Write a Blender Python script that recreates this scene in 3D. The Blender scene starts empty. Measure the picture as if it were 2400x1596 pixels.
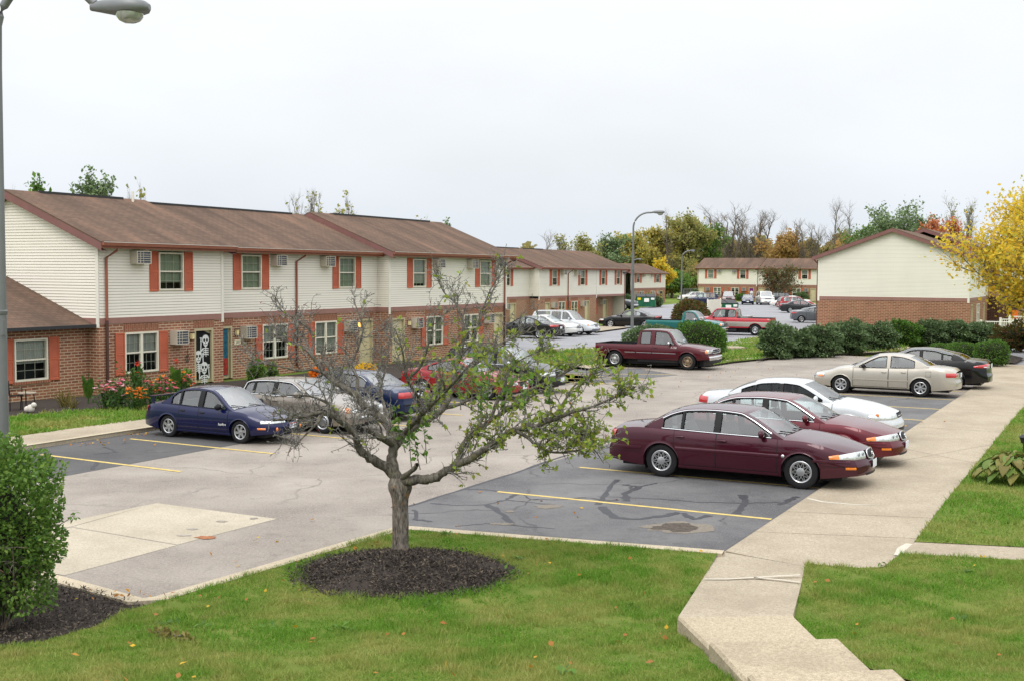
import bpy, math, random
import numpy as np
from mathutils import Vector, Matrix
from mathutils.geometry import tessellate_polygon
random.seed(7); RNG = np.random.default_rng(7)
SC = bpy.context.scene; COL = SC.collection
PI = math.pi
# ---------------------------------------------------------------- camera solved from the photograph's vanishing points
F_, PITCH, ROLL, TH, CAMH = 2791.8, .055987, .0064975, .483694, 4.2
_c, _s = math.cos(PITCH), math.sin(PITCH)
_r0 = np.array([1, 0, 0.]); _d0 = np.array([0, -_s, -_c]); _f0 = np.array([0, _c, -_s])
_cr, _sr = math.cos(ROLL), math.sin(ROLL)
CR = np.array([_cr*_r0-_sr*_d0, _sr*_r0+_cr*_d0, _f0])
DD = np.array([math.sin(TH), math.cos(TH), 0.]); PP = np.array([-math.cos(TH), math.sin(TH), 0.])
def ray(px, py): return CR.T @ np.array([(px-1200)/F_, (py-798)/F_, 1.])
def G(px, py, z=0.):
    "place where a photographed spot lies on level z"
    v = ray(px, py); t = (z-CAMH)/v[2]; return np.array([v[0]*t, v[1]*t, z])
def PY(px, py, Y):
    v = ray(px, py); k = Y/v[1]; return np.array([v[0]*k, Y, CAMH+v[2]*k])
def make_camera():
    cd = bpy.data.cameras.new('camera'); co = bpy.data.objects.new('camera', cd); COL.objects.link(co)
    cd.sensor_width = 36; cd.lens = F_/2400*36; cd.clip_end = 3000; cd.clip_start = .1
    m = Matrix([list(CR[0])+[0], list(-CR[1])+[0], list(-CR[2])+[0], [0, 0, 0, 1]]).transposed()
    m.translation = (0, 0, CAMH); co.matrix_world = m; SC.camera = co
make_camera()
# ---------------------------------------------------------------- object helpers
def empty(name, loc=(0, 0, 0), rz=0, label=None, cat=None, group=None, scale=1):
    o = bpy.data.objects.new(name, None); COL.objects.link(o); o.empty_display_size = .2
    o.location = loc; o.rotation_euler = (0, 0, rz); o.scale = (scale,)*3
    return tag(o, label, cat, group)
def tag(o, label=None, cat=None, group=None, kind=None):
    if label: o['label'] = label
    if cat: o['category'] = cat
    if group: o['group'] = group
    if kind: o['kind'] = kind
    return o
def copy_tree(o, parent=None):
    c = o.copy(); COL.objects.link(c); c.parent = parent
    for ch in list(o.children): copy_tree(ch, c)
    return c
class MB:
    "collects faces, then links them as ONE mesh object"
    def __init__(s): s.v = []; s.f = []; s.mi = []; s.m = 0
    def add(s, vs, fs):
        b = len(s.v); s.v.extend([tuple(map(float, p)) for p in vs])
        for f in fs: s.f.append(tuple(b+i for i in f)); s.mi.append(s.m)
        return s
    def box(s, x0, x1, y0, y1, z0, z1):
        return s.add([(x0, y0, z0), (x1, y0, z0), (x1, y1, z0), (x0, y1, z0), (x0, y0, z1), (x1, y0, z1), (x1, y1, z1), (x0, y1, z1)],
                     [(3, 2, 1, 0), (4, 5, 6, 7), (0, 1, 5, 4), (1, 2, 6, 5), (2, 3, 7, 6), (3, 0, 4, 7)])
    def rbox(s, x0, x1, y0, y1, z0, z1, r=.03, axis=2):
        "box with its four edges along one axis rounded"
        def pts(a0, a1, b0, b1):
            o = []
            for ca, cb, st in ((a1-r, b1-r, 0), (a0+r, b1-r, 1), (a0+r, b0+r, 2), (a1-r, b0+r, 3)):
                for k in range(4): an = (st+k/3)*PI/2; o.append((ca+r*math.cos(an), cb+r*math.sin(an)))
            return o
        if axis == 2: o = pts(x0, x1, y0, y1); lo = [(a, b, z0) for a, b in o]; hi = [(a, b, z1) for a, b in o]
        elif axis == 0: o = pts(y0, y1, z0, z1); lo = [(x0, a, b) for a, b in o]; hi = [(x1, a, b) for a, b in o]
        else: o = pts(x0, x1, z0, z1); lo = [(a, y0, b) for a, b in o]; hi = [(a, y1, b) for a, b in o]
        n = len(o)
        return s.add(lo+hi, [tuple(range(n))[::-1], tuple(range(n, 2*n))]+[(k, (k+1) % n, n+(k+1) % n, n+k) for k in range(n)])
    def quad(s, a, b, c, d): return s.add([a, b, c, d], [(0, 1, 2, 3)])
    def grid(s, rows, closed=False):
        n = len(rows[0]); vs = [p for r in rows for p in r]; fs = []
        for i in range(len(rows)-1):
            for j in range(n if closed else n-1):
                k = (j+1) % n; fs.append((i*n+j, i*n+k, (i+1)*n+k, (i+1)*n+j))
        return s.add(vs, fs)
    def tube(s, pts, rad, n=8, cap=True):
        P = [np.array(p, float) for p in pts]; R = list(rad) if hasattr(rad, '__len__') else [rad]*len(P); rows = []
        up = np.array([0, 0, 1.])
        for i, p in enumerate(P):
            t = P[min(i+1, len(P)-1)]-P[max(i-1, 0)]; t = t/(np.linalg.norm(t)+1e-9)
            a = np.cross(t, up if abs(t[2]) < .9 else np.array([1., 0, 0])); a /= np.linalg.norm(a)+1e-9; b = np.cross(t, a)
            rows.append([p+R[i]*(math.cos(2*PI*k/n)*a+math.sin(2*PI*k/n)*b) for k in range(n)])
        b0 = len(s.v); s.grid(rows, True)
        if cap: s.f += [tuple(b0+k for k in range(n))[::-1], tuple(b0+(len(P)-1)*n+k for k in range(n))]; s.mi += [s.m]*2
        return s
    def lathe(s, prof, n=24, axis='z', c=(0, 0, 0)):
        rows = []
        for r, h in prof:
            row = []
            for k in range(n):
                a = 2*PI*k/n; u, w = r*math.cos(a), r*math.sin(a)
                q = (u, w, h) if axis == 'z' else ((u, h, w) if axis == 'y' else (h, u, w))
                row.append((q[0]+c[0], q[1]+c[1], q[2]+c[2]))
            rows.append(row)
        return s.grid(rows, True)
    def prism(s, poly, z0, z1):
        n = len(poly); s.add([(x, y, z0) for x, y in poly]+[(x, y, z1) for x, y in poly],
                             [tuple(range(n))[::-1], tuple(range(n, 2*n))]+[(k, (k+1) % n, n+(k+1) % n, n+k) for k in range(n)]); return s
    def obj(s, name, mats, parent=None, smooth=0, label=None):
        me = bpy.data.meshes.new(name); me.from_pydata(s.v, [], s.f)
        for m in (mats if isinstance(mats, (list, tuple)) else [mats]): me.materials.append(m)
        if any(s.mi): me.polygons.foreach_set('material_index', s.mi)
        if smooth:
            me.polygons.foreach_set('use_smooth', [True]*len(s.f))
            if smooth < 180: me.set_sharp_from_angle(angle=math.radians(smooth))
        me.update(); return link(name, me, parent, label)
def link(name, me, parent=None, label=None):
    o = bpy.data.objects.new(name, me); COL.objects.link(o)
    if parent is not None: o.parent = parent
    if label: o['label'] = label
    return o
def npmesh(name, V, Fc, mats, parent=None, smooth=False):
    V = np.ascontiguousarray(V, dtype=np.float32); Fc = np.ascontiguousarray(Fc, dtype=np.int32); k = Fc.shape[1]; n = len(Fc)
    me = bpy.data.meshes.new(name); me.vertices.add(len(V)); me.vertices.foreach_set('co', V.ravel())
    me.loops.add(n*k); me.loops.foreach_set('vertex_index', Fc.ravel()); me.polygons.add(n)
    me.polygons.foreach_set('loop_start', np.arange(0, n*k, k, dtype=np.int32))
    if smooth: me.polygons.foreach_set('use_smooth', np.ones(n, dtype=bool))
    for m in (mats if isinstance(mats, (list, tuple)) else [mats]): me.materials.append(m)
    me.update(calc_edges=True); return link(name, me, parent)
def struct(o): o['kind'] = 'structure'; return o
def text_mesh(body, size, name, m, parent, matrix, depth=.002):
    c = bpy.data.curves.new('lettering', 'FONT'); c.body = body; c.size = size; c.extrude = depth; c.align_x = 'CENTER'; c.align_y = 'CENTER'; c.resolution_u = 2
    t = bpy.data.objects.new('lettering', c); COL.objects.link(t)
    me = bpy.data.meshes.new_from_object(t); bpy.data.objects.remove(t); bpy.data.curves.remove(c)
    me.materials.clear(); me.materials.append(m); me.transform(matrix)
    return link(name, me, parent)
def pchip(xs, ys):
    xs = np.array(xs, float); ys = np.array(ys, float); h = np.diff(xs); dl = np.diff(ys)/h; m = np.zeros(len(xs))
    for i in range(1, len(xs)-1):
        if dl[i-1]*dl[i] > 0: w1, w2 = 2*h[i]+h[i-1], h[i]+2*h[i-1]; m[i] = (w1+w2)/(w1/dl[i-1]+w2/dl[i])
    m[0], m[-1] = dl[0], dl[-1]
    def f(x):
        x = min(max(x, xs[0]), xs[-1]); i = min(max(int(np.searchsorted(xs, x))-1, 0), len(h)-1); t = (x-xs[i])/h[i]
        return ((1+2*t)*(1-t)**2*ys[i]+t*(1-t)**2*h[i]*m[i]+t*t*(3-2*t)*ys[i+1]+t*t*(t-1)*h[i]*m[i+1])
    return f
# ---------------------------------------------------------------- materials
def lin(r, g=None, b=None):
    if g is None: r, g, b = r
    f = lambda c: c/12.92 if c <= .04045 else ((c+.055)/1.055)**2.4
    return (f(r/255), f(g/255), f(b/255), 1)
class NT:
    def __init__(s, name, rough=.8, metal=0, spec=.3):
        s.m = bpy.data.materials.new(name); s.m.use_nodes = True; s.t = s.m.node_tree; s.b = s.t.nodes['Principled BSDF']
        s.b.inputs['Roughness'].default_value = rough; s.b.inputs['Metallic'].default_value = metal; s.b.inputs['Specular IOR Level'].default_value = spec
    def n(s, typ, **kw):
        nd = s.t.nodes.new('ShaderNode'+typ)
        for k, v in kw.items():
            if hasattr(nd, k) and k not in ('Scale',): setattr(nd, k, v)
            else:
                i = nd.inputs[k.replace('_', ' ')] if not k.startswith('i') or not k[1:].isdigit() else nd.inputs[int(k[1:])]
                if hasattr(v, 'is_output'): s.t.links.new(v, i)
                else: i.default_value = v
        return nd
    def co(s, kind='Object'): return s.n('TexCoord').outputs[kind]
    def noise(s, vec, scale, detail=4, rough=.6, dist=0):
        nd = s.n('TexNoise'); s.t.links.new(vec, nd.inputs['Vector']); nd.inputs['Scale'].default_value = scale
        nd.inputs['Detail'].default_value = detail; nd.inputs['Roughness'].default_value = rough; nd.inputs['Distortion'].default_value = dist
        return nd.outputs['Fac']
    def ramp(s, fac, stops):
        nd = s.n('ValToRGB'); s.t.links.new(fac, nd.inputs[0]); e = nd.color_ramp.elements
        while len(e) < len(stops): e.new(.5)
        for el, (p, c) in zip(e, stops): el.position = p; el.color = c if hasattr(c, '__len__') else (c, c, c, 1)
        return nd.outputs[0]
    def mix(s, fac, a, b, mode='MIX'):
        nd = s.n('Mix'); nd.data_type = 'RGBA'; nd.blend_type = mode
        for i, v in ((0, fac), (6, a), (7, b)):
            if hasattr(v, 'is_output'): s.t.links.new(v, nd.inputs[i])
            else: nd.inputs[i].default_value = v
        return nd.outputs[2]
    def math(s, op, a, b=0.):
        nd = s.n('Math'); nd.operation = op
        for i, v in ((0, a), (1, b)):
            if hasattr(v, 'is_output'): s.t.links.new(v, nd.inputs[i])
            else: nd.inputs[i].default_value = v
        return nd.outputs[0]
    def base(s, c):
        if hasattr(c, 'is_output'): s.t.links.new(c, s.b.inputs['Base Color'])
        else: s.b.inputs['Base Color'].default_value = c
        return s
    def bump(s, h, strength=.3, dist=.01):
        nd = s.n('Bump'); nd.inputs['Strength'].default_value = strength; nd.inputs['Distance'].default_value = dist
        s.t.links.new(h, nd.inputs['Height']); s.t.links.new(nd.outputs[0], s.b.inputs['Normal']); return s
    def rough(s, v): s.t.links.new(v, s.b.inputs['Roughness']); return s
    def scale(s, vec, sc):
        nd = s.n('Mapping'); s.t.links.new(vec, nd.inputs[0]); nd.inputs['Scale'].default_value = sc; return nd.outputs[0]
    def wallco(s):
        "brick and siding run along walls that lie along local x or local y"
        sp = s.n('SeparateXYZ', i0=s.co()); cb = s.n('CombineXYZ')
        s.t.links.new(s.math('ADD', sp.outputs[0], sp.outputs[1]), cb.inputs[0]); s.t.links.new(sp.outputs[2], cb.inputs[1]); return cb.outputs[0], sp
M = {}
def simple(name, col, rough=.6, metal=0, var=.12, vs=6, spec=.3, bump=0, coat=0):
    t = NT(name, rough, metal, spec); c = lin(col)
    nz = t.noise(t.co(), vs, 3)
    lo = tuple(x*(1-var) for x in c[:3])+(1,); hi = tuple(min(1, x*(1+var)) for x in c[:3])+(1,)
    t.base(t.ramp(nz, [(.3, lo), (.7, hi)]))
    if bump: t.bump(t.noise(t.co(), vs*12, 3), bump, .01)
    if coat: t.b.inputs['Coat Weight'].default_value = coat; t.b.inputs['Coat Roughness'].default_value = .04
    M[name] = t.m; return t.m
def paint(name, col, dark=None, metal=.35):
    t = NT(name, .32, metal, .35 if max(col) > 110 else .12); c = lin(col)
    t.b.inputs['Coat Weight'].default_value = .75; t.b.inputs['Coat Roughness'].default_value = .02
    co = t.co(); nz = t.noise(co, 3, 3); dirt = t.noise(co, 1.2, 5, .7)
    sp = t.n('SeparateXYZ', i0=co); low = t.ramp(sp.outputs[2], [(.2, .14 if max(col) > 80 else .05), (.5, 0.)])
    cc = t.ramp(nz, [(.3, tuple(x*.92 for x in c[:3])+(1,)), (.7, c)])
    t.base(t.mix(t.math('MULTIPLY', low, dirt), cc, lin(120, 112, 102)))
    flk = t.noise(co, 900, 1); t.rough(t.ramp(flk, [(.3, .26), (.7, .38)]))
    M[name] = t.m; return t.m
def glass(name, tint, fres=.28, rough=.02, gl=1., floor=0.):
    m = bpy.data.materials.new(name); m.use_nodes = True; t = m.node_tree; t.nodes.clear()
    o = t.nodes.new('ShaderNodeOutputMaterial'); mx = t.nodes.new('ShaderNodeMixShader'); tr = t.nodes.new('ShaderNodeBsdfTransparent'); g = t.nodes.new('ShaderNodeBsdfGlossy')
    lw = t.nodes.new('ShaderNodeLayerWeight'); lw.inputs[0].default_value = fres; tr.inputs[0].default_value = tint; g.inputs['Roughness'].default_value = rough; g.inputs[0].default_value = (gl, gl, gl, 1)
    ma = t.nodes.new('ShaderNodeMath'); ma.operation = 'MAXIMUM'; ma.inputs[1].default_value = floor; t.links.new(lw.outputs['Fresnel'], ma.inputs[0]); t.links.new(ma.outputs[0], mx.inputs[0]); t.links.new(tr.outputs[0], mx.inputs[1]); t.links.new(g.outputs[0], mx.inputs[2]); t.links.new(mx.outputs[0], o.inputs[0])
    M[name] = m; return m
def leafmat(name, cols, trans=.35, rough=.55):
    "each leaf takes one of the listed colours"
    t = NT(name, rough, 0, .25); g = t.n('NewGeometry'); r = g.outputs['Random Per Island']
    st = [(i/(len(cols)), lin(c)) for i, c in enumerate(cols)]
    c = t.ramp(r, st); nz = t.noise(t.co(), .9, 2); c = t.mix(.35, c, t.mix(nz, tuple(x*.5 for x in lin(cols[0])[:3])+(1,), lin(cols[-1])), 'MIX')
    t.base(c); tl = t.n('BsdfTranslucent'); t.t.links.new(c, tl.inputs[0]); mx = t.n('MixShader'); mx.inputs[0].default_value = trans
    out = t.t.nodes['Material Output']; t.t.links.new(t.b.outputs[0], mx.inputs[1]); t.t.links.new(tl.outputs[0], mx.inputs[2]); t.t.links.new(mx.outputs[0], out.inputs[0])
    M[name] = t.m; return t.m
# --- ground materials
def asphalt(name, base, dark, light, fine=140, crack=.5, spots=None):
    t = NT(name, .85, 0, .25); co = t.co(); sp = t.mix(.5, t.noise(co, fine*.2, 3, .8), t.noise(co, fine*.55, 2, .7)); big = t.noise(co, .35, 5, .65); mid = t.noise(co, 2.2, 6, .75)
    c = t.mix(t.ramp(sp, [(.42, 0.), (.56, 1.)]), lin(dark), lin(base)); c = t.mix(t.ramp(sp, [(.55, 0.), (.64, .9)]), c, lin(light))
    c = t.mix(.38, c, lin(base)); c = t.mix(t.ramp(big, [(.35, 0.), (.72, .6)]), c, lin(light)); c = t.mix(t.ramp(mid, [(.55, 0.), (.8, .6)]), c, lin(dark))
    vo = t.n('TexVoronoi', feature='DISTANCE_TO_EDGE'); wv = t.n('Vector' + 'Math', operation='ADD')
    nz = t.n('TexNoise'); t.t.links.new(co, nz.inputs['Vector']); nz.inputs['Scale'].default_value = .9; nz.inputs['Detail'].default_value = 6
    t.t.links.new(co, wv.inputs[0]); t.t.links.new(nz.outputs['Color'], wv.inputs[1]); t.t.links.new(wv.outputs[0], vo.inputs['Vector']); vo.inputs['Scale'].default_value = .28
    ck = t.ramp(vo.outputs['Distance'], [(0., 1.), (.012, 0.)]); ck = t.math('MULTIPLY', ck, t.ramp(big, [(.45, 0.), (.6, crack)])); c = t.mix(ck, c, tuple(x*.35 for x in lin(dark)[:3])+(1,))
    t.base(c).bump(sp, .35, .006); M[name] = t.m
asphalt('asphalt_old', (144, 135, 126), (88, 82, 77), (180, 171, 160), 110, .45)
asphalt('asphalt_sealed', (94, 93, 94), (56, 56, 58), (138, 136, 135), 150, .9)
asphalt('asphalt_left', (82, 81, 82), (56, 56, 58), (112, 110, 109), 150, .6)
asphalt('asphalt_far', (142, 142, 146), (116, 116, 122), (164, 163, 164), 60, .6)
def concrete(name, base, dark, light):
    t = NT(name, .9, 0, .2); co = t.co(); f = t.mix(.5, t.noise(co, 24, 4, .8), t.noise(co, 70, 3, .7)); b = t.noise(co, .6, 6, .7); m_ = t.noise(co, 5, 5, .7); pit = t.noise(co, 30, 2, .5)
    c = t.mix(t.ramp(f, [(.4, 0.), (.6, 1.)]), lin(dark), lin(light)); c = t.mix(.3, c, lin(base)); c = t.mix(t.ramp(b, [(.42, 0.), (.72, .65)]), c, lin(dark)); c = t.mix(t.ramp(m_, [(.55, 0.), (.8, .3)]), c, lin(dark))
    c = t.mix(t.ramp(pit, [(.68, 0.), (.74, .65)]), c, tuple(x*.5 for x in lin(dark)[:3])+(1,))
    t.base(c).bump(f, .3, .004); M[name] = t.m
concrete('concrete', (168, 156, 137), (132, 120, 102), (194, 182, 161))
concrete('concrete_pale', (182, 172, 153), (148, 138, 120), (204, 194, 175))
concrete('concrete_step', (176, 162, 138), (130, 118, 100), (200, 186, 160))
concrete('kerb_stone', (190, 176, 152), (150, 138, 116), (208, 196, 172))
def earth(name, cols, scale, bump=.5):
    t = NT(name, .95, 0, .1); co = t.co(); a = t.noise(co, scale, 5, .75); b = t.noise(co, scale/14, 4, .6)
    c = t.mix(a, lin(cols[0]), lin(cols[1])); c = t.mix(t.ramp(b, [(.4, 0.), (.7, .7)]), c, lin(cols[2])); t.base(c).bump(a, bump, .02); M[name] = t.m
earth('turf', (( 70, 92, 34), (106, 122, 52), (124, 124, 66)), 30)
earth('turf_far', ((84, 110, 42), (110, 130, 56), (130, 132, 72)), 6)
earth('mulch', ((44, 39, 37), (84, 76, 70), (62, 55, 50)), 60, .9)
earth('soil', ((70, 60, 46), (104, 92, 70), (88, 84, 52)), 9)
# --- wall materials
def brickmat(name, sc=1., cols=((150, 92, 70), (112, 66, 52)), mortar=(176, 158, 134), soldier=False):
    t = NT(name, .9, 0, .15); v, sp = t.wallco()
    if soldier:
        s2 = t.n('SeparateXYZ', i0=v); cb = t.n('CombineXYZ'); t.t.links.new(s2.outputs[1], cb.inputs[0]); t.t.links.new(s2.outputs[0], cb.inputs[1]); v = cb.outputs[0]
    b = t.n('TexBrick'); t.t.links.new(v, b.inputs['Vector']); b.inputs['Scale'].default_value = 1; b.offset = .5
    b.inputs['Brick Width'].default_value = .30*sc if not soldier else .33; b.inputs['Row Height'].default_value = .098*sc; b.inputs['Mortar Size'].default_value = .016*sc; b.inputs['Mortar Smooth'].default_value = .2
    b.inputs['Bias'].default_value = -.1; b.inputs['Color1'].default_value = lin(cols[0]); b.inputs['Color2'].default_value = lin(cols[1]); b.inputs['Mortar'].default_value = lin(mortar)
    co = t.co(); big = t.noise(co, .5, 5, .6); f = t.noise(co, 9, 3); c = t.mix(.35, b.outputs['Color'], t.mix(f, lin(92, 58, 48), lin(178, 112, 84)), 'MULTIPLY') if False else b.outputs['Color']
    c = t.mix(t.ramp(f, [(.35, .0), (.75, .35)]), c, lin(186, 122, 92)); c = t.mix(t.ramp(big, [(.5, 0.), (.8, .4)]), c, lin(104, 76, 62))
    t.base(c).bump(b.outputs['Fac'], -.5, .008); M[name] = t.m
brickmat('brick', 1., ((146, 98, 76), (108, 70, 57)), (190, 172, 148)); brickmat('brick_soldier', 1, ((140, 84, 64), (116, 68, 54)), (150, 126, 104), True)
brickmat('brick_far', 1.25, ((146, 94, 74), (112, 70, 56)), (170, 150, 126))
def sidingmat(name, col, dirt):
    t = NT(name, .55, 0, .3); co = t.co(); v, sp = t.wallco(); st = t.noise(t.scale(v, (.10, 9, 1)), 1.4, 3, .6); b = t.noise(co, .5, 3)
    run = t.noise(t.scale(v, (6, .35, 1)), 1.5, 4, .7)
    c = t.mix(t.ramp(b, [(.3, 0.), (.8, .5)]), lin(col), tuple(x*.86 for x in lin(col)[:3])+(1,))
    fr = t.math('FRACT', t.math('DIVIDE', sp.outputs[2], .102)); ln = t.math('MULTIPLY', t.ramp(fr, [(.0, 1.), (.12, .9), (.3, 0.)]), t.ramp(st, [(.3, .35), (.7, .85)]))
    c = t.mix(ln, c, lin(dirt)); c = t.mix(t.ramp(run, [(.6, 0.), (.85, .22)]), c, lin(170, 150, 118)); t.base(c); M[name] = t.m
sidingmat('siding', (236, 231, 219), (150, 146, 122)); sidingmat('siding_plain', (232, 227, 214), (196, 186, 160))
def shinglemat(name, a, b, c_):
    t = NT(name, .95, 0, .1); co = t.co(); sp = t.n('SeparateXYZ', i0=co); u = t.n('CombineXYZ')
    t.t.links.new(sp.outputs[0], u.inputs[0]); t.t.links.new(t.math('MULTIPLY', sp.outputs[2], 2.6), u.inputs[1])
    bk = t.n('TexBrick'); t.t.links.new(u.outputs[0], bk.inputs['Vector']); bk.inputs['Scale'].default_value = 1; bk.inputs['Brick Width'].default_value = .32; bk.inputs['Row Height'].default_value = .14; bk.inputs['Mortar Size'].default_value = .012
    bk.inputs['Color1'].default_value = lin(a); bk.inputs['Color2'].default_value = lin(b); bk.inputs['Mortar'].default_value = lin(c_)
    big = t.noise(t.scale(u.outputs[0], (.55, .10, 1)), 1.3, 5, .65); f = t.noise(co, 26, 3)
    c = t.mix(t.ramp(f, [(.3, 0.), (.75, .5)]), bk.outputs['Color'], lin(b)); c = t.mix(t.ramp(big, [(.48, 0.), (.62, .75)]), c, lin(c_)); c = t.mix(t.ramp(big, [(.30, .7), (.46, 0.)]), c, lin(138, 107, 88))
    t.base(c).bump(bk.outputs['Fac'], -.4, .01); M[name] = t.m
shinglemat('shingle', (117, 96, 82), (102, 84, 73), (82, 68, 60))
simple('rust_trim', (144, 90, 72), .5, var=.1); simple('mauve_trim', (150, 112, 102), .6, var=.08, vs=2); simple('rake_trim', (128, 90, 86), .6, var=.08, vs=2); simple('brown_trim', (84, 58, 50), .6)
simple('shutter_red', (186, 97, 68), .55, var=.1, vs=3); simple('white_trim', (226, 222, 210), .5, var=.05); simple('window_frame', (222, 216, 198), .5, var=.05)
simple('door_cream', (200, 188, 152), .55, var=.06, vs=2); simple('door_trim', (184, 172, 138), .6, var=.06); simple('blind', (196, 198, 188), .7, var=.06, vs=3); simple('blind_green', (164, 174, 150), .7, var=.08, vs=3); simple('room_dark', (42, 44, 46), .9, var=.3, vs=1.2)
simple('ac_beige', (196, 188, 172), .55, var=.06); simple('ac_grille', (74, 80, 92), .5); simple('metal_grey', (122, 124, 125), .45, .5, .06, 3); simple('metal_dark', (60, 60, 62), .5, .4); simple('black_trim', (22, 22, 24), .5, var=.2); simple('tyre', (30, 30, 32), .85, var=.2)
simple('chrome', (210, 212, 214), .12, 1., .03); simple('alloy', (186, 188, 190), .3, .85, .05); simple('alloy_brown', (150, 132, 110), .35, .8, .1, 20); simple('red_lamp', (178, 22, 26), .15, 0, .15, 30, .6, 0, 1.); simple('amber_lamp', (226, 124, 20), .15, 0, .12, 30, .6, 0, 1.); simple('clear_lamp', (200, 205, 204), .12, .35, .25, 22, .6, 0, 1.)
simple('plate_white', (222, 226, 232), .5, var=.04); simple('plate_ink', (40, 52, 96), .5); simple('interior_grey', (158, 160, 156), .9, var=.1); simple('interior_dark', (62, 63, 64), .9, var=.15)
simple('yellow_line', (200, 176, 106), .85, var=.16, vs=5, bump=.2); simple('tar', (58, 58, 62), .6, var=.2, vs=4); simple('patch_white', (190, 183, 168), .9, var=.08); simple('rust_stain', (150, 98, 66), .9, var=.3, vs=9)
simple('wood_grey', (150, 138, 122), .85, var=.2, vs=4); simple('dumpster_green', (36, 104, 76), .55, var=.18, vs=2); simple('paper_white', (230, 230, 226), .7, var=.02); simple('paper_yellow', (222, 196, 40), .7); simple('banner_black', (16, 16, 18), .8, var=.1); simple('bone_white', (216, 218, 214), .8, var=.04); simple('banner_purple', (112, 30, 110), .7); simple('orange_cloth', (226, 106, 34), .7); simple('poster_teal', (30, 88, 108), .5, var=.5, vs=9); simple('poster_red', (150, 44, 34), .5, var=.5, vs=9)
simple('lantern_glass', (230, 214, 160), .3); simple('stone_white', (206, 200, 190), .8); simple('plaque', (226, 218, 190), .6); simple('plastic_beige', (206, 190, 172), .6, var=.05); simple('teal_box', (56, 130, 122), .5)
glass('car_glass', (.74, .83, .81, 1), .32, .015, 1, .16); glass('car_glass_dark', (.16, .20, .22, 1), .26, .02); glass('windshield', (.70, .79, .78, 1), .5, .03, .95, .33); glass('house_glass', (.78, .82, .80, 1), .20, .03, .8)
def barkmat(name, a, b, c):
    t = NT(name, .95, 0, .1); co = t.co(); n1 = t.noise(t.scale(co, (1, 1, .28)), 26, 5, .7, .6); n2 = t.noise(co, 7, 4, .7)
    cc = t.mix(t.ramp(n1, [(.35, 0.), (.65, 1.)]), lin(a), lin(b)); cc = t.mix(t.ramp(n2, [(.56, 0.), (.68, .8)]), cc, lin(c)); t.base(cc).bump(n1, .8, .02); M[name] = t.m
barkmat('bark', (66, 60, 54), (146, 138, 128), (160, 124, 88)); barkmat('bark_lichen', (80, 76, 71), (150, 147, 140), (192, 194, 182)); barkmat('bark_limb', (62, 57, 51), (124, 119, 110), (118, 112, 82)); barkmat('bark_far', (96, 86, 76), (132, 122, 110), (146, 138, 126))
# ================================================================ GROUND, DRIVES, KERBS
def hl(x, y):
    "height of the near lawn, which climbs towards the photographer"
    u = max(0., 14.4-y); return .09+.118*(u*u/(u+.8) if u > 0 else 0.)
def GL(px, py):
    z = .1
    for _ in range(12): q = G(px, py, z); z = .5*z+.5*hl(q[0], q[1])
    return G(px, py, z)
def poly_sheet(name, pts, z, m, kind='structure'):
    pts = [np.array(p, float) for p in pts]; tr = tessellate_polygon([[Vector((p[0], p[1], 0)) for p in pts]])
    b = MB(); b.add([(p[0], p[1], z) for p in pts], [t for t in tr]); o = b.obj(name, M[m])
    if np.mean([f.normal.z for f in o.data.polygons]) < 0: o.data.flip_normals()
    return struct(o)
def px_sheet(name, px, z, m): return poly_sheet(name, [G(x, y, z) for x, y in px], z, m)
def slab(name, pts, z0, z1, m):
    "raised paving with real edges"
    if sum(pts[i-1][0]*pts[i][1]-pts[i][0]*pts[i-1][1] for i in range(len(pts))) < 0: pts = pts[::-1]
    n = len(pts); tr = tessellate_polygon([[Vector((p[0], p[1], 0)) for p in pts]]); b = MB()
    b.add([(p[0], p[1], z1) for p in pts], [t for t in tr]); b.add([(p[0], p[1], z0) for p in pts]+[(p[0], p[1], z1) for p in pts], [(k, (k+1) % n, n+(k+1) % n, n+k) for k in range(n)])
    o = b.obj(name, M[m]); 
    for f in o.data.polygons:
        if abs(f.normal.z) > .5 and f.normal.z < 0: f.flip()
    return struct(o)
def kerb(pts, w, z0, z1, name='kerb', m='kerb_stone'):
    P = [np.array(p[:2], float) for p in pts]; b = MB(); rows = []
    for i, p in enumerate(P):
        t = P[min(i+1, len(P)-1)]-P[max(i-1, 0)]; t /= np.linalg.norm(t); nn = np.array([-t[1], t[0]])
        q = p+nn*w; m_ = p+nn*.025; rows.append([(p[0], p[1], z0), (p[0], p[1], z1-.025), (m_[0], m_[1], z1), (q[0], q[1], z1), (q[0], q[1], z0)])
    b.grid(rows); o = b.obj(name, M[m], smooth=40); o.data.flip_normals() if False else None
    return struct(o)
def ribbon(name, pts, w, z, m):
    "a flat painted or sealed line"
    P = [np.array(p[:2], float) for p in pts]; rows = []
    for i, p in enumerate(P):
        t = P[min(i+1, len(P)-1)]-P[max(i-1, 0)]; t /= np.linalg.norm(t)+1e-9; nn = np.array([-t[1], t[0]]); ww = w[i] if hasattr(w, '__len__') else w
        rows.append([(p[0]-nn[0]*ww/2, p[1]-nn[1]*ww/2, z), (p[0]+nn[0]*ww/2, p[1]+nn[1]*ww/2, z)])
    b = MB(); b.grid(rows); o = b.obj(name, M[m]); 
    if o.data.polygons[0].normal.z < 0: o.data.flip_normals()
    return struct(o)
R_ = 1400
poly_sheet('ground', [(-R_, -300), (R_, -300), (R_, R_), (-R_, R_)], -.06, 'turf_far')
def ts(t, s): return DD[:2]*t+PP[:2]*s
A0 = G(956, 1187)[:2]; tA, sA = A0@DD[:2], A0@PP[:2]
E0 = G(1811, 1217)[:2]; tE, sE = E0@DD[:2], E0@PP[:2]
L0 = G(82.4, 1051)[:2]; tL, sL = L0@DD[:2], L0@PP[:2]
Z_A = 0.
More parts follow.
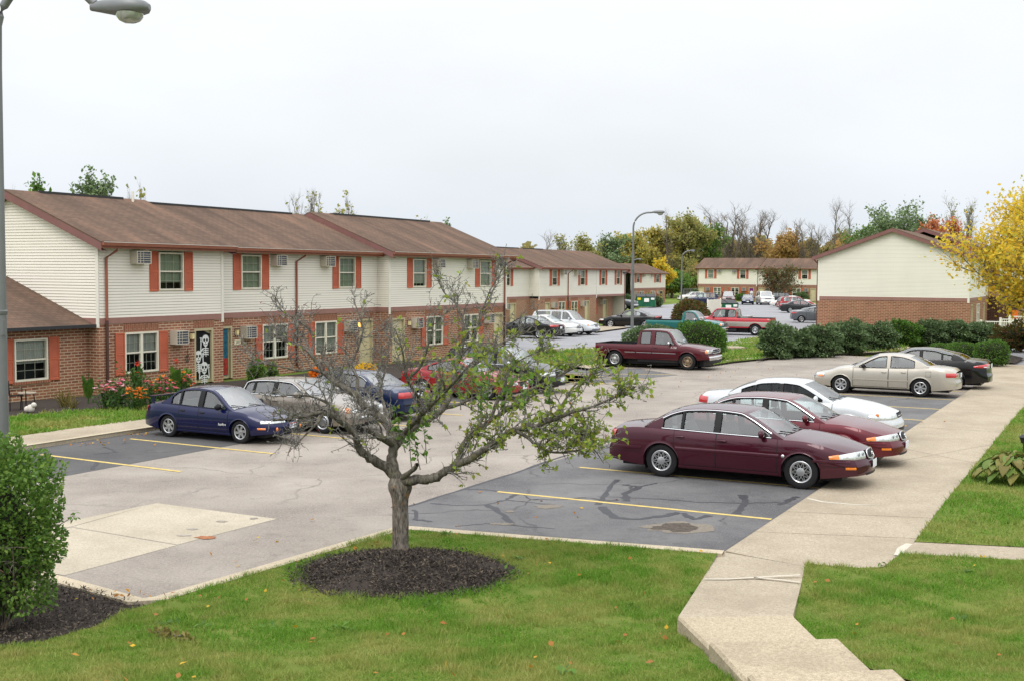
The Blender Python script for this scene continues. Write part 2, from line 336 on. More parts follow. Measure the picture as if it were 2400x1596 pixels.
poly_sheet('driveway', [ts(-14, sE), ts(62, sE-4), ts(66, sL+3), ts(-14, sL+3)], Z_A, 'asphalt_old')
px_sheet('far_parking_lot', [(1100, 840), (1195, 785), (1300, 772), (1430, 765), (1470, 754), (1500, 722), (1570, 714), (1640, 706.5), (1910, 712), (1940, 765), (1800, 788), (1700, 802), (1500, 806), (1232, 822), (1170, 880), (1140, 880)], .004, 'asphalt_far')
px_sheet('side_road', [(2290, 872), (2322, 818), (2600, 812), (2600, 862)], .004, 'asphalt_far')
K0 = G(938, 1229)[:2]
poly_sheet('right_parking_lot', [K0, A0, A0+DD[:2]*24, E0+DD[:2]*24, G(2275, 911)[:2], E0, G(1700, 1290)[:2]], .004, 'asphalt_sealed')
px_sheet('bay_patch', [(1286, 905), (1318, 866), (1500, 863), (1590, 878), (1440, 894)], .004, 'asphalt_sealed')
A1 = G(142, 1117)[:2]; 
poly_sheet('left_parking_lot', [L0-DD[:2]*14, L0+DD[:2]*27, A1+DD[:2]*27.5, A1-DD[:2]*14], .004, 'asphalt_left')
px_sheet('concrete_pad', [(367, 1178), (649, 1215), (416, 1275.5), (169, 1234)], .004, 'concrete_pale')
px_sheet('concrete_pad', [(169, 1235.5), (414.5, 1277), (152, 1347), (-250, 1300), (-250, 1318)], .004, 'concrete_pale')
px_sheet('concrete_pad', [(169, 1219), (365, 1178.5), (168.5, 1233), (-260, 1313), (-260, 1316)], .0042, 'concrete_pale')
# --- yellow stall lines and other marks
def yline(a, b, w=.11, z=.008): return ribbon('parking_line', [a, b], w, z, 'yellow_line')
yv = G(1811, 1217)[:2]-G(1166, 1152)[:2]
for k, sx in enumerate([(1811, 1217), (1922, 1144), None, None, (2121, 1012), (2170, 985), (2208, 959), (2239, 937), (2264, 918)]):
    b = G(*sx)[:2] if sx else E0+DD[:2]*(3.42*k)
    fr = (1., .97, .95, .95, .9, .88, .86, .86, .86)[k]; yline(b-yv*fr, b-yv/np.linalg.norm(yv)*.02)
l1, l2 = G(305, 1028)[:2], G(641, 1063)[:2]; sp_ = (G(305, 1028)-G(97, 1065))[:2]@DD[:2]
yline(G(97, 1065)[:2], G(424, 1105)[:2]); yline(l1, l2)
for k in range(1, 9): yline(l1+DD[:2]*sp_*k, l2+DD[:2]*sp_*k)
for a, b in (((1326, 875.6), (1578, 877)), ((1326, 886.5), (1519, 889)), ((1305, 899), (1428, 899.5))): yline(G(*a), G(*b))
def zl(p): return (600+p[0]*.3163, 1100+p[1]*.3163)
def z5(p): return (1400+p[0]*.4241, 780+p[1]*.4241)
def z2(p): return (1500+p[0]/2.62, 1150+p[1]/2.62)
def wob(pts, z, w, jit=.03):
    o = []
    for a, b in zip(pts, pts[1:]):
        for k in range(5): o.append(a+(b-a)*k/5+np.array([random.uniform(-jit, jit), random.uniform(-jit, jit), 0]))
    return ribbon('tar_seam', o+[pts[-1]], [w*random.uniform(.55, 1.25) for _ in range(len(o)+1)], z, 'tar')
for j, (pts, w) in enumerate((([zl(p) for p in ((1130, 272), (1500, 160), (1900, 28))]+[(1330, 1066)], .10), ([zl(p) for p in ((1530, 145), (1700, 150), (1935, 180))], .09), ([zl(p) for p in ((1935, 180), (1850, 225), (1700, 262), (1450, 265), (1290, 252))], .09),
        ([zl(p) for p in ((1715, 262), (1830, 330), (1900, 410))], .13), ([zl(p) for p in ((1170, 300), (1190, 370), (1290, 390))], .10), ([zl(p) for p in ((1850, 228), (1990, 240), (2213, 262))], .06),
        ([z5(p) for p in ((105, 810), (50, 880), (0, 950))], .13), ([z5(p) for p in ((140, 840), (230, 850), (150, 890), (160, 930))], .14), ([z5(p) for p in ((230, 850), (330, 830))], .08), ([z5(p) for p in ((0, 905), (300, 915), (560, 935), (800, 942), (1000, 935))], .07),
        ([z5(p) for p in ((800, 895), (815, 940), (770, 1000))], .16), ([z5(p) for p in ((20, 960), (100, 1020), (230, 1030), (400, 1005), (450, 993))], .16), ([z5(p) for p in ((470, 995), (540, 1030), (620, 1008))], .16), ([z5(p) for p in ((1000, 950), (1060, 925), (1110, 905))], .12),
        ([zl(p) for p in ((1490, 420), (1700, 400), (2213, 440))], .04), ([(197, 1075), (228, 1083), (214, 1100)], .10), ([(243, 1047), (277, 1059), (220, 1064)], .08))):
    wob([np.array(G(*p)) for p in pts], .0055+.00012*j, w)
def blot(name, cx, cy, rx, ry, z, m, n=22):
    c = G(cx, cy)[:2]; ex = G(cx+rx, cy)[:2]-c; ey = G(cx, cy+ry)[:2]-c
    poly_sheet(name, [c+(ex*math.cos(2*PI*k/n)+ey*math.sin(2*PI*k/n))*random.uniform(.7, 1.15) for k in range(n)], z, m)
simple('pothole', (84, 76, 68), .95, var=.4, vs=14, bump=.8); simple('gravel_dust', (122, 114, 103), .95, var=.18, vs=20)
blot('pothole', *z5((440, 1076)), 62, 10, .0095, 'pothole'); blot('dust_patch', *z5((450, 1074)), 86, 15, .0085, 'gravel_dust')
blot('dust_patch', *zl((2170, 275)), 34, 5, .0085, 'gravel_dust'); blot('pothole', *zl((1880, 312)), 13, 2.6, .0095, 'gravel_dust'); blot('dust_patch', *zl((1830, 405)), 30, 3, .0085, 'gravel_dust')
for x, y, rx, ry in ((452, 1240, 14, 2.2), (432, 1255, 18, 2), (520, 1222, 14, 2), (595, 1215, 10, 2)): blot('oil_stain', x, y, rx, ry, .0095, 'asphalt_old')
blot('rust_stain', 482, 1260, 26, 4, .0095, 'rust_stain')
# --- kerbs
kc = G(346, 1401)[:2]
kt = lambda x, y: G(x, y, .1)[:2]
K0 = kt(938, 1229); kc = kt(346, 1400)
kerb([kt(1698, 1288), kt(1300, 1257.5), kt(985, 1233), K0+(kt(985, 1233)-K0)*.3, K0+(kc-K0)*.02, K0+(kc-K0)*.5, kc+(K0-kc)*.015, kc-np.array([.05, -.02]), kt(107, 1337), kt(-250, 1258)], .25, -.05, .10)
kerb([L0+DD[:2]*27, L0-DD[:2]*16], -.15, -.05, .11)
isl = [(1380, 865), (1417, 856.5), (1540, 856), (1661, 857), (1720, 848), (1803, 840), (1870, 835), (1939, 831.5), (2102, 825), (2119, 822), (2150, 806)]
kerb([G(*p) for p in isl], .16, -.05, .12)
# --- pavements
s0 = G(53, 1020, .10)[:2]; sS = s0@PP[:2]
slab('pavement', [ts(tL-16, sL+.15), ts(tL+27, sL+.15), ts(tL+27, sS), ts(tL-16, sS)], -.05, .105, 'concrete')
def GZ(px, z): return [G(x, y, z) for x, y in px]
walk = [(1701, 1290), (1752, 1301), (1887, 1326), (2010, 1337), (2069, 1335), (2108, 1300), (2141, 1272), (2237, 1150), (2371, 987), (2480, 858), (2330, 852), (2275, 911), (1922, 1144), (1811, 1217)]
slab('pavement', GZ(walk, .035), -.05, .035, 'concrete')
slab('pavement', GZ([(2145, 1273), (3600, 1346), (3600, 1392), (2600, 1330), (2300, 1312), (2112, 1301)], .032), -.05, .06, 'concrete')
wl = [G(1683, 1291, .04), G(1647, 1356, .11), G(1590, 1444, .2), G(1592, 1456, .2)]; wr = [G(1887, 1326, .04), G(1876, 1375, .11), G(1859, 1440, .2), G(1862, 1452, .2)]
b = MB(); b.grid([[l, l*.5+r*.5, r] for l, r in zip(wl, wr)]); b.grid([[l-np.array([0, 0, .2]), l] for l in wl]); b.grid([[r, r-np.array([0, 0, .2])] for r in wr])
o = struct(b.obj('pavement', M['concrete'])); 
for f in o.data.polygons:
    if f.normal.z < -.5: f.flip()
# joints, patched cracks
simple('joint_dark', (112, 100, 82), .95, var=.2)
for a, b_ in (((1840, 1198), (2200, 1214)), ((1765, 1245), (2165, 1262)), ((1985, 1102), (2330, 1040)), ((2080, 1043), (2290, 1085)), ((2150, 1000), (2350, 1012)), ((2215, 952), (2400, 958))): ribbon('pavement_joint', [G(*a, .035), G(*b_, .035)], .018, .0365, 'joint_dark')
def patch(px, z, w, m='patch_white'): return ribbon('crack_patch', [G(x, y, z) for x, y in px], w, z+.003, m)
patch([z2(p) for p in ((1030, 45), (1120, 66), (1300, 82), (1470, 86))], .035, [.08, .09, .06, .02]); patch([z2(p) for p in ((1580, 395), (1625, 355), (1665, 325))], .045, [.10, .22, .16])
for a in ([(395, 541), (540, 540), (700, 530), (985, 514)], [(700, 530), (850, 543), (985, 560)], [(480, 705), (600, 712), (930, 748)]):
    zz = .115 if a[0][1] < 600 else .165; patch([z2(p) for p in a], zz+.006, .045)
# --- steps climbing to the right
def step(px, z, name='step'):
    f0, f1, n1, n0 = [G(x, y, z) for x, y in px]; b = MB(); r = .03
    top = [f0, f1, n1, n0]; ins = [f0+(n0-f0)*.03+(f1-f0)*.02, f1+(n1-f1)*.03-(f1-f0)*.02, n1-(f1-f0)*.02, n0+(f1-f0)*.02]
    lo = [p-np.array([0, 0, r]) for p in top]; bt = [p-np.array([0, 0, .5]) for p in top]
    b.add(ins, [(0, 3, 2, 1)]); 
    for u, w in ((ins, lo), (lo, bt)):
        b.add(u+w, [(k, (k+1) % 4, 4+(k+1) % 4, 4+k) for k in range(4)])
    return struct(b.obj(name, M['concrete_step'], smooth=50))
step([(1588, 1443), (1860, 1440), (1948, 1526), (1684, 1538)], .37)
step([(1662, 1502), (1965, 1493), (2066, 1588), (1768, 1618)], .53)
step([(1752, 1577), (2096, 1565), (2190, 1650), (1850, 1690)], .69)
# --- lawns
def cdt_lawn(name, pts, m, zf, step_):
    from mathutils.geometry import delaunay_2d_cdt
    P = [Vector((p[0], p[1])) for p in pts]; xs = [p.x for p in P]; ys = [p.y for p in P]; vs = list(P); n = len(P)
    y = min(ys)
    while y < max(ys):
        x = min(xs)
        while x < max(xs):
            q = Vector((x+random.uniform(-.1, .1)*step_, y+random.uniform(-.1, .1)*step_))
            if inside(pts, q.x, q.y): vs.append(q)
            x += step_
        y += step_
    r = delaunay_2d_cdt(vs, [], [list(range(n))], 1, 1e-5); b = MB()
    b.add([(v.x, v.y, zf(v.x, v.y)) for v in r[0]], [tuple(f) for f in r[2]]); o = b.obj(name, M[m], smooth=180)
    for f in o.data.polygons:
        if f.normal.z < 0: f.flip()
    return struct(o)
def inside(pts, x, y):
    c = False; n = len(pts); j = n-1
    for i in range(n):
        xi, yi, xj, yj = pts[i][0], pts[i][1], pts[j][0], pts[j][1]
        if (yi > y) != (yj > y) and x < (xj-xi)*(y-yi)/(yj-yi)+xi: c = not c
        j = i
    return c
def offk(p): return p
kin = lambda px, py: G(px, py, .095)
mb = [GL(*p)[:2] for p in ((346, 1416), (292, 1432), (225, 1466), (100, 1502), (-20, 1516), (-350, 1560))]
LAWN = [G(1682, 1296, .09)[:2], kin(1300, 1268)[:2], kin(950, 1242)[:2], kin(925, 1244)[:2], kin(640, 1330)[:2]]+mb+[(-5.4, 7.2), (9.5, 7.2), (9.5, 10.8)]
LAWN_A = [G(1682, 1296, .09)[:2], kin(1300, 1266)[:2], kin(950, 1240)[:2], kin(925, 1241)[:2], kin(640, 1327)[:2]]+mb+[(-5.4, 7.), (3.2, 7.), (4.3, 10.2), G(1700, 1560, .5)[:2], G(1594, 1450, .2)[:2], G(1647, 1356, .11)[:2]]
LAWN_B = [G(1888, 1327, .04)[:2], G(1876, 1375, .11)[:2], G(1857, 1441, .2)[:2], G(1925, 1500, .36)[:2], G(1960, 1530, .36)[:2], (4.2, 10.), (3.6, 7.), (16, 6.), G(3600, 1393, .05)[:2], G(2600, 1331, .05)[:2], G(2300, 1312, .05)[:2], G(2112, 1302, .05)[:2], G(2069, 1336, .04)[:2], G(2010, 1338, .04)[:2]]
LAWN_C = [G(2143, 1271, .05)[:2], G(3600, 1344, .05)[:2], (24, 20), (32, 34), G(2480, 858, .05)[:2], G(2371, 987, .05)[:2], G(2237, 1150, .05)[:2]]
cdt_lawn('lawn', LAWN_A, 'turf', hl, .45); cdt_lawn('lawn', LAWN_B, 'turf', hl, .45)
hc = lambda x, y: .07
cdt_lawn('lawn', LAWN_C, 'turf', hc, 1.5)
MUL = [mb[0], mb[1], mb[2], mb[3], mb[4], mb[5], (-9.5, 14.5), G(-240, 1268, .1)[:2], G(107, 1352, .1)[:2], G(335, 1412, .1)[:2]]
cdt_lawn('mulch_bed', MUL, 'mulch', lambda x, y: hl(x, y)-.01+.03*math.sin(x*3)*math.sin(y*2.3), .4)
tl = lambda px, py: G(px, py, .1)[:2]
LAWN_D = [tl(-200, 1055), tl(53, 1020), tl(367, 979), tl(800, 925), tl(800, 905), tl(360, 951), tl(245, 957), tl(27, 974), tl(-200, 1003)]
cdt_lawn('lawn', LAWN_D, 'turf', lambda x, y: .10, 2.)
poly_sheet('mulch_bed', [tl(-200, 1003), tl(27, 974), tl(245, 957), tl(360, 951), tl(800, 905), tl(1150, 855), tl(1150, 825), tl(800, 865), tl(233, 924), tl(-200, 960)], .095, 'mulch')
LAWN_E = [tl(*p) for p in ((1195, 872), (1240, 822), (1395, 818), (1500, 807), (1690, 804), (1800, 787), (1945, 766), (2400, 772), (2560, 780), (2560, 800), (2330, 812), (2140, 806), (2119, 820), (2102, 823), (1939, 829), (1803, 838), (1720, 846), (1661, 855), (1540, 854), (1417, 854.5))]
cdt_lawn('lawn', LAWN_E, 'turf_far', lambda x, y: .10, 3.)
cdt_lawn('mulch_bed', [tl(*p) for p in ((1768, 846), (1800, 839), (1939, 830), (2080, 824), (2112, 819), (2080, 806), (1950, 808), (1850, 818))], 'mulch', lambda x, y: .115, 2.)
px_sheet('mulch_bed', [(2120, 818), (2180, 845), (2380, 850), (2400, 838), (2300, 815), (2190, 808)], .112, 'mulch')
def psheet(px, z=.118): return poly_sheet('pavement', [G(x, y, z) for x, y in px], z, 'concrete')
psheet([(1318, 853), (1352, 848), (1420, 844), (1420, 854.5), (1384, 863)]); psheet([(1228, 825), (1395, 820), (1500, 808), (1498, 803), (1395, 813), (1236, 819)]); psheet([(1690, 813), (1722, 799), (1805, 783), (1940, 764), (1945, 770), (1830, 788), (1740, 806)]); psheet([(1395, 778), (1470, 768), (1452, 757), (1380, 768)]); psheet([(2020, 826), (2110, 821), (2135, 813), (2080, 812)])
tag(MB().lathe([(0, .14), (.62, .14), (.68, .10), (.68, 0)], 24).obj('manhole_cover', M['concrete'], smooth=40), 'round concrete access cover set in the grass beside the hedge', 'cover').location = G(1717, 818, .1)
blot('dry_turf', 1735, 820, 26, 4, .117, 'soil')
# ================================================================ BUILDINGS
ZB, ZS, ZE = 2.37, 2.58, 5.12          # brick top, siding bottom, eave
def cells(x0, x1, z0, z1, ops):
    "rectangles left of a wall once its openings are cut out"
    xs = sorted({x0, x1, *[min(max(v, x0), x1) for o in ops for v in (o[0], o[1])]}); zs = sorted({z0, z1, *[min(max(v, z0), z1) for o in ops for v in (o[2], o[3])]})
    for a, b in zip(xs, xs[1:]):
        for c, d in zip(zs, zs[1:]):
            mx, mz = (a+b)/2, (c+d)/2
            if not any(o[0] < mx < o[1] and o[2] < mz < o[3] for o in ops): yield a, b, c, d
class Wall:
    "maps wall coordinates (u along, z up, out towards the viewer) to the building's own axes"
    def __init__(s, ax, c): s.ax, s.c = ax, c
    def p(s, u, z, out=0.):
        return (u, s.c-out, z) if s.ax == 'x' else (s.c-out, u, z)
def laps(b, w, x0, x1, z0, z1, ops, sl=None, st=.102):
    z = z0
    while z < z1-1e-4:
        zt = min(z+st, z1); m = (z+zt)/2; iv = [(x0, x1)]
        if sl: a, bb = sl(m); iv = [(max(x0, a), min(x1, bb))]
        for o in ops:
            if o[2]-.02 < m < o[3]+.02: iv = [q for i in iv for q in ((i[0], min(i[1], o[0])), (max(i[0], o[1]), i[1])) if q[1]-q[0] > .01]
        for a, bb in iv:
            if bb-a < .02: continue
            b.add([w.p(a, z, .016), w.p(bb, z, .016), w.p(bb, zt, .002), w.p(a, zt, .002)], [(0, 1, 2, 3)]); b.add([w.p(a, z, .001), w.p(bb, z, .001), w.p(bb, z, .016), w.p(a, z, .016)], [(0, 1, 2, 3)])
        z = zt
def wbox(b, w, u0, u1, z0, z1, o0, o1):
    p = [w.p(u0, z0, o0), w.p(u1, z0, o0), w.p(u1, z0, o1), w.p(u0, z0, o1), w.p(u0, z1, o0), w.p(u1, z1, o0), w.p(u1, z1, o1), w.p(u0, z1, o1)]
    b.add(p, [(0, 1, 2, 3), (4, 7, 6, 5), (0, 4, 5, 1), (1, 5, 6, 2), (2, 6, 7, 3), (3, 7, 4, 0)])
def window(par, w, u0, u1, z0, z1, double=False, blind=.6, bm='blind', low=False):
    f = MB(); fw = .06; wbox(f, w, u0, u0+fw, z0, z1, -.10, .045); wbox(f, w, u1-fw, u1, z0, z1, -.10, .045); wbox(f, w, u0+fw, u1-fw, z1-fw, z1, -.10, .043); wbox(f, w, u0+fw, u1-fw, z0, z0+fw, -.10, .06)
    mid = (z0+z1)/2
    if double: wbox(f, w, (u0+u1)/2-.06, (u0+u1)/2+.06, z0+fw, z1-fw, -.09, .03)
    fr = f.obj('window', M['window_frame'], par)
    halves = [(u0+fw, (u0+u1)/2-.06), ((u0+u1)/2+.06, u1-fw)] if double else [(u0+fw, u1-fw)]
    s = MB(); g = MB(); bl = MB(); rm = MB()
    for a, b in halves:
        wbox(s, w, a, b, mid-.025, mid+.025, -.07, .012)
        for k in (1, 2): wbox(s, w, a+(b-a)*k/3-.008, a+(b-a)*k/3+.008, z0+fw, z1-fw, -.058, -.048)
        for zz in ((z0+mid)/2, (z1+mid)/2): wbox(s, w, a, b, zz-.008, zz+.008, -.057, -.047)
        g.add([w.p(a, z0+fw, -.045), w.p(b, z0+fw, -.045), w.p(b, z1-fw, -.045), w.p(a, z1-fw, -.045)], [(0, 1, 2, 3)])
        if blind > 0:
            zz = z1-fw-(z1-z0-2*fw)*blind; n = 14; rows = []
            for i in range(n*2+1): u = a+(b-a)*i/(2*n); rows.append([w.p(u, zz, -.11-(i % 2)*.02), w.p(u, z1-fw, -.11-(i % 2)*.02)])
            bl.grid(rows)
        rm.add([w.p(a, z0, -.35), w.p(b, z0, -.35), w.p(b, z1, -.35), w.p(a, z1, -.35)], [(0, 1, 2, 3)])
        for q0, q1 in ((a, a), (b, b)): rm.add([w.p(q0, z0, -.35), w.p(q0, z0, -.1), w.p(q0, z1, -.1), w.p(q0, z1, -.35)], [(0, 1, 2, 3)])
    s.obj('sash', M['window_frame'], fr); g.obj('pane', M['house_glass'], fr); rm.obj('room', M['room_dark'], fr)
    if blind > 0: bl.obj('curtain', M[bm], fr)
    return fr
def shutter(par, w, u0, u1, z0, z1, n=22):
    b = MB(); wbox(b, w, u0, u0+.045, z0, z1, .017, .05); wbox(b, w, u1-.045, u1, z0, z1, .017, .05); wbox(b, w, u0+.045, u1-.045, z0, z0+.06, .017, .049); wbox(b, w, u0+.045, u1-.045, z1-.06, z1, .017, .049)
    zm = (z0+z1)/2; wbox(b, w, u0+.045, u1-.045, zm-.03, zm+.03, .017, .049); h = (z1-z0-.12)/n
    for k in range(n):
        z = z0+.06+k*h; b.add([w.p(u0+.045, z, .046), w.p(u1-.045, z, .046), w.p(u1-.045, z+h, .02), w.p(u0+.045, z+h, .02)], [(0, 1, 2, 3)])
    return b.obj('shutter', M['shutter_red'], par)
def aircon(par, w, u0, u1, z0, z1, out=.36):
    b = MB(); wbox(b, w, u0, u1, z0, z1, .0, out-.03); o = b.obj('air_conditioner', M['ac_beige'], par); g = MB(); f = .03
    wbox(g, w, u0, u1, z1-f, z1, out-.03, out); wbox(g, w, u0, u1, z0, z0+f, out-.03, out); wbox(g, w, u0, u0+f, z0+f, z1-f, out-.03, out); wbox(g, w, u1-f, u1, z0+f, z1-f, out-.03, out)
    wbox(g, w, u0+(u1-u0)*.22, u0+(u1-u0)*.22+.02, z0+f, z1-f, out-.03, out); wbox(g, w, u0+(u1-u0)*.45, u0+(u1-u0)*.45+.012, z0+f, z1-f, out-.03, out-.005)
    for k in range(1, 5): zz = z0+f+(z1-z0-2*f)*k/5; wbox(g, w, u0+f, u1-f, zz-.009, zz+.009, out-.028, out-.004)
    g.obj('bezel', M['ac_beige'], o); c = MB(); c.add([w.p(u0, z0, out-.028), w.p(u1, z0, out-.028), w.p(u1, z1, out-.028), w.p(u0, z1, out-.028)], [(0, 1, 2, 3)]); c.obj('coil', M['ac_grille'], o)
    return o
def door(par, w, u0, u1, z1, rec=.12, z0=0., knob=True):
    f = MB(); t = .09; wbox(f, w, u0, u0+t, z0, z1, -rec-.05, -.0); wbox(f, w, u1-t, u1, z0, z1, -rec-.05, -.0); wbox(f, w, u0+t, u1-t, z1-t, z1, -rec-.05, -.002)
    d = MB(); wbox(d, w, u0+t, u1-t, z0, z1-t, -rec-.05, -rec); a, b = u0+t+.1, u1-t-.1
    for c0, c1 in ((.15, .85), (1.0, z1-t-.12)): wbox(d, w, a, b, c0, c1, -rec, -rec+.012)
    o = d.obj('door', M['door_cream'], par); f.obj('door_frame', M['door_trim'], o)
    if knob:
        k = MB(); c = w.p(u0+t+.07, .95, -rec+.03); wbox(k, w, u0+t+.045, u0+t+.095, .92, .98, -rec, -rec+.05); k.obj('handle', M['metal_grey'], o)
    return o
def lantern(par, w, u, z, lit=False):
    b = MB(); wbox(b, w, u-.05, u+.05, z-.12, z+.14, .0, .03); wbox(b, w, u-.07, u+.07, z+.12, z+.15, .03, .16); wbox(b, w, u-.06, u+.06, z-.12, z-.10, .03, .15)
    o = b.obj('porch_lantern', M['metal_dark'], par); g = MB(); wbox(g, w, u-.055, u+.055, z-.10, z+.12, .03, .14); g.obj('lamp_glass', M['lantern_lit' if lit else 'lantern_glass'], o); return o
t_ = NT('lantern_lit', .4); t_.base(lin(250, 190, 90)); t_.b.inputs['Emission Color'].default_value = lin(255, 180, 80); t_.b.inputs['Emission Strength'].default_value = 2.5; M['lantern_lit'] = t_.m
def downpipe(par, w, u, ztop, zsw=2.5, z0=.1, m1='rust_trim', m2='brown_trim', bow=.42):
    b = MB(); pts = [w.p(u+.18, ztop, bow), w.p(u+.17, ztop-.18, bow-.02), w.p(u, ztop-.42, .07), w.p(u, zsw, .07)]; b.tube(pts, .045, 8); o = b.obj('downpipe', M[m1], par, 50)
    c = MB(); c.tube([w.p(u, zsw, .07), w.p(u, z0+.15, .07), w.p(u, z0, .2)], .05, 8); c.obj('pipe_shoe', M[m2], o, 50); return o
def roof(par, x0, x1, y0, y1, ze, slope, ov=.42, rk=.28, m='shingle', vent=None, rkL=True, rkR=True, gut='rust_trim', back=True):
    ym = (y0+y1)/2; zr = ze+(ym-y0+ov)*slope; xa, xb = x0-rk*rkL, x1+rk*rkR; th = .07
    b = MB(); fr = [(xa, y0-ov, ze), (xb, y0-ov, ze), (xb, ym, zr), (xa, ym, zr), (xb, y1+ov, ze), (xa, y1+ov, ze)]
    n = 40
    def slope_grid(ya, yb, za, zb):
        rows = []
        for i in range(25): s = i/24; rows.append([(xa+(xb-xa)*k/n, ya+(yb-ya)*s, za+(zb-za)*s) for k in range(n+1)])
        return rows
    b.grid(slope_grid(y0-ov, ym, ze+th, zr+th)); b.grid(slope_grid(ym, y1+ov, zr+th, ze+th))
    for a, c in (((xa, y0-ov), (xb, y0-ov)),): b.add([(a[0], a[1], ze), (c[0], c[1], ze), (c[0], c[1], ze+th), (a[0], a[1], ze+th)], [(0, 1, 2, 3)])
    b.add([(xa, y0-ov, ze), (xa, ym, zr), (xa, ym, zr+th), (xa, y0-ov, ze+th)], [(0, 1, 2, 3)]); b.add([(xb, y0-ov, ze), (xb, ym, zr), (xb, ym, zr+th), (xb, y0-ov, ze+th)], [(3, 2, 1, 0)])
    b.add([(xa, y1+ov, ze), (xa, ym, zr), (xa, ym, zr+th), (xa, y1+ov, ze+th)], [(3, 2, 1, 0)]); b.add([(xb, y1+ov, ze), (xb, ym, zr), (xb, ym, zr+th), (xb, y1+ov, ze+th)], [(0, 1, 2, 3)])
    ro = b.obj('roof', M[m], par)
    s = MB(); s.add([(xa, y0-ov, ze-.005), (xb, y0-ov, ze-.005), (xb, y0+.01, ze-.005), (xa, y0+.01, ze-.005)], [(3, 2, 1, 0)]); s.obj('soffit', M['brown_trim'], ro)
    g = MB(); g.add([(xa+.02, y0-ov-.10, ze-.07), (xb-.02, y0-ov-.10, ze-.07), (xb-.02, y0-ov-.12, ze+.045), (xa+.02, y0-ov-.12, ze+.045)], [(0, 1, 2, 3)]); g.add([(xa+.02, y0-ov-.10, ze-.07), (xa+.02, y0-ov, ze-.07), (xb-.02, y0-ov, ze-.07), (xb-.02, y0-ov-.10, ze-.07)], [(0, 1, 2, 3)])
    for x in (xa+.02, xb-.02): g.add([(x, y0-ov-.10, ze-.07), (x, y0-ov, ze-.07), (x, y0-ov, ze+.045), (x, y0-ov-.12, ze+.045)], [(0, 1, 2, 3)])
    g.box(xa+.02, xb-.02, y0-ov-.004, y0-ov, ze-.16, ze-.01); g.obj('gutter', M[gut], ro, label=None)
    e = MB(); e.box(xa+.02, xb-.02, y0-ov-.128, y0-ov-.118, ze+.04, ze+.056); e.obj('drip_edge', M['white_trim'] if gut == 'rust_trim' else M[gut], ro)
    for sd, x in ((rkL, xa), (rkR, xb)):
        if not sd: continue
        k = MB(); xi = x+.003*(-1 if x == xa else 1); h = .26
        for ya, yb in ((y0-ov-.02, ym), (y1+ov+.02, ym)): 
            k.add([(xi, ya, ze+.01), (xi, yb, zr+.01), (xi, yb, zr+.01-h), (xi, ya, ze+.01-h)], [(0, 1, 2, 3)])
            xs = x0 if x == xa else x1
            k.add([(xi, ya, ze+.01-h), (xi, yb, zr+.01-h), (xs, yb, zr+.01-h), (xs, ya, ze+.01-h)], [(0, 1, 2, 3)])
        k.obj('rake_board', M['rake_trim'], ro)
    if vent:
        v = MB()
        for a, c in vent: v.box(a, c, ym-.16, ym+.16, zr+th-.06, zr+th+.03)
        v.obj('ridge_vent', M['metal_dark'], ro)
    return ro, zr
def facade(par, w, x0, x1, ops_lo, ops_hi, kb='brick', plain=False, zbase=-.3, ztop=ZE+.12, lintels=()):
    b = MB()
    for a, c, z0, z1 in cells(x0, x1, zbase, ZB, ops_lo):
        b.add([w.p(a, z0), w.p(c, z0), w.p(c, z1), w.p(a, z1)], [(0, 1, 2, 3)])
    for o in ops_lo:
        d = o[4] if len(o) > 4 else .12
        for u in (o[0], o[1]): b.add([w.p(u, o[2], 0), w.p(u, o[2], -d), w.p(u, o[3], -d), w.p(u, o[3], 0)], [(0, 1, 2, 3)])
        b.add([w.p(o[0], o[3], 0), w.p(o[1], o[3], 0), w.p(o[1], o[3], -d), w.p(o[0], o[3], -d)], [(0, 1, 2, 3)])
    b.obj('brick_wall', M[kb], par)
    if lintels:
        for a, c in lintels: l = MB(); wbox(l, w, a, c, 2.06, ZB-.01, -.02, .005); l.obj('brick_lintel', M['brick_soldier'], par)
    t = MB(); wbox(t, w, x0, x1, ZB, ZS, -.02, .03); t.obj('band_board', M['mauve_trim'], par)
    s = MB()
    if plain:
        for a, c, z0, z1 in cells(x0, x1, ZS, ztop, ops_hi): s.add([w.p(a, z0), w.p(c, z0), w.p(c, z1), w.p(a, z1)], [(0, 1, 2, 3)])
    else: laps(s, w, x0, x1, ZS, ztop, ops_hi)
    s.obj('siding', M['siding_plain' if plain else 'siding'], par)
def cboard(par, w, u, z0=ZB-.12, z1=ZE+.1, out=.035, wd=.13):
    b = MB(); wbox(b, w, u-wd/2, u+wd/2, z0, z1, .0, out); b.obj('corner_board', M['white_trim'], par)
WU = (3.50, 4.88); WL = (.62, 2.04)
def unit(par, w, spec, far=False):
    "spec: windows, shutters, air conditioners and doors of one stretch of facade"
    for i, (a, c) in enumerate(spec.get('wu', ())): 
        bm, bl = spec.get('bu', [('blind', 1)]*9)[i]; window(par, w, a, c, *WU, blind=bl, bm=bm)
    for i, (a, c) in enumerate(spec.get('wl', ())): 
        bm, bl = spec.get('bl', [('blind', .5)]*9)[i]; window(par, w, a, c, *WL, double=True, blind=bl, bm=bm)
    for a, c in spec.get('su', ()): shutter(par, w, a, c, 3.47, 4.92)
    for a, c in spec.get('sl', ()): shutter(par, w, a, c, .58, 2.04)
    for a in spec.get('au', ()): aircon(par, w, a, a+.68, 4.45, 4.90)
    for a in spec.get('al', ()): aircon(par, w, a, a+.64, 1.53, 2.02, .34)
    for a, c in spec.get('d', ()): door(par, w, a, c, 2.05, spec.get('rec', .12))
    for a, l in spec.get('ln', ()): lantern(par, w, a, 1.78, l)
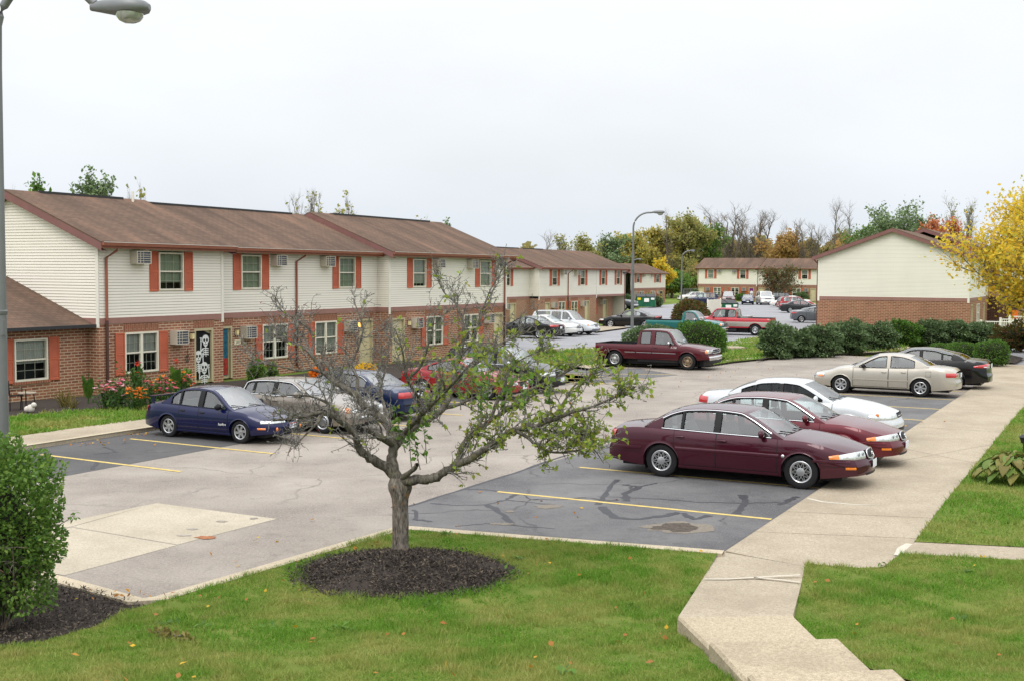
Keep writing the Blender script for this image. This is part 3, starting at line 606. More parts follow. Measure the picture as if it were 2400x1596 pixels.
def ops(spec):
    lo = [(a, c, *WL) for a, c in spec.get('wl', ())]+[(a, c, -.3, 2.05, .2) for a, c in spec.get('d', ())]; hi = [(a, c, *WU) for a, c in spec.get('wu', ())]; return lo, hi
def lint(spec): return [(a-.05, c+.05) for a, c in spec.get('wl', ())]+[(a-.04, c+.04) for a, c in spec.get('d', ())]
def gable(par, w, y0, y1, ze, slope, ov, plain=False, kb='brick', side=0, xw=None):
    "end wall: brick, band, lapped siding up to the rakes"
    ym = (y0+y1)/2
    b = MB(); b.add([w.p(y0, -.3), w.p(y1, -.3), w.p(y1, ZB), w.p(y0, ZB)], [(0, 1, 2, 3)]); b.obj('brick_wall', M[kb], par)
    t = MB(); wbox(t, w, y0, y1, ZB, ZS, -.02, .03); t.obj('band_board', M['mauve_trim'], par)
    s = MB(); zpk = ze+(ym-y0+ov)*slope
    laps(s, w, y0, y1, ZS, zpk, [], lambda z: (y0, y1) if z < ze+ov*slope else (y0+(z-ze-ov*slope)/slope, y1-(z-ze-ov*slope)/slope)); s.obj('siding', M['siding'], par)
    cboard(par, w, y0+.06); cboard(par, w, y1-.06)
def backwalls(par, x0, x1, y1, zt=ZE+.2, ends=()):
    b = MB(); b.add([(x0, y1, -.3), (x1, y1, -.3), (x1, y1, zt), (x0, y1, zt)], [(3, 2, 1, 0)])
    for x, ya in ends: b.add([(x, ya, -.3), (x, y1, -.3), (x, y1, zt), (x, ya, zt)], [(0, 1, 2, 3)])
    b.obj('back_wall', M['siding_plain'], par)
SL = .397
# ---------- the long block on the left
c0 = G(235, 923)
B1 = empty('apartment_building', c0, PI/2-TH, 'nearest brick and cream siding apartment block with skeleton banner on its door', 'building')
DEP = 8.6
s1 = dict(wu=[(2.79, 4.05)], bu=[('blind_green', .82)], su=[(2.34, 2.76), (4.09, 4.53)], au=[1.42], wl=[(1.12, 2.73)], bl=[('blind', .55)], sl=[(.68, 1.10), (2.75, 3.20)], al=[3.34], d=[(4.62, 5.66)], ln=[(4.42, False)])
w1 = Wall('x', 0.); lo, hi = ops(s1); facade(B1, w1, 0, 6.22, lo, hi, lintels=lint(s1)); unit(B1, w1, s1); cboard(B1, w1, 6.16)
s2 = dict(wu=[(7.79, 9.03), (14.37, 15.63)], bu=[('blind_green', 1), ('blind_green', 1)], su=[(7.30, 7.75), (9.06, 9.49), (13.90, 14.33), (15.66, 16.08)], au=[9.62, 13.0], wl=[(9.07, 10.70), (12.60, 14.21)], bl=[('blind', .5), ('blind', .95)], sl=[(8.64, 9.05), (10.73, 11.15), (12.15, 12.58), (14.24, 14.70)], al=[7.74, 14.78], d=[(6.32, 7.26), (15.98, 17.1)], ln=[(7.45, False), (15.80, True)])
w2 = Wall('x', .45); lo, hi = ops(s2); facade(B1, w2, 6.22, 17.5, lo, hi, lintels=lint(s2)); unit(B1, w2, s2)
s3 = dict(wu=[(19.52, 20.72), (26.15, 27.39)], bu=[('blind', .9), ('blind', 1)], su=[(19.02, 19.47), (20.77, 21.22), (25.66, 26.10), (27.43, 27.88)], au=[21.38, 24.78], wl=[(20.74, 22.34), (24.45, 25.98)], bl=[('blind_green', .9), ('blind', .4)], sl=[(20.30, 20.72), (22.40, 22.86), (23.95, 24.42), (26.0, 26.45)], al=[19.38, 26.64], d=[(17.72, 18.86), (27.77, 28.84)], ln=[(19.12, False)])
w3 = Wall('x', -.2); lo, hi = ops(s3); facade(B1, w3, 17.44, 29.2, lo, hi, lintels=lint(s3)); unit(B1, w3, s3); cboard(B1, w3, 17.50); cboard(B1, w3, 29.14)
ws = Wall('y', 17.44); b = MB(); b.add([ws.p(-.2, -.3), ws.p(.45, -.3), ws.p(.45, ZB), ws.p(-.2, ZB)], [(0, 1, 2, 3)]); b.obj('brick_wall', M['brick'], B1); b = MB(); laps(b, ws, -.2, .45, ZS, ZE+.2, []); b.obj('siding', M['siding'], B1); b = MB(); wbox(b, ws, -.2, .45, ZB, ZS, 0, .03); b.obj('band_board', M['mauve_trim'], B1)
gable(B1, Wall('y', 0.), 0, DEP, ZE, SL, .42)
backwalls(B1, 0, 29.2, DEP+.1, ends=((29.2, -.2),))
_, zr1 = roof(B1, 0, 6.22, 0, DEP, ZE, SL, vent=[(1.2, 5.2)]); roof(B1, 6.22, 17.44, .45, DEP+.2, ZE-.02, SL, vent=[(6.8, 16.2)], rkL=False, rkR=False); roof(B1, 17.44, 29.2, -.2, DEP, ZE, SL, vent=[(19, 28)])
b = MB(); b.lathe([(.05, 0), (.05, .45), (.035, .45), (.035, .3)], 12, 'z', (5.55, DEP/2-.3, zr1-.1)); b.obj('vent_pipe', M['white_trim'], B1, 50); downpipe(B1, w1, .28, ZE-.05); downpipe(B1, w2, 11.28, ZE-.05); downpipe(B1, w3, 28.9, ZE-.05)
# one-storey wing at its left end
ww = Wall('x', .57); wg = dict(); lo = [(-3.05, -1.72, .62, 1.98)]
b = MB()
for a, c, z0, z1 in cells(-9, 0, -.3, 2.3, lo): b.add([ww.p(a, z0), ww.p(c, z0), ww.p(c, z1), ww.p(a, z1)], [(0, 1, 2, 3)])
b.obj('brick_wall', M['brick'], B1); window(B1, ww, -3.05, -1.72, .62, 1.98, blind=.6)
shutter(B1, ww, -1.68, -1.26, .58, 2.0); shutter(B1, ww, -3.5, -3.09, .58, 2.0)
b = MB(); rows = []
for i in range(13): s = i/12; rows.append([(-9+9*k/16, .22+4.3*s, 2.36+1.62*s) for k in range(17)])
b.grid(rows); b.grid([[(-9+9*k/16, 4.52+4.3*i/6, 3.98-1.62*i/6) for k in range(17)] for i in range(7)]); wr_ = b.obj('wing_roof', M['shingle'], B1); g = MB(); g.box(-9, -.02, .10, .21, 2.26, 2.37); g.obj('gutter', M['metal_dark'], wr_)
b = MB(); wbox(b, ww, -3.15, -1.62, .52, .62, -.02, .06); b.obj('brick_sill', M['brick_soldier'], B1)
# things fixed to doors and walls
def banner(name, label, cat, par_fr, w, u0, u1, z0, z1, m, rec):
    b = MB(); rows = []
    for i in range(9): z = z0+(z1-z0)*i/8; rows.append([w.p(u0+(u1-u0)*k/6, z-(.16*max(0, k-3)/3 if i == 8 else 0), -rec+.03+.012*math.sin(k*2+i)) for k in range(7)])
    b.grid(rows); o = b.obj(name, M[m]); o.matrix_world = par_fr.matrix_basis.copy() if False else Matrix.Translation(par_fr.location) @ Matrix.Rotation(par_fr.rotation_euler.z, 4, 'Z') @ Matrix.Scale(par_fr.scale[0], 4)
    return tag(o, label, cat)
bn = banner('door_banner', 'black door banner with white skeletons on the nearest cream door', 'banner', B1, w1, 4.68, 5.58, .12, 1.98, 'banner_black', .12)
bo = MB()
def disc(b, w, u, z, ru, rz, out, n=14): b.add([w.p(u+ru*math.cos(2*PI*k/n), z+rz*math.sin(2*PI*k/n), out) for k in range(n)], [tuple(range(n))])
def bone(b, w, a, c, r, out):
    d = np.array(c)-np.array(a); n_ = np.array([-d[1], d[0]])/(np.linalg.norm(d)+1e-9)*r
    b.add([w.p(*(np.array(a)+n_), out), w.p(*(np.array(a)-n_), out), w.p(*(np.array(c)-n_), out), w.p(*(np.array(c)+n_), out)], [(0, 1, 2, 3)])
dk = MB()
for sx, sz, k in ((5.30, 1.60, 1.25), (4.90, 1.02, 1.3), (5.22, .58, 1.3)):
    oz = -.068
    disc(bo, w1, sx, sz+.02, .15*k, .14*k, oz); disc(bo, w1, sx, sz-.10*k, .10*k, .10*k, oz+.001)
    for e in (-.06, .06): disc(dk, w1, sx+e*k, sz+.0, .042*k, .045*k, oz+.003)
    disc(dk, w1, sx, sz-.07*k, .018*k, .025*k, oz+.003); bone(dk, w1, (sx-.07*k, sz-.13*k), (sx+.07*k, sz-.13*k), .012, oz+.004)
    bone(bo, w1, (sx, sz-.2*k), (sx+.02, sz-.5*k), .02, oz)
    for q in range(4): 
        z = sz-.25*k-.06*q*k
        for e in (-1, 1): bone(bo, w1, (sx, z+.02), (sx+e*.13*k, z-.02), .019, oz+.001)
    for e in (-1, 1):
        if 4.72 < sx+e*.27 < 5.54: bone(bo, w1, (sx+e*.12, sz-.24*k), (sx+e*.27, sz-.34*k), .03, oz); bone(bo, w1, (sx+e*.27, sz-.34*k), (sx+e*.25, sz-.06*k), .026, oz+.001); disc(bo, w1, sx+e*.25, sz-.02*k, .04, .05, oz)
        for f in range(4):
            if 4.72 < sx+e*.27 < 5.54: bone(bo, w1, (sx+e*.25, sz), (sx+e*.25+(f-1.5)*.035, sz+.10), .010, oz)
bo.obj('skeleton_print', M['bone_white'], bn); dk.obj('skull_sockets', M['banner_black'], bn)
def on(par, o): o.matrix_world = Matrix.Translation(par.location) @ Matrix.Rotation(par.rotation_euler.z, 4, 'Z') @ Matrix.Scale(par.scale[0], 4); return o
b = MB(); wbox(b, w2, 6.52, 7.08, .12, 1.95, -.10, -.07); po = tag(on(B1, b.obj('door_poster', M['poster_teal'])), 'tall teal and red painted poster covering the second door', 'poster'); b = MB(); wbox(b, w2, 6.53, 7.07, .14, .8, -.069, -.066); b.obj('poster_print', M['poster_red'], po)
b = MB(); wbox(b, w2, 7.36, 7.72, 1.30, 1.50, .004, .03); pq = tag(on(B1, b.obj('number_plaque', M['plaque'])), 'cream house number plaque reading 203 on the brick beside the second door', 'sign')
text_mesh('203', .15, 'number', M['metal_dark'], pq, Matrix.Translation((7.54, .45-.032, 1.40)) @ Matrix.Rotation(PI/2, 4, 'X'))
b = MB(); b.tube([w1.p(4.2+.09*math.sin(a), .98+.13*math.cos(a), .05) for a in np.linspace(0, 6.28, 15)], .012, 5); b.tube([w1.p(4.2, .85, .05), w1.p(4.2, 1.36, .05)], .01, 5); tag(on(B1, b.obj('wall_ornament', M['metal_dark'])), 'thin wrought metal ornament on the brick between unit and skeleton banner', 'ornament')
def flood(par, w, u, z):
    b = MB(); wbox(b, w, u-.06, u+.06, z-.06, z+.06, .0, .06)
    for e in (-.13, .13): 
        c = np.array(w.p(u+e, z-.05, .2)); b.lathe([(.03, -.1), (.09, .0), (.10, .08), (0, .085)], 12, 'y', tuple(c))
    b.obj('floodlight', M['metal_grey'], par, 40)
flood(B1, w3, 28.65, 4.75)
# ---------- the middle block
BK = .925
B2 = empty('apartment_building', G(1262, 765), PI/2-TH, 'middle brick and cream siding apartment block with overhanging upper floor, behind white SUV', 'building', scale=BK)
def dv(l): return [tuple(x/BK for x in p) for p in l]
m1 = dict(wu=dv([(2.40, 3.40), (7.98, 8.95)]), bu=[('blind', .5), ('blind', .5)], su=dv([(1.95, 2.34), (3.45, 3.83), (7.55, 7.92), (9.0, 9.4)]), au=[3.98/BK, 6.72/BK], wl=dv([(3.65, 4.97), (6.16, 7.45)]), bl=[('blind', .3), ('blind', .3)], sl=dv([(3.25, 3.6), (5.02, 5.4), (5.75, 6.1), (7.5, 7.9)]), al=[2.3/BK, 8.05/BK], d=dv([(1.18, 2.13), (9.0, 9.95)]))
wa = Wall('x', 0.); lo, hi = ops(m1); facade(B2, wa, 0, 11.45/BK, lo, hi, lintels=lint(m1)); unit(B2, wa, m1)
m2 = dict(wu=dv([(12.5, 13.36), (15.98, 16.82)]), bu=[('blind', .5), ('blind', .5)], su=dv([(12.08, 12.44), (13.42, 13.78), (15.56, 15.92), (16.88, 17.24)]))
lo, hi = ops(m2); b = MB()
for a, c, z0, z1 in cells(11.45/BK, 18.1/BK, ZS, ZE+.12, hi): pass
laps(b, wa, 11.45/BK, 18.1/BK, ZS, ZE+.12, hi); b.obj('siding', M['siding'], B2); unit(B2, wa, m2); cboard(B2, wa, 11.45/BK); cboard(B2, wa, .06); cboard(B2, wa, 18.05/BK)
b = MB(); wbox(b, wa, 11.45/BK, 18.1/BK, ZB, ZS, -.02, .03); b.obj('band_board', M['mauve_trim'], B2)
m3 = dict(wl=dv([(11.75, 13.5)]), bl=[('blind', .0)], sl=dv([(13.55, 13.95)]), al=[14.6/BK], d=dv([(15.3, 16.3)]))
wb_ = Wall('x', 1.1); lo, hi = ops(m3); b = MB()
for a, c, z0, z1 in cells(11.45/BK, 17.6/BK, -.3, ZB, lo): b.add([wb_.p(a, z0), wb_.p(c, z0), wb_.p(c, z1), wb_.p(a, z1)], [(0, 1, 2, 3)])
b.obj('brick_wall', M['brick'], B2); unit(B2, wb_, m3); b = MB(); b.box(11.45/BK, 18.1/BK, .02, 1.1, ZB-.02, ZB); b.obj('soffit', M['brown_trim'], B2)
b = MB(); b.add([(11.45/BK, 0, -.3), (11.45/BK, 1.1, -.3), (11.45/BK, 1.1, ZB), (11.45/BK, 0, ZB)], [(0, 1, 2, 3)]); b.add([(17.6/BK, 1.1, -.3), (17.6/BK, 8, -.3), (17.6/BK, 8, ZB), (17.6/BK, 1.1, ZB)], [(0, 1, 2, 3)]); b.obj('brick_wall', M['brick'], B2)
wc = Wall('x', .9); m4 = dict(wu=dv([(-4.33, -3.35)]), bu=[('blind', .3)], su=dv([(-4.8, -4.4), (-3.28, -2.9)]), au=[-5.3/BK], sl=dv([(-4.85, -4.45)]), al=[-4.4/BK], d=dv([(-3.35, -2.3)]))
lo, hi = ops(m4); facade(B2, wc, -12/BK, 0, lo, hi, lintels=lint(m4)); unit(B2, wc, m4)
wd = Wall('y', 0.); b = MB(); b.add([wd.p(0, -.3), wd.p(.9, -.3), wd.p(.9, ZB), wd.p(0, ZB)], [(0, 1, 2, 3)]); b.obj('brick_wall', M['brick'], B2); b = MB(); laps(b, wd, 0, .9, ZS, ZE+.2, []); b.obj('siding', M['siding'], B2)
backwalls(B2, -12/BK, 18.1/BK, 8.6, ends=((18.1/BK, 0), (-12/BK, .9)))
roof(B2, 0, 18.1/BK, 0, 8.4, ZE-.05, .37, vent=[(-4, 4), (5, 9)]); roof(B2, -12/BK, 0, .9, 8.4, ZE-.08, .37, rkR=False, vent=[(-10, -5)]); downpipe(B2, wa, 5.45/BK, ZE-.1); downpipe(B2, wa, 17.9/BK, ZE-.1); flood(B2, wa, 17.6/BK, 4.7)
# ---------- small far block in the middle
B4 = empty('apartment_building', G(1559, 709), PI/2-TH, 'small far apartment block behind the green dumpster and grey fence', 'building', scale=.86)
q = 1/.86; w4 = Wall('x', 0.); f4 = dict(wu=[(-11.78*q, -10.5*q), (-4.1*q, -2.7*q)], bu=[('blind', .4)]*2, su=[(-12.5*q, -11.85*q), (-10.4*q, -9.8*q), (-4.8*q, -4.2*q), (-2.6*q, -2.*q)], au=[-9.6*q, -6.1*q], wl=[(-10.5*q, -8.8*q), (-6.2*q, -4.5*q)], bl=[('blind', .6)]*2, sl=[(-11.2*q, -10.6*q), (-8.7*q, -8.1*q), (-6.9*q, -6.3*q), (-4.4*q, -3.8*q)], al=[-12.2*q, -3.6*q], d=[(-2.3*q, -1.0*q)])
lo, hi = ops(f4); facade(B4, w4, -13.9*q, 0, lo, hi, 'brick_far', True, lintels=()); unit(B4, w4, f4); cboard(B4, w4, -13.85*q); backwalls(B4, -30*q, 0, 8.2, ends=((0, 0),)); roof(B4, -13.9*q, 0, 0, 8, ZE-.05, .36)
wx = Wall('x', 1.2); facade(B4, wx, -30*q, -13.9*q, [], [], 'brick_far', True); roof(B4, -30*q, -13.9*q, 1.2, 8, ZE-.1, .36, rkR=False)
b = MB(); wbox(b, w4, -2.2*q+.1, -1.1*q-.1, .1, 1.9, -.1, -.05); bq = tag(on(B4, b.obj('door_banner', M['banner_black'])), 'small black and orange banner on the far door behind the dumpster', 'banner'); b = MB(); disc(b, w4, -1.65*q, .8, .25, .35, -.045); disc(b, w4, -1.65*q, 1.4, .18, .2, -.045); b.obj('banner_print', M['paper_yellow'], bq)
# ---------- far block on the right
B3 = empty('apartment_building', G(1634, 703), -TH, 'far two-storey apartment block facing the lot with a purple door banner', 'building', scale=1.03)
w5 = Wall('x', 0.); f5 = dict(wu=[(1.75, 2.75), (7.1, 8.05)], bu=[('blind', 1), ('blind', .4)], su=[(1.28, 1.66), (2.82, 3.2), (6.62, 7.0), (8.12, 8.5)], au=[3.35, 5.85], wl=[(2.74, 4.0), (5.66, 6.96)], bl=[('blind', .9), ('blind', .2)], sl=[(2.28, 2.66), (4.06, 4.42), (5.25, 5.6), (7.02, 7.36)], al=[1.5, 7.5], d=[(.12, 1.14), (8.6, 9.42)])
lo, hi = ops(f5); facade(B3, w5, 0, 9.92, lo, hi, 'brick_far', True); unit(B3, w5, f5); cboard(B3, w5, 9.86); cboard(B3, w5, .06)
w6 = Wall('x', .25); f6 = dict(wu=[(11.65, 12.6), (16.95, 17.9)], bu=[('blind', 1), ('blind', .5)], su=[(11.2, 11.56), (12.7, 13.06), (16.45, 16.85), (18., 18.38)], au=[15.7], wl=[(12.6, 13.9), (15.5, 16.85)], bl=[('blind', .6), ('blind', .6)], sl=[(12.1, 12.5), (14., 14.4), (15.05, 15.42), (16.92, 17.3)], al=[11.3, 17.4], d=[(10.05, 11.05), (18.3, 19.2)])
lo, hi = ops(f6); facade(B3, w6, 9.92, 19.9, lo, hi, 'brick_far', True); unit(B3, w6, f6); backwalls(B3, 0, 19.9, 8.3, ends=((0, 0), (19.9, .25)))
roof(B3, 0, 9.92, 0, 8.2, ZE+.03, .36); roof(B3, 9.92, 19.9, .25, 8.2, ZE, .36); downpipe(B3, w5, .1, ZE-.05)
b = MB(); wbox(b, w5, 8.7, 9.33, .1, 1.95, -.1, -.06); bp = tag(on(B3, b.obj('door_banner', M['banner_purple'])), 'purple door banner with a white ghost on the far block', 'banner'); b = MB(); disc(b, w5, 9.02, .75, .22, .5, -.05); disc(b, w5, 9.02, 1.3, .26, .25, -.052); b.obj('ghost_print', M['paper_white'], bp)
b = MB(); disc(b, w5, 9.02, .85, .10, .3, -.045); b.obj('ghost_dark_print', M['banner_black'], bp)  # black oval printed on the ghost
b = MB(); b.tube([w5.p(8.33+.2*math.cos(a), 1.25+.2*math.sin(a), .05) for a in np.linspace(0, 6.28, 15)], .06, 6); tag(on(B3, b.obj('wreath', M['orange_cloth'])), 'orange wreath on the far brick wall beside the purple banner', 'wreath')
# ---------- the gable-ended block on the right
RK = 1.0; gr = G(2272, 768); c_r = G(1914.3, 770); wdt = 11.38
cR = c_r+np.array([math.cos(TH), -math.sin(TH), 0])*wdt
B5 = empty('apartment_building', cR, PI/2-TH, 'apartment block on the right showing its cream gable end over a brick ground floor', 'building')
ZE_, sl_ = 5.62, .36
we = Wall('y', 0.); y0, y1 = 0, wdt; ym = wdt/2
b = MB(); b.add([we.p(0, -.3), we.p(wdt, -.3), we.p(wdt, ZB-.08), we.p(0, ZB-.08)], [(0, 1, 2, 3)]); b.obj('brick_wall', M['brick_far'], B5); t = MB(); wbox(t, we, 0, wdt, ZB-.08, 2.56, -.02, .03); t.obj('band_board', M['mauve_trim'], B5)
s = MB(); laps(s, we, 0, wdt, 2.56, ZE_+(ym+.4)*sl_, [], lambda z: (0, wdt) if z < ZE_+.4*sl_ else ((z-ZE_-.4*sl_)/sl_, wdt-(z-ZE_-.4*sl_)/sl_), .145); s.obj('siding', M['siding'], B5); cboard(B5, we, wdt-.08, 2.2, ZE_, .035, .16); cboard(B5, we, .08, 2.2, ZE_, .035, .16)
wf = Wall('x', 0.); wf2 = Wall('x', -.9)
f7 = dict(d=[(1.0, 2.2), (9., 10.2)], wl=[(4.4, 6.2)], bl=[('blind', .4)], wu=[(4.6, 6.0)], bu=[('blind', 1)]); lo, hi = ops(f7); facade(B5, wf, 0, 12, lo, hi, 'brick_far', False, ztop=ZE_+.1); unit(B5, wf, f7)
b = MB(); b.box(12, 12.3, -2.2, .1, -.2, 2.5); b.obj('porch_divider', M['brown_trim'], B5); facade(B5, wf2, 12, 36, [], [], 'brick_far', True, ztop=ZE_+.1); b = MB(); b.add([(12, -.9, -.3), (12, 0, -.3), (12, 0, ZE_), (12, -.9, ZE_)], [(0, 1, 2, 3)]); b.obj('side_wall', M['brick_far'], B5)
roof(B5, 0, 12, 0, wdt, ZE_, sl_, rk=.35); roof(B5, 12, 36, -.9, wdt, ZE_+.25, sl_, rk=.2); backwalls(B5, 0, 36, wdt+.001, ZE_+.2, ends=((36, -.9),))
b = MB(); b.box(0, .4, wdt, wdt+.08, 0, ZE_-.2); b.tube([(.15, wdt+.06, .1), (.15, wdt+.06, ZE_-.5), (.1, wdt+.45, ZE_-.05)], .05, 8); b.obj('downpipe', M['brown_trim'], B5)
# ================================================================ VEHICLES
def wheel_parts(rw, tw, style, rimr):
    key = ('wheel', rw, tw, style, rimr)
    if key in CACHE: return CACHE[key]
    h = tw/2; t = MB()
    t.lathe([(rimr-.005, -h*.85), (rimr+.012, -h*.96), (rw-.045, -h), (rw-.012, -h*.86), (rw, -h*.6), (rw-.004, -h*.3), (rw, 0), (rw-.004, h*.3), (rw, h*.6), (rw-.012, h*.86), (rw-.045, h), (rimr+.012, h*.96), (rimr-.005, h*.85)], 36, 'y')
    to = t.obj('tyre', M['tyre'], smooth=35); tm = to.data; bpy.data.objects.remove(to)
    r = MB(); o = h*.90
    r.lathe([(rimr, o), (rimr-.012, o+.006), (rimr-.03, o-.005), (rimr-.035, o-.05), (rimr-.03, -h*.9)], 36, 'y')
    r.m = 1; r.lathe([(rimr-.03, o-.07), (.0, o-.075)], 20, 'y'); r.m = 0
    def spoke(a0, r0, a1, r1, w0, w1, y0, y1):
        p0 = np.array([r0*math.cos(a0), y0, r0*math.sin(a0)]); p1 = np.array([r1*math.cos(a1), y1, r1*math.sin(a1)]); d = p1-p0; d /= np.linalg.norm(d); n = np.cross(d, [0, 1, 0])
        q = [p0-n*w0, p0+n*w0, p1+n*w1, p1-n*w1]; dn = np.array([0, -.03, 0]); qq = [v-n*.006*s+dn for v, s in zip(q, (1, -1, -1, 1))]
        r.add(q+qq, [(0, 1, 2, 3), (0, 4, 5, 1), (1, 5, 6, 2), (2, 6, 7, 3), (3, 7, 4, 0)])
    if style == 'star':
        r.lathe([(.085, o-.03), (.082, o+.012), (.06, o+.018), (0, o+.02)], 24, 'y')
        for k in range(10):
            a = 2*PI*k/10; s_ = PI/10
            spoke(a-s_*.25, .08, a+s_*.92, rimr-.02, .006, .006, o, o-.002); spoke(a+s_*.25, .08, a-s_*.92, rimr-.02, .006, .006, o, o-.002)
            spoke(a-s_*.7, rimr-.028, a+s_*.7, rimr-.028, .008, .008, o-.001, o-.001)
    elif style == 'steel':
        r.lathe([(rimr-.035, o-.035), (rimr-.06, o-.012), (.10, o-.02), (.085, o+.01), (.05, o+.025), (0, o+.03)], 28, 'y'); r.m = 1
        for k in range(5):
            a = 2*PI*k/5; n_ = 8; c = np.array([(rimr-.085)*math.cos(a), o-.0145, (rimr-.085)*math.sin(a)]); u = np.array([-math.sin(a), 0, math.cos(a)]); v = np.array([math.cos(a), 0, math.sin(a)])
            r.add([c+u*.05*math.cos(2*PI*q/n_)+v*.02*math.sin(2*PI*q/n_)+np.array([0, .006, 0]) for q in range(n_)], [tuple(range(n_))])
        r.m = 0
    elif style == 'cap':
        r.lathe([(rimr-.03, o-.02), (rimr-.05, o), (.10, o-.01), (.095, o+.015), (0, o+.022)], 28, 'y')
        r.m = 1
        for k in range(16):
            a = 2*PI*k/16; u = np.array([-math.sin(a), 0, math.cos(a)]); v = np.array([math.cos(a), 0, math.sin(a)]); c = v*(rimr-.07)+np.array([0, o+.003, 0]); r.add([c-u*.011-v*.02, c+u*.011-v*.02, c+u*.011+v*.02, c-u*.011+v*.02], [(0, 1, 2, 3)])
        r.m = 0
    else:
        n_ = {'five': 5, 'six': 6, 'seven': 7, 'ten': 10, 'twist': 6}[style]; tw_ = .55 if style == 'twist' else 0.
        r.lathe([(.055, o-.04), (.05, o-.004), (0, o)], 16, 'y')
        for k in range(n_):
            a = 2*PI*k/n_; w = {5: .034, 6: .03, 7: .024, 10: .014}[n_]; spoke(a, .035, a+tw_, rimr-.02, w, w*1.25 if n_ < 10 else w, o-.012, o-.004)
    ro = r.obj('rim', [M['alloy'], M['black_trim']], smooth=40); rm = ro.data; bpy.data.objects.remove(ro)
    CACHE[key] = (tm, rm); return tm, rm
CACHE = {}
PROF = pchip([-.2, 0, .12, .30, .50, .68, .82, .93, 1.], [.93, .955, .975, .992, 1., .995, .982, .955, .92])
class Car:
    """One vehicle: a body shell lofted from its own side profile, a cabin with real openings, and everything that hangs on it.
    x forward, y left, z up; the origin is on the ground midway between the axles."""
    def __init__(s, q, pm): s.q = q; s.pm = pm; s.setup()
    def setup(s):
        q = s.q; s.nose = q['wb']/2+q['fo']; s.tail = s.nose-q['L']; s.W2 = q['W']/2; s.sill = q.get('sill', .23)
        s.top = pchip(*zip(*q['top'])); s.belt = pchip(*zip(*q['belt'])); s.f0, s.r0 = q.get('f0', .74), q.get('r0', .82)
        s.fl, s.rl = q.get('fl', .8), q.get('rl', .6); s.bf, s.br = q.get('bf', .13), q.get('br', .08)
        s.shf = pchip(*zip(*q.get('shf', [(.1, -.12), (.22, -.05), (.32, 0), (.48, 0), (.56, -.035), (.70, -.10), (.9, -.16), (1.3, -.18)])))
        s.shr = pchip(*zip(*q.get('shr', [(.1, -.08), (.3, 0), (.52, 0), (.60, -.03), (.80, -.05), (1.0, -.09), (1.3, -.1)])))
        s.Ra = q['rw']*q.get('arch', 1.14); s.xf, s.xr = q['wb']/2, -q['wb']/2
    def w(s, x):
        a = min(max((s.nose-x)/s.fl, 0), 1); b = min(max((x-s.tail)/s.rl, 0), 1)
        return s.W2*(s.f0+(1-s.f0)*(1-(1-a)**2.3))*(s.r0+(1-s.r0)*(1-(1-b)**2.3))
    def zsh(s, x): return s.belt(x)
    def yy(s, x, z): return s.w(x)*PROF((z-s.sill)/(s.zsh(x)-s.sill))
    def zlow(s, x):
        z = s.sill+max(0, (abs(x-(s.nose+s.tail)/2)-(s.q['L']/2-.75))*.12)
        for c in (s.xf, s.xr):
            d = abs(x-c)
            if d < s.Ra: z = max(z, s.q['rw']+math.sqrt(max(0, s.Ra**2-d*d))*.97)
        return z
    def warp(s, x, y, z):
        "ends bow outwards in plan and lean back above the bumper"
        a = max(0, 1-(s.nose-x)/.75); b = max(0, 1-(x-s.tail)/.6); yw = min(1, abs(y)/max(s.w(x), .01))
        return (x+a*a*s.bf*(1-yw*yw)+a*s.shf(z)-b*b*s.br*(1-yw*yw)-b*s.shr(z), y, z)
    def P(s, x, sd, z, off=0.):
        y = s.yy(x, z); p = s.warp(x, sd*y, z)
        if off:
            e = .02; q0 = s.warp(x-e, sd*s.yy(x-e, z), z); q1 = s.warp(x+e, sd*s.yy(x+e, z), z); t = np.array([q1[0]-q0[0], q1[1]-q0[1]]); t /= np.linalg.norm(t); n = np.array([t[1], -t[0]]); n *= 1 if n[1]*sd > 0 else -1
            return (p[0]+n[0]*off, p[1]+n[1]*off, z)
        return p
    def cap(s, fr, yf, z, off=0.):
        x = s.nose if fr else s.tail; y = yf*s.w(x)*PROF((z-s.sill)/(s.zsh(x)-s.sill)); p = s.warp(x, y, z); return (p[0]+(off if fr else -off), p[1], p[2])
    def stations(s):
        xs = list(np.linspace(s.tail, s.nose, 56))
        for a in (0.05, .02, .1): xs += [s.tail+a, s.nose-a]
        for c in (s.xf, s.xr): xs += [c+s.Ra*math.cos(t) for t in np.linspace(0, PI, 19)]+[c-s.Ra-.004, c+s.Ra+.004]
        xs = sorted(x for x in xs if s.tail <= x <= s.nose); o = [xs[0]]
        for x in xs[1:]:
            if x-o[-1] > .003: o.append(x)
        o[-1] = s.nose; return o
    def body(s, par):
        q = s.q; b = MB(); X = s.stations(); ns, nt = 11, 7
        for sd in (1, -1):
            rows = []
            for x in X:
                z0, z1 = s.zlow(x), s.zsh(x); r = []
                for k in range(ns+1):
                    z = z0+(z1-z0)*k/ns; fl = 0.
                    if z0 > s.sill+.12 and k == 0: fl = .012
                    y = s.yy(x, z)+fl; r.append(s.warp(x, sd*y, z))
                rows.append(r if sd > 0 else r[::-1])
            b.grid(rows)
            lip = [[s.P(x, sd, s.zlow(x)), (s.P(x, sd, s.zlow(x))[0], s.P(x, sd, s.zlow(x))[1]-sd*.10, s.zlow(x))] for x in X]; b.grid(lip if sd < 0 else [r[::-1] for r in lip])
        bed = q.get('bed'); hx0, hx1 = q['hood'], q['deck']
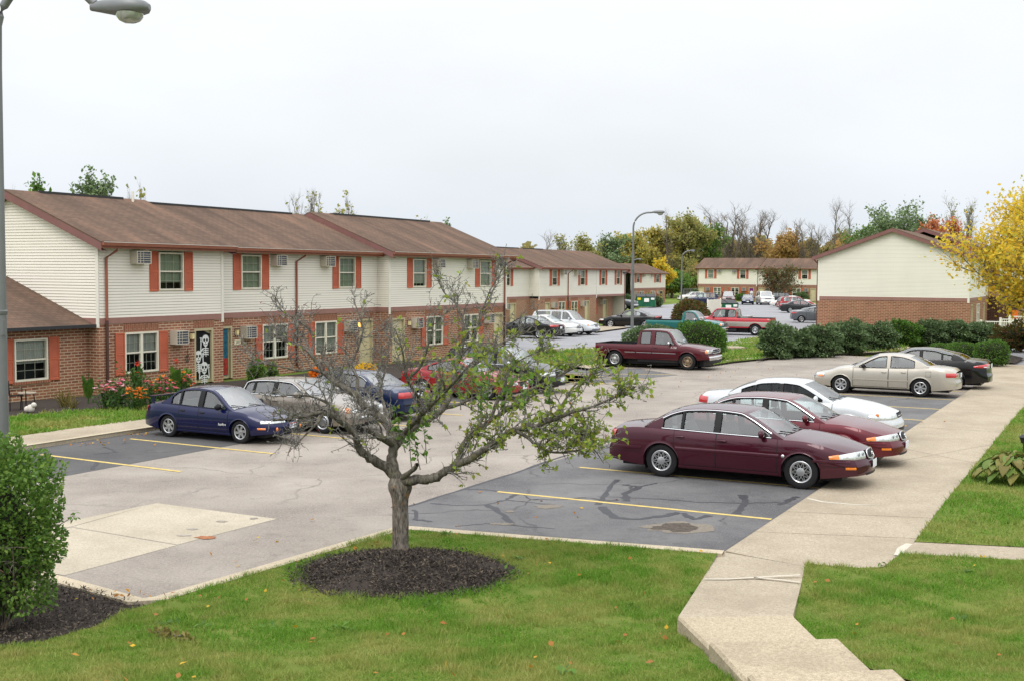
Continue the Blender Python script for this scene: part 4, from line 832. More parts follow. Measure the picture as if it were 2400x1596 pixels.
        for lo, hi in ((hx0, s.nose), (s.tail, hx1)):
            if bed and hi == hx1: continue
            xs = [lo]+[x for x in X if lo+.01 < x < hi-.01]+[hi]; rows = []
            for x in xs:
                zs_, zt = s.zsh(x), s.top(x); ye = s.yy(x, zs_); r = []
                for k in range(-nt, nt+1):
                    u = k/nt; y = ye*u; z = zs_+(zt-zs_)*(1-abs(u)**3.2)*(1 if abs(u) < 1 else 0); r.append(s.warp(x, y, z))
                rows.append(r)
            b.grid([r[::-1] for r in rows])
        for fr in (1, 0):
            x = s.nose if fr else s.tail; z0, z1 = s.zlow(x), s.zsh(x); rows = []
            for k in range(ns+1):
                z = z0+(z1-z0)*k/ns; y = s.yy(x, z); rows.append([s.warp(x, y*u, z) for u in np.linspace(-1, 1, 15)])
            b.grid(rows if fr else [r[::-1] for r in rows])
        o = b.obj('body', s.pm, par, 42); s.bodyo = o
        ub = MB(); ub.box(s.tail+.25, s.nose-.3, -s.W2*.66, s.W2*.66, .17, .5)
        for c in (s.xf, s.xr):
            for sd in (1, -1): ub.grid([[(c+s.Ra*1.02*math.cos(t), sd*(s.W2-.05), q['rw']+s.Ra*1.0*math.sin(t)), (c+s.Ra*1.02*math.cos(t), sd*(s.W2-.42), q['rw']+s.Ra*1.0*math.sin(t))] for t in np.linspace(-.5, PI+.5, 14)])
        ub.obj('underbody', M['black_trim'], par)
        return o
    # ------------------------------------------------ cabin
    def cabin(s, par):
        q = s.q; sp = q['side']; s.zr = pchip(*zip(*sorted(sp))); xs0, xs1 = min(p[0] for p in sp), max(p[0] for p in sp); s.xs = (xs0, xs1); zmax = max(p[1] for p in sp)
        tum = q.get('tum', .19); yb0 = q.get('yb', .985)
        def yS(x, z):
            zb = s.belt(x); v = max(0, (z-zb)/(zmax-zb)); return s.yy(x, min(zb, s.zsh(x)))*yb0-tum*v**1.15
        def S(x, z, sd, off=0): return (x, sd*(yS(x, z)+off), z)
        s.S = S; N = 44; top = [(x, s.zr(x)) for x in np.linspace(xs1, xs0, N)]
        # denser along the pillars
        bot = [(x, s.belt(x)-.01) for x in np.linspace(xs0, xs1, 14)[1:-1]]; out = [(x, max(z, s.belt(x))) for x, z in top]+bot
        holes = []
        cl = q.get('pil', .05)
        for x0, x1, *opt in q['win']:
            cz = opt[0] if opt else .03; pts_u, pts_l = [], []
            for x in np.linspace(x0, x1, 15):
                sl = (s.zr(x+.02)-s.zr(x-.02))/.04; zu = s.zr(x)-cl*math.sqrt(1+sl*sl); zl = s.belt(x)+cz
                if zu > zl+.012: pts_u.append((x, zu)); pts_l.append((x, zl))
            if len(pts_u) > 2: holes.append(pts_u+pts_l[::-1])
        def tess(polys, sd, off=0.):
            tr = tessellate_polygon([[Vector((p[0], p[1], 0)) for p in pl] for pl in polys]); fl = [p for pl in polys for p in pl]; b = MB(); fs = []
            for t in tr:
                a, b_, c = (fl[i] for i in t); ar = (b_[0]-a[0])*(c[1]-a[1])-(b_[1]-a[1])*(c[0]-a[0])
                if abs(ar) > 1e-9: fs.append(t if (ar > 0) == (sd < 0) else t[::-1])
            return [S(x, z, sd, off) for x, z in fl], fs
        g = MB()
        for sd in (1, -1):
            v, f = tess([out]+holes, sd); g.add(v, f)
            # pillar thickness around each opening
            for h in holes:
                n = len(h)
                for k in range(n):
                    a, c = h[k], h[(k+1) % n]; g.add([S(*a, sd), S(*c, sd), S(*c, sd, -.035), S(*a, sd, -.035)], [(0, 1, 2, 3)])
        # roof, windscreen and rear window run as one band over the cabin
        rows = []; info = []; xw, xq = q['wsx'], q['rwx']
        K = [(x, z) for x, z in top]; nt = 8; B = []
        bx = pchip([xs0, xq, (xq+xw)/2, xw, xs1], [-q.get('rb', .14), -q.get('rb', .14)*.6, 0, .10, q.get('wbow', .20)])
        for x, z in K:
            y = yS(x, z); cz = .035*min(1, max(0, (z-s.belt(x))/.3)); B.append([(x+bx(x)*(1-u*u), y*u, z+cz*(1-u*u)) for u in np.linspace(-1, 1, 2*nt+1)])
        gl_f, gl_r = MB(), MB(); fb = q.get('flatback', False)
        for i in range(len(B)-1):
            xm = (K[i][0]+K[i+1][0])/2; zm = (K[i][1]+K[i+1][1])/2
            for j in range(2*nt):
                cell = [B[i][j], B[i][j+1], B[i+1][j+1], B[i+1][j]]
                edge = j < 1 or j > 2*nt-2
                if xm > xw and not edge: gl_f.add(cell, [(0, 1, 2, 3)])
                elif xm < xq and not edge and zm > s.belt(xm)+(.05 if not fb else .02) and zm < s.zr(xq)-.01: gl_r.add(cell, [(0, 1, 2, 3)])
                else: g.add(cell, [(0, 1, 2, 3)])
        g.obj('cabin', s.pm, par, 50); 
        if gl_f.v: gl_f.obj('windscreen', M['windshield'], par, 180)
        if gl_r.v: gl_r.obj('rear_window', M['windshield' if not q.get('dark') else 'car_glass_dark'], par, 180)
        gm = M['car_glass_dark' if q.get('dark') else 'car_glass']
        for sd in (1, -1):
            for h in holes:
                v, f = tess([h], sd, -.022); MB().add(v, f).obj('side_window', gm, par)
                if not s.lite:
                    t = MB(); hh = h+[h[0]]; t.tube([S(x, z, sd, .004) for x, z in hh], .011, 5, False); t.obj('window_trim', M[q.get('wtrim', 'black_trim')], par, 60)
            if not s.lite and len(holes) > 1:   # dark posts between the panes
                for h0, h1 in zip(holes, holes[1:]):
                    xa, xb = max(p[0] for p in h0), min(p[0] for p in h1)
                    if xb < xa: xa, xb = max(p[0] for p in h1), min(p[0] for p in h0)
                    zt = min(s.zr((xa+xb)/2)-cl, max(p[1] for p in h0+h1)); z0 = s.belt((xa+xb)/2)+.03
                    if q.get('blackpost', True) and .02 < xb-xa < .3 and zt > z0: MB().grid([[S(xa+.006, z, sd, .006), S(xb-.006, z, sd, .006)] for z in np.linspace(z0, zt, 5)]).obj('door_post', M['black_trim'], par)
            if s.q.get('chromearc') and not s.lite:
                xa = min(p[0] for h in holes for p in h)-.02; xb = max(p[0] for h in holes for p in h)+.02; pts = []
                for x in np.linspace(xa, xb, 40):
                    sl = (s.zr(x+.02)-s.zr(x-.02))/.04; zu = s.zr(x)-(cl-.025)*math.sqrt(1+sl*sl); pts.append((x, max(zu, s.belt(x)+.018)))
                MB().tube([S(x, z, sd, .012) for x, z in pts], .013, 5).obj('chrome_moulding', M['chrome'], par, 60)
                MB().tube([S(x, s.belt(x)+.018, sd, .010) for x in np.linspace(xa, xb, 20)], .011, 5).obj('chrome_moulding', M['chrome'], par, 60)
        # interior
        im = M[q.get('trim', 'interior_grey')]; zt = s.belt(0)-.20; fl = MB(); xa, xb = max(s.tail+.15, xs0+.02), min(q['hood']+.35, xs1+.1)
        bw = s.W2-.16; fl.box(xa, xb, -bw, bw, .3, zt-.12); fl.obj('cabin_floor', M['interior_dark'], par)
        d = MB(); zd = s.belt(xs1-.5)-.015; d.rbox(xs1-.62, xs1-.02, -bw+.02, bw-.02, zt-.12, zd, .06, 1); d.obj('dashboard', M['interior_dark'], par, 50)
        if not q.get('cargo'):
            d = MB(); d.box(xs0+.1, q.get('shelf', xs0+.55), -bw+.02, bw-.02, zt-.1, s.belt(xs0+.4)-.03); d.obj('parcel_shelf', M['interior_dark'], par)
        def seat(x, y, wd, zback, ln=.5):
            e = MB(); e.rbox(x-.05, x+ln, y-wd/2, y+wd/2, zt-.42, zt-.08, .05, 1); n = 6; rows = []
            for k in range(n+1):
                z = zt-.2+(zback-zt+.2)*k/n; xx = x-.02-.16*k/n; th = .14-.05*k/n; ww = wd*(1-.12*(k/n)**2); rows.append([(xx, y-ww/2, z), (xx+th, y-ww/2+.03, z), (xx+th, y+ww/2-.03, z), (xx, y+ww/2, z)])
            e.grid(rows, True); e.add(rows[-1], [(0, 1, 2, 3)])
            for yy in ([y] if wd < .7 else [y-wd*.3, y+wd*.3]): e.rbox(x-.2, x-.10, yy-.13, yy+.13, zback+.03, zback+.2, .04, 0)
            e.obj('seat', im, par, 50)
        for x, rowz in q.get('seats', [(.12, 0), (-.78, 1)]):
            zb = zmax-.36
            if rowz: seat(x, 0, s.W2*1.45, zb-.04)
            else: seat(x, -.37, .52, zb); seat(x, .37, .52, zb)
        if not s.lite:
            st = MB(); st.tube([(xs1-.72+.05*math.sin(a), .37+.18*math.cos(a), zd+.05+.16*math.sin(a)) for a in np.linspace(0, 6.28, 20)], .014, 5); st.obj('steering_wheel', M['black_trim'], par, 60)
    # ------------------------------------------------ fittings
    def strip(s, x0, x1, z0, z1, off, n=16, sd=1, b=None):
        b = b or MB(); zf0 = z0 if callable(z0) else (lambda x: z0); zf1 = z1 if callable(z1) else (lambda x: z1); rows = []
        for x in np.linspace(x0, x1, n):
            a, c = zf0(x), zf1(x); r = [s.P(x, sd, a, 0), s.P(x, sd, a+(c-a)*.12, off), s.P(x, sd, (a+c)/2, off*1.15), s.P(x, sd, c-(c-a)*.12, off), s.P(x, sd, c, 0)]; rows.append(r if sd > 0 else r[::-1])
        b.grid(rows); b.add(rows[0], [tuple(range(5))]); b.add(rows[-1], [tuple(range(5))[::-1]]); return b
    def wrap(s, fr, sd, back, yin, z0, z1, off=.012, n=12, zb0=None, zb1=None, b=None, flat=4):
        "patch that runs round a corner of the car: back metres along the side, then inwards to the fraction yin"
        b = b or MB(); rows = []; pa = []
        xe = s.nose if fr else s.tail; sg = -1 if fr else 1; m = n if back > 0 else 0; k_ = n
        if yin > 1.001:
            pa = [('s', xe+sg*(back+(yin-1-back)*i/n)) for i in range(n+1)]; k_ = -1; m = 0
        for i in range(m): pa.append(('s', xe+sg*back*(1-i/m)))
        y1 = 1. if back > 0 else flat
        for i in range(k_+1): pa.append(('c', (1. if back > 0 or flat == 4 else flat)+(yin-(1. if back > 0 or flat == 4 else flat))*i/k_))
        for i, (t, v) in enumerate(pa):
            u = i/(len(pa)-1); a = z0(u) if callable(z0) else z0; c = z1(u) if callable(z1) else z1; r = []
            for z, o in ((a, 0), (a+(c-a)*.1, off), (a+(c-a)*.5, off*1.25), (a+(c-a)*.9, off), (c, 0)):
                r.append(s.P(v, sd, z, o) if t == 's' else s.cap(fr, sd*v, z, o))
            rows.append(r)
        b.grid(rows if (sd > 0) != bool(fr) else [r[::-1] for r in rows]); return b
    def build(s, name, label, cat, group, pos, heading, scale=1., lite=False):
        s.lite = lite; q = s.q; par = empty(name, (pos[0], pos[1], pos[2] if len(pos) > 2 else .006), heading, label, cat, group, scale); s.par = par
        s.body(par); s.cabin(par)
        tm, rm = wheel_parts(q['rw'], q['tw'], q['rim'], q['rimr'])
        for x in (s.xf, s.xr):
            for sd in (1, -1):
                w = link('wheel', tm, par); w.location = (x, sd*(s.W2-.03-q['tw']/2), q['rw']); w.rotation_euler = (0, random.uniform(0, 1.2), 0 if sd > 0 else PI); r = link('rim', rm, w)
                if q.get('frontrim') and x > 0: r.data = rm.copy(); r.data.materials[0] = M['alloy_brown']
        for sd in (1, -1):
            if not lite:
                for x0, x1 in q['doors']:
                    d = MB(); zlo = s.sill+.07; rows = []; XX = np.linspace(x0, x1, 18)
                    zl = lambda x: max(zlo, s.zlow(x)+.03)
                    for x in XX: rows.append([s.P(x, sd, zl(x)+(s.belt(x)-.003-zl(x))*k/10, .004) for k in range(11)])
                    d.m = 0; d.grid(rows if sd > 0 else [r[::-1] for r in rows]); d.m = 1
                    for xe in (x0, x1): 
                        rr = [[s.P(xe-.007, sd, zl(xe)+(s.belt(xe)-zl(xe))*k/10, .0055), s.P(xe+.007, sd, zl(xe)+(s.belt(xe)-zl(xe))*k/10, .0055)] for k in range(11)]; d.grid(rr if sd < 0 else [r[::-1] for r in rr])
                    d.grid([[s.P(x, sd, zl(x)-.006, .005), s.P(x, sd, zl(x)+.008, .0055)] for x in XX]); do = d.obj('door', [s.pm, M['black_trim']], par, 40)
                    if q.get('handles', True):
                        xh = x0+.14; zh = s.belt(xh)-.115; h = MB(); h.m = 0; c = [s.P(xh+u*.09, sd, zh, .012) for u in (-1, 1)]
                        h.tube([s.P(xh+u*.085, sd, zh, .016+.012*(1-u*u)) for u in np.linspace(-1, 1, 7)], [.012, .019, .021, .022, .021, .019, .012], 8)
                        h.obj('handle', M[q['hm']] if q.get('hm') else s.pm, do, 60)
                if q.get('fuel') and sd > 0:
                    xx, zz = q['fuel']; f = MB(); rr = .085; o = [(xx-rr, zz-rr), (xx+rr, zz-rr), (xx+rr, zz+rr), (xx-rr, zz+rr), (xx-rr, zz-rr)]; f.tube([s.P(a, sd, c, .003) for a, c in o], .004, 4, False); f.obj('fuel_flap', M['black_trim'], par)
            # mirrors
            xm = q.get('mx', s.xs[1]-.42); zm = s.belt(xm)+.09; ym = s.S(xm, zm, 1)[1]; m = MB(); rows = []
            for k in range(7):
                u = k/6; r_ = .095*math.sin(PI*min(max(u*.9+.08, 0), 1))**.5; rows.append([(xm-.05+.11*u+.0, ym+.14+r_*1.45*math.cos(a), zm+r_*.95*math.sin(a)) for a in np.linspace(0, 2*PI, 13)[:-1]])
            if sd < 0: rows = [[(p[0], -p[1], p[2]) for p in r] for r in rows]
            m.grid(rows, True); m.add(rows[0], [tuple(range(12))]); m.add(rows[-1], [tuple(range(12))]); m.tube([(xm+.0, sd*(ym-.01), zm-.05), (xm, sd*(ym+.10), zm-.02)], .025, 6); mc = q.get('mc'); m.obj('mirror', M[mc] if mc else s.pm, par, 60)
            for kind, z0, z1, x0, x1, off, mat_ in q.get('strips', ()): 
                b = s.strip(x0, x1, z0, z1, off, sd=sd); b.obj(kind, M[mat_] if mat_ else s.pm, par, 50)
            for kind, fr, back, yin, z0, z1, off, mat_ in q.get('lamps', ()):
                b = s.wrap(fr, sd, back, yin, z0, z1, off); b.obj(kind, M[mat_], par, 60)
        for kind, fr, y0, y1, z0, z1, off, mat_ in q.get('faces', ()):
            b = MB(); rows = [[s.cap(fr, y0+(y1-y0)*k/10, z0+(z1-z0)*i/4, off if 0 < i < 4 and 0 < k < 10 else off*.3) for k in range(11)] for i in range(5)]; b.grid(rows if fr else [r[::-1] for r in rows]); b.obj(kind, M[mat_] if mat_ else s.pm, par, 40)
        for kind, fr, y0, y1, z0, z1, nv, nh, mat_ in q.get('bars', ()):
            b = MB()
            for k in range(nv): y = y0+(y1-y0)*k/max(1, nv-1); b.tube([s.cap(fr, y, z, .012) for z in np.linspace(z0, z1, 4)], .006, 4)
            for k in range(nh): z = z0+(z1-z0)*k/max(1, nh-1); b.tube([s.cap(fr, y, z, .014) for y in np.linspace(y0, y1, 9)], .009, 5)
            b.obj(kind, M[mat_], par, 50)
        for fr in (1, 0):
            if q.get('plate', (1, 1))[1-fr]:
                z = q.get('pz', (.42, .62))[1-fr]; p = s.cap(fr, 0, z, .022); p2 = s.cap(fr, 0, z+.15, .022); x = max(p[0], p2[0]) if fr else min(p[0], p2[0]); b = MB(); b.box(x-.006, x+.006, -.155, .155, z, z+.15); po = b.obj('licence_plate', M['plate_white'], par)
                tx = q.get('ptext')
                if tx and fr: text_mesh(tx, .085, 'plate_number', M['plate_ink'], po, Matrix.Translation((x+.007, 0, z+.07)) @ Matrix(((0, 0, 1, 0), (1, 0, 0, 0), (0, 1, 0, 0), (0, 0, 0, 1))))
                if tx and fr: b = MB(); b.box(x+.006, x+.008, -.15, .15, z+.118, z+.145); b.obj('plate_band', M['red_lamp'], po)
        if not lite:   # wiper arms and exhaust
            wp = MB()
            xa = q['wsx']
            for y0 in (.45, -.15):
                x0 = s.xs[1]-.0; pts = []
                for u in np.linspace(0, 1, 6):
                    xx = s.xs[1]-.05-.16*u; yv_ = y0-.5*u; yw = s.S(xx, s.zr(xx), 1)[1]; t = min(1, abs(yv_)/yw); pts.append((xx+q.get('wbow', .2)*.95*(1-t*t), yv_, s.zr(xx)+.03))
                wp.tube(pts, .011, 5)
            wp.obj('wiper', M['black_trim'], par)
        for f in q.get('extra', ()): f(s, par)
        return par
def sedan(**k):
    "common three-box car; every model below changes the numbers"
    L, wb, fo, H = k.get('L', 4.8), k.get('wb', 2.75), k.get('fo', .98), k.get('H', 1.43)
    n = wb/2+fo; t = n-L; zh, zc, zd, zt = k.get('zn', .70), k.get('zc', .97), k.get('zd', 1.02), k.get('zt', .98); xc = k.get('xc', wb/2-.42); xd = k.get('xd', t+.95); xr0 = k.get('xr0', xc-.92); xr1 = k.get('xr1', xd+.85)
    q = dict(L=L, W=k.get('W', 1.8), wb=wb, fo=fo, rw=.32, tw=.205, rim='six', rimr=.205, sill=.22)
    q['top'] = [(t, zt-.10), (t+.08, zt-.02), (t+.22, zt), (xd, zd), (xd+.3, zd+.01), (xc-.3, zc+.03), (xc+.1, zc+.015), (xc+.55, zc-.05), (n-.45, zh+.10), (n-.15, zh+.02), (n, zh-.04)]
    zb0, zb1 = k.get('zb0', .94), k.get('zb1', .90)
    q['belt'] = [(t, zt-.16), (t+.15, zt-.075), (xd-.05, zd-.05), (xd+.35, zb0+.01), ((xc+xd)/2, (zb0+zb1)/2), (xc-.1, zb1), (xc+.3, zc-.075), (n-.6, zh+.06), (n-.25, zh-.03), (n, zh-.09)]
    q['hood'] = xc-.25; q['deck'] = xd+.12
    q['side'] = [(xd-.02, zd-.03), (xd+.25, zd+.12), (xr1-.12, H-.13), (xr1+.18, H-.06), ((xr0+xr1)/2+.05, H-.035), (xr0-.05, H-.065), (xr0+.12, H-.13), (xc-.16, zb1+.08), (xc, zb1)]
    q['wsx'] = xr0+.02; q['rwx'] = xr1
    B = k.get('B', (xr0+xr1)/2+.02)
    q['win'] = k.get('win', [(xd+.55, B-.05), (B+.05, xc-.10)])
    q['doors'] = k.get('doors', [(-wb/2+.42, B-.02), (B-.01, wb/2-.42)])
    q['seats'] = [(B+.05, 0), (B-.85, 1)]; q['shelf'] = xd+.55; q['fuel'] = (-wb/2-.25, zb0-.16)
    q['lamps'] = [('headlight', 1, .30, .58, lambda u: zh-.155+.0*u, lambda u: zh-.055-.02*(1-u), .012, 'clear_lamp'), ('turn_signal', 1, .31, 1.20, lambda u: zh-.152, lambda u: zh-.075, .015, 'amber_lamp'), ('taillight', 0, .16, .55, zt-.26, zt-.12, .012, 'red_lamp')]
    q['faces'] = [('grille', 1, -.4, .4, zh-.19, zh-.07, .012, 'black_trim'), ('bumper_intake', 1, -.6, .6, .27, .36, .008, 'black_trim')]
    q['pz'] = (.40, zt-.32)
    for a in k:
        if a not in ('L', 'wb', 'fo', 'H', 'W', 'zn', 'zc', 'zd', 'zt', 'xc', 'xd', 'xr0', 'xr1', 'zb0', 'zb1', 'B', 'win', 'doors'): q[a] = k[a]
    return q
def suv(**k):
    L, wb, fo, H = k.get('L', 4.7), k.get('wb', 2.75), k.get('fo', .92), k.get('H', 1.72); n = wb/2+fo; t = n-L; zh, zc = k.get('zn', .88), k.get('zc', 1.10); xc = k.get('xc', wb/2-.35); zb = k.get('zb', 1.04); xr0 = k.get('xr0', xc-.75); xd = t+.06; rk = k.get('rk', .28)
    q = dict(L=L, W=k.get('W', 1.85), wb=wb, fo=fo, rw=.36, tw=.23, rim='six', rimr=.23, sill=.28, cargo=True, r0=.9, rl=.35, br=.05, arch=1.15)
    q['top'] = [(t, zb+.05), (xd+.1, zb+.06), (xc-.3, zc+.02), (xc+.1, zc+.01), (xc+.5, zc-.03), (n-.35, zh+.06), (n-.1, zh), (n, zh-.05)]
    q['belt'] = [(t, zb+.03), (xd+.3, zb+.02), (0, zb), (xc-.1, zb-.01), (xc+.3, zc-.08), (n-.5, zh+.03), (n-.2, zh-.05), (n, zh-.12)]
    q['hood'] = xc-.25; q['deck'] = t+.02
    q['side'] = [(t+.06, zb+.03), (t+.06+rk*.5, zb+.33), (t+.06+rk, H-.10), (t+.30+rk, H-.045), ((xr0+t)/2, H-.03), (xr0-.05, H-.05), (xr0+.12, H-.12), (xc-.14, zb+.07), (xc, zb)]
    q['wsx'] = xr0+.02; q['rwx'] = t+.10+rk
    B = xr0-.36; C = B-.92
    q['win'] = k.get('win', [(t+.34+rk*.6, C-.05), (C+.05, B-.05), (B+.05, xc-.1)]); q['doors'] = [(-wb/2+.38, B-.02), (B-.01, wb/2-.44)]; q['seats'] = [(B+.05, 0), (B-.85, 1)]
    q['lamps'] = [('headlight', 1, .22, .55, zh-.17, zh-.05, .012, 'clear_lamp'), ('turn_signal', 1, .25, 1.12, zh-.165, zh-.06, .015, 'amber_lamp'), ('taillight', 0, .10, .72, zb-.30, zb-.02, .014, 'red_lamp')]
    q['faces'] = [('grille', 1, -.5, .5, zh-.25, zh-.08, .012, 'black_trim'), ('bumper_intake', 1, -.6, .6, .30, .42, .008, 'black_trim'), ('rear_bumper', 0, -1, 1, .38, .58, .03, None)]
    q['pz'] = (.45, .75); q['tum'] = .16; q['blackpost'] = True
    for a in k:
        if a not in ('L', 'wb', 'fo', 'H', 'W', 'zn', 'zc', 'xc', 'zb', 'xr0', 'rk', 'win'): q[a] = k[a]
    return q
def truck(**k):
    "pickup: hood, cab, open bed"
    wb, fo, L, H = k['wb'], k.get('fo', .95), k['L'], k.get('H', 1.80); n = wb/2+fo; t = n-L; xc = k.get('xc', wb/2-.45); xb = k['xb']; zr = k.get('zr', 1.12); zh = k.get('zn', 1.02); zb = k.get('zb', 1.14); xr0 = xc-.62
    q = dict(L=L, W=k.get('W', 1.98), wb=wb, fo=fo, rw=k.get('rw', .375), tw=.25, rim='steel', rimr=.235, sill=k.get('sill', .42), bed=True, cargo=True, f0=.92, fl=.5, r0=.96, rl=.2, br=.02, bf=.07, arch=1.2)
    q['top'] = [(t, zr), (xb-.05, zr), (xb+.02, zb), (xc-.3, zb+.06), (xc+.1, zb+.05), (xc+.6, zb+.02), (n-.35, zh+.06), (n-.1, zh), (n, zh-.04)]
    q['belt'] = [(t, zr), (xb-.03, zr), (xb+.02, zr+.005), (xb+.5, zb-.01), (xc-.2, zb-.03), (xc+.3, zb-.03), (n-.5, zh), (n-.15, zh-.05), (n, zh-.08)]
    q['shf'] = [(.1, -.1), (.4, .03), (.62, .03), (.66, -.02), (1.0, -.04), (1.3, -.1)]; q['shr'] = [(0, 0), (2, 0)]
    q['hood'] = xc-.25; q['deck'] = t
    q['side'] = [(xb+.03, zb-.02), (xb+.07, zb+.3), (xb+.13, H-.12), (xb+.28, H-.05), ((xb+xr0)/2+.1, H-.035), (xr0-.05, H-.06), (xr0+.10, H-.13), (xc-.13, zb+.06), (xc, zb-.02)]
    q['wsx'] = xr0+.02; q['rwx'] = xb+.17; q['rb'] = .02; q['flatback'] = True
    q['doors'] = k['doors']; q['win'] = k['win']; q['seats'] = k.get('seats', [(xc-1.5, 0)]); q['tum'] = .17; q['pil'] = .075
    def bedf(s, par):
        b = MB(); yo = s.W2-.06; xa, x2 = s.tail+.03, s.q['xb']-.02; rl = zr
        for sd in (1, -1):
            b.add([(xa, sd*(yo-.08), .75), (x2, sd*(yo-.08), .75), (x2, sd*(yo-.08), rl), (xa, sd*(yo-.08), rl)], [(0, 1, 2, 3)]); b.add([(xa, sd*(yo-.08), rl), (x2, sd*(yo-.08), rl), (x2, sd*(s.yy(0, rl)+.005), rl+.004), (xa, sd*(s.yy(0, rl)+.005), rl+.004)], [(0, 1, 2, 3)])
            b.rbox(s.xr-.5, s.xr+.5, *( (yo-.34, yo-.08) if sd > 0 else (-yo+.08, -yo+.34)), .75, .98, .06, 1)
        b.add([(xa, -yo, .75), (x2, -yo, .75), (x2, yo, .75), (xa, yo, .75)], [(0, 1, 2, 3)]); b.add([(xa, -yo, .75), (xa, yo, .75), (xa, yo, rl), (xa, -yo, rl)], [(0, 1, 2, 3)]); b.add([(x2, -yo, .75), (x2, yo, .75), (x2, yo, rl), (x2, -yo, rl)], [(0, 1, 2, 3)])
        b.box(s.tail-.01, s.tail+.06, -yo+.02, yo-.02, rl-.02, rl+.006); b.obj('truck_bed', M[s.q.get('bedm', 'black_trim')], par)
        bw = MB(); bw.add([(xb+.005, -s.W2+.08, .6), (xb+.005, s.W2-.08, .6), (xb+.03, s.W2-.1, zb+.02), (xb+.03, -s.W2+.1, zb+.02)], [(0, 1, 2, 3)]); bw.obj('cab_wall', s.pm, par)
        bp = MB(); bp.rbox(s.tail-.14, s.tail+.02, -s.W2+.06, s.W2-.06, .52, .70, .04, 1); bp.obj('rear_bumper', M['chrome'], par, 50)
        for sd in (1, -1): r = MB(); r.grid([[s.P(x, sd, rl-.004, .012), s.P(x, sd, rl+.014, .0)] for x in np.linspace(s.tail+.05, x2, 8)]); r.obj('bed_rail_cap', M['black_trim'], par)
    q['xb'] = xb; q['extra'] = [bedf]+k.get('extra', [])
    q['lamps'] = [('headlight', 1, .10, .62, zh-.22, zh-.045, .014, 'clear_lamp'), ('turn_signal', 1, .13, 1.02, zh-.21, zh-.06, .018, 'amber_lamp'), ('taillight', 0, .05, .90, zr-.42, zr-.10, .014, 'red_lamp')]
    q['faces'] = [('grille', 1, -.6, .6, zh-.21, zh-.05, .016, 'black_trim'), ('front_bumper', 1, -1, 1, .46, .64, .05, 'chrome'), ('air_dam', 1, -.95, .95, .30, .46, .02, 'black_trim')]
    q['bars'] = [('grille_bars', 1, -.6, .6, zh-.21, zh-.05, 6, 3, 'chrome')]; q['pz'] = (.46, .56)
    for a in k:
        if a not in ('wb', 'fo', 'L', 'H', 'W', 'xc', 'xb', 'zr', 'zn', 'zb', 'doors', 'win', 'seats', 'extra'): q[a] = k[a]
    return q
for nm, c, mt in (('paint_burgundy', (66, 13, 33), .3), ('paint_wine', (94, 18, 32), .3), ('paint_white', (206, 210, 213), .15), ('paint_silver', (178, 172, 160), .35), ('paint_black', (9, 9, 11), .0), ('paint_navy', (10, 18, 64), .2), ('paint_gold', (134, 125, 114), .35), ('paint_blue', (14, 32, 68), .3), ('paint_red', (150, 18, 30), .2), ('paint_maroon', (80, 14, 26), .2), ('paint_darkgrey', (60, 62, 66), .4), ('paint_green', (22, 100, 96), .35), ('paint_brightred', (178, 28, 44), .1), ('paint_grey', (98, 102, 108), .45), ('paint_darkblue', (22, 30, 62), .3), ('paint_solidwhite', (214, 214, 210), .02), ('paint_charcoal', (40, 42, 46), .4)): paint(nm, c, None, mt)
HR, HLF = -TH, PI-TH            # nose towards the right / the left pavement
DL = PI/2-TH
def along(a, k): return np.array([math.cos(a), math.sin(a)])*k
def place(q, px_near, axle, heading, sc, near):
    "stand the car so that the near-side wheel of one axle touches the ground at a photographed spot"
    g = G(*px_near)[:2]; f = along(heading, 1); l = np.array([-f[1], f[0]]); x = (q['wb']/2 if axle == 'f' else -q['wb']/2); y = (q['W']/2-.12)*near
    return g-(f*x+l*y)*sc
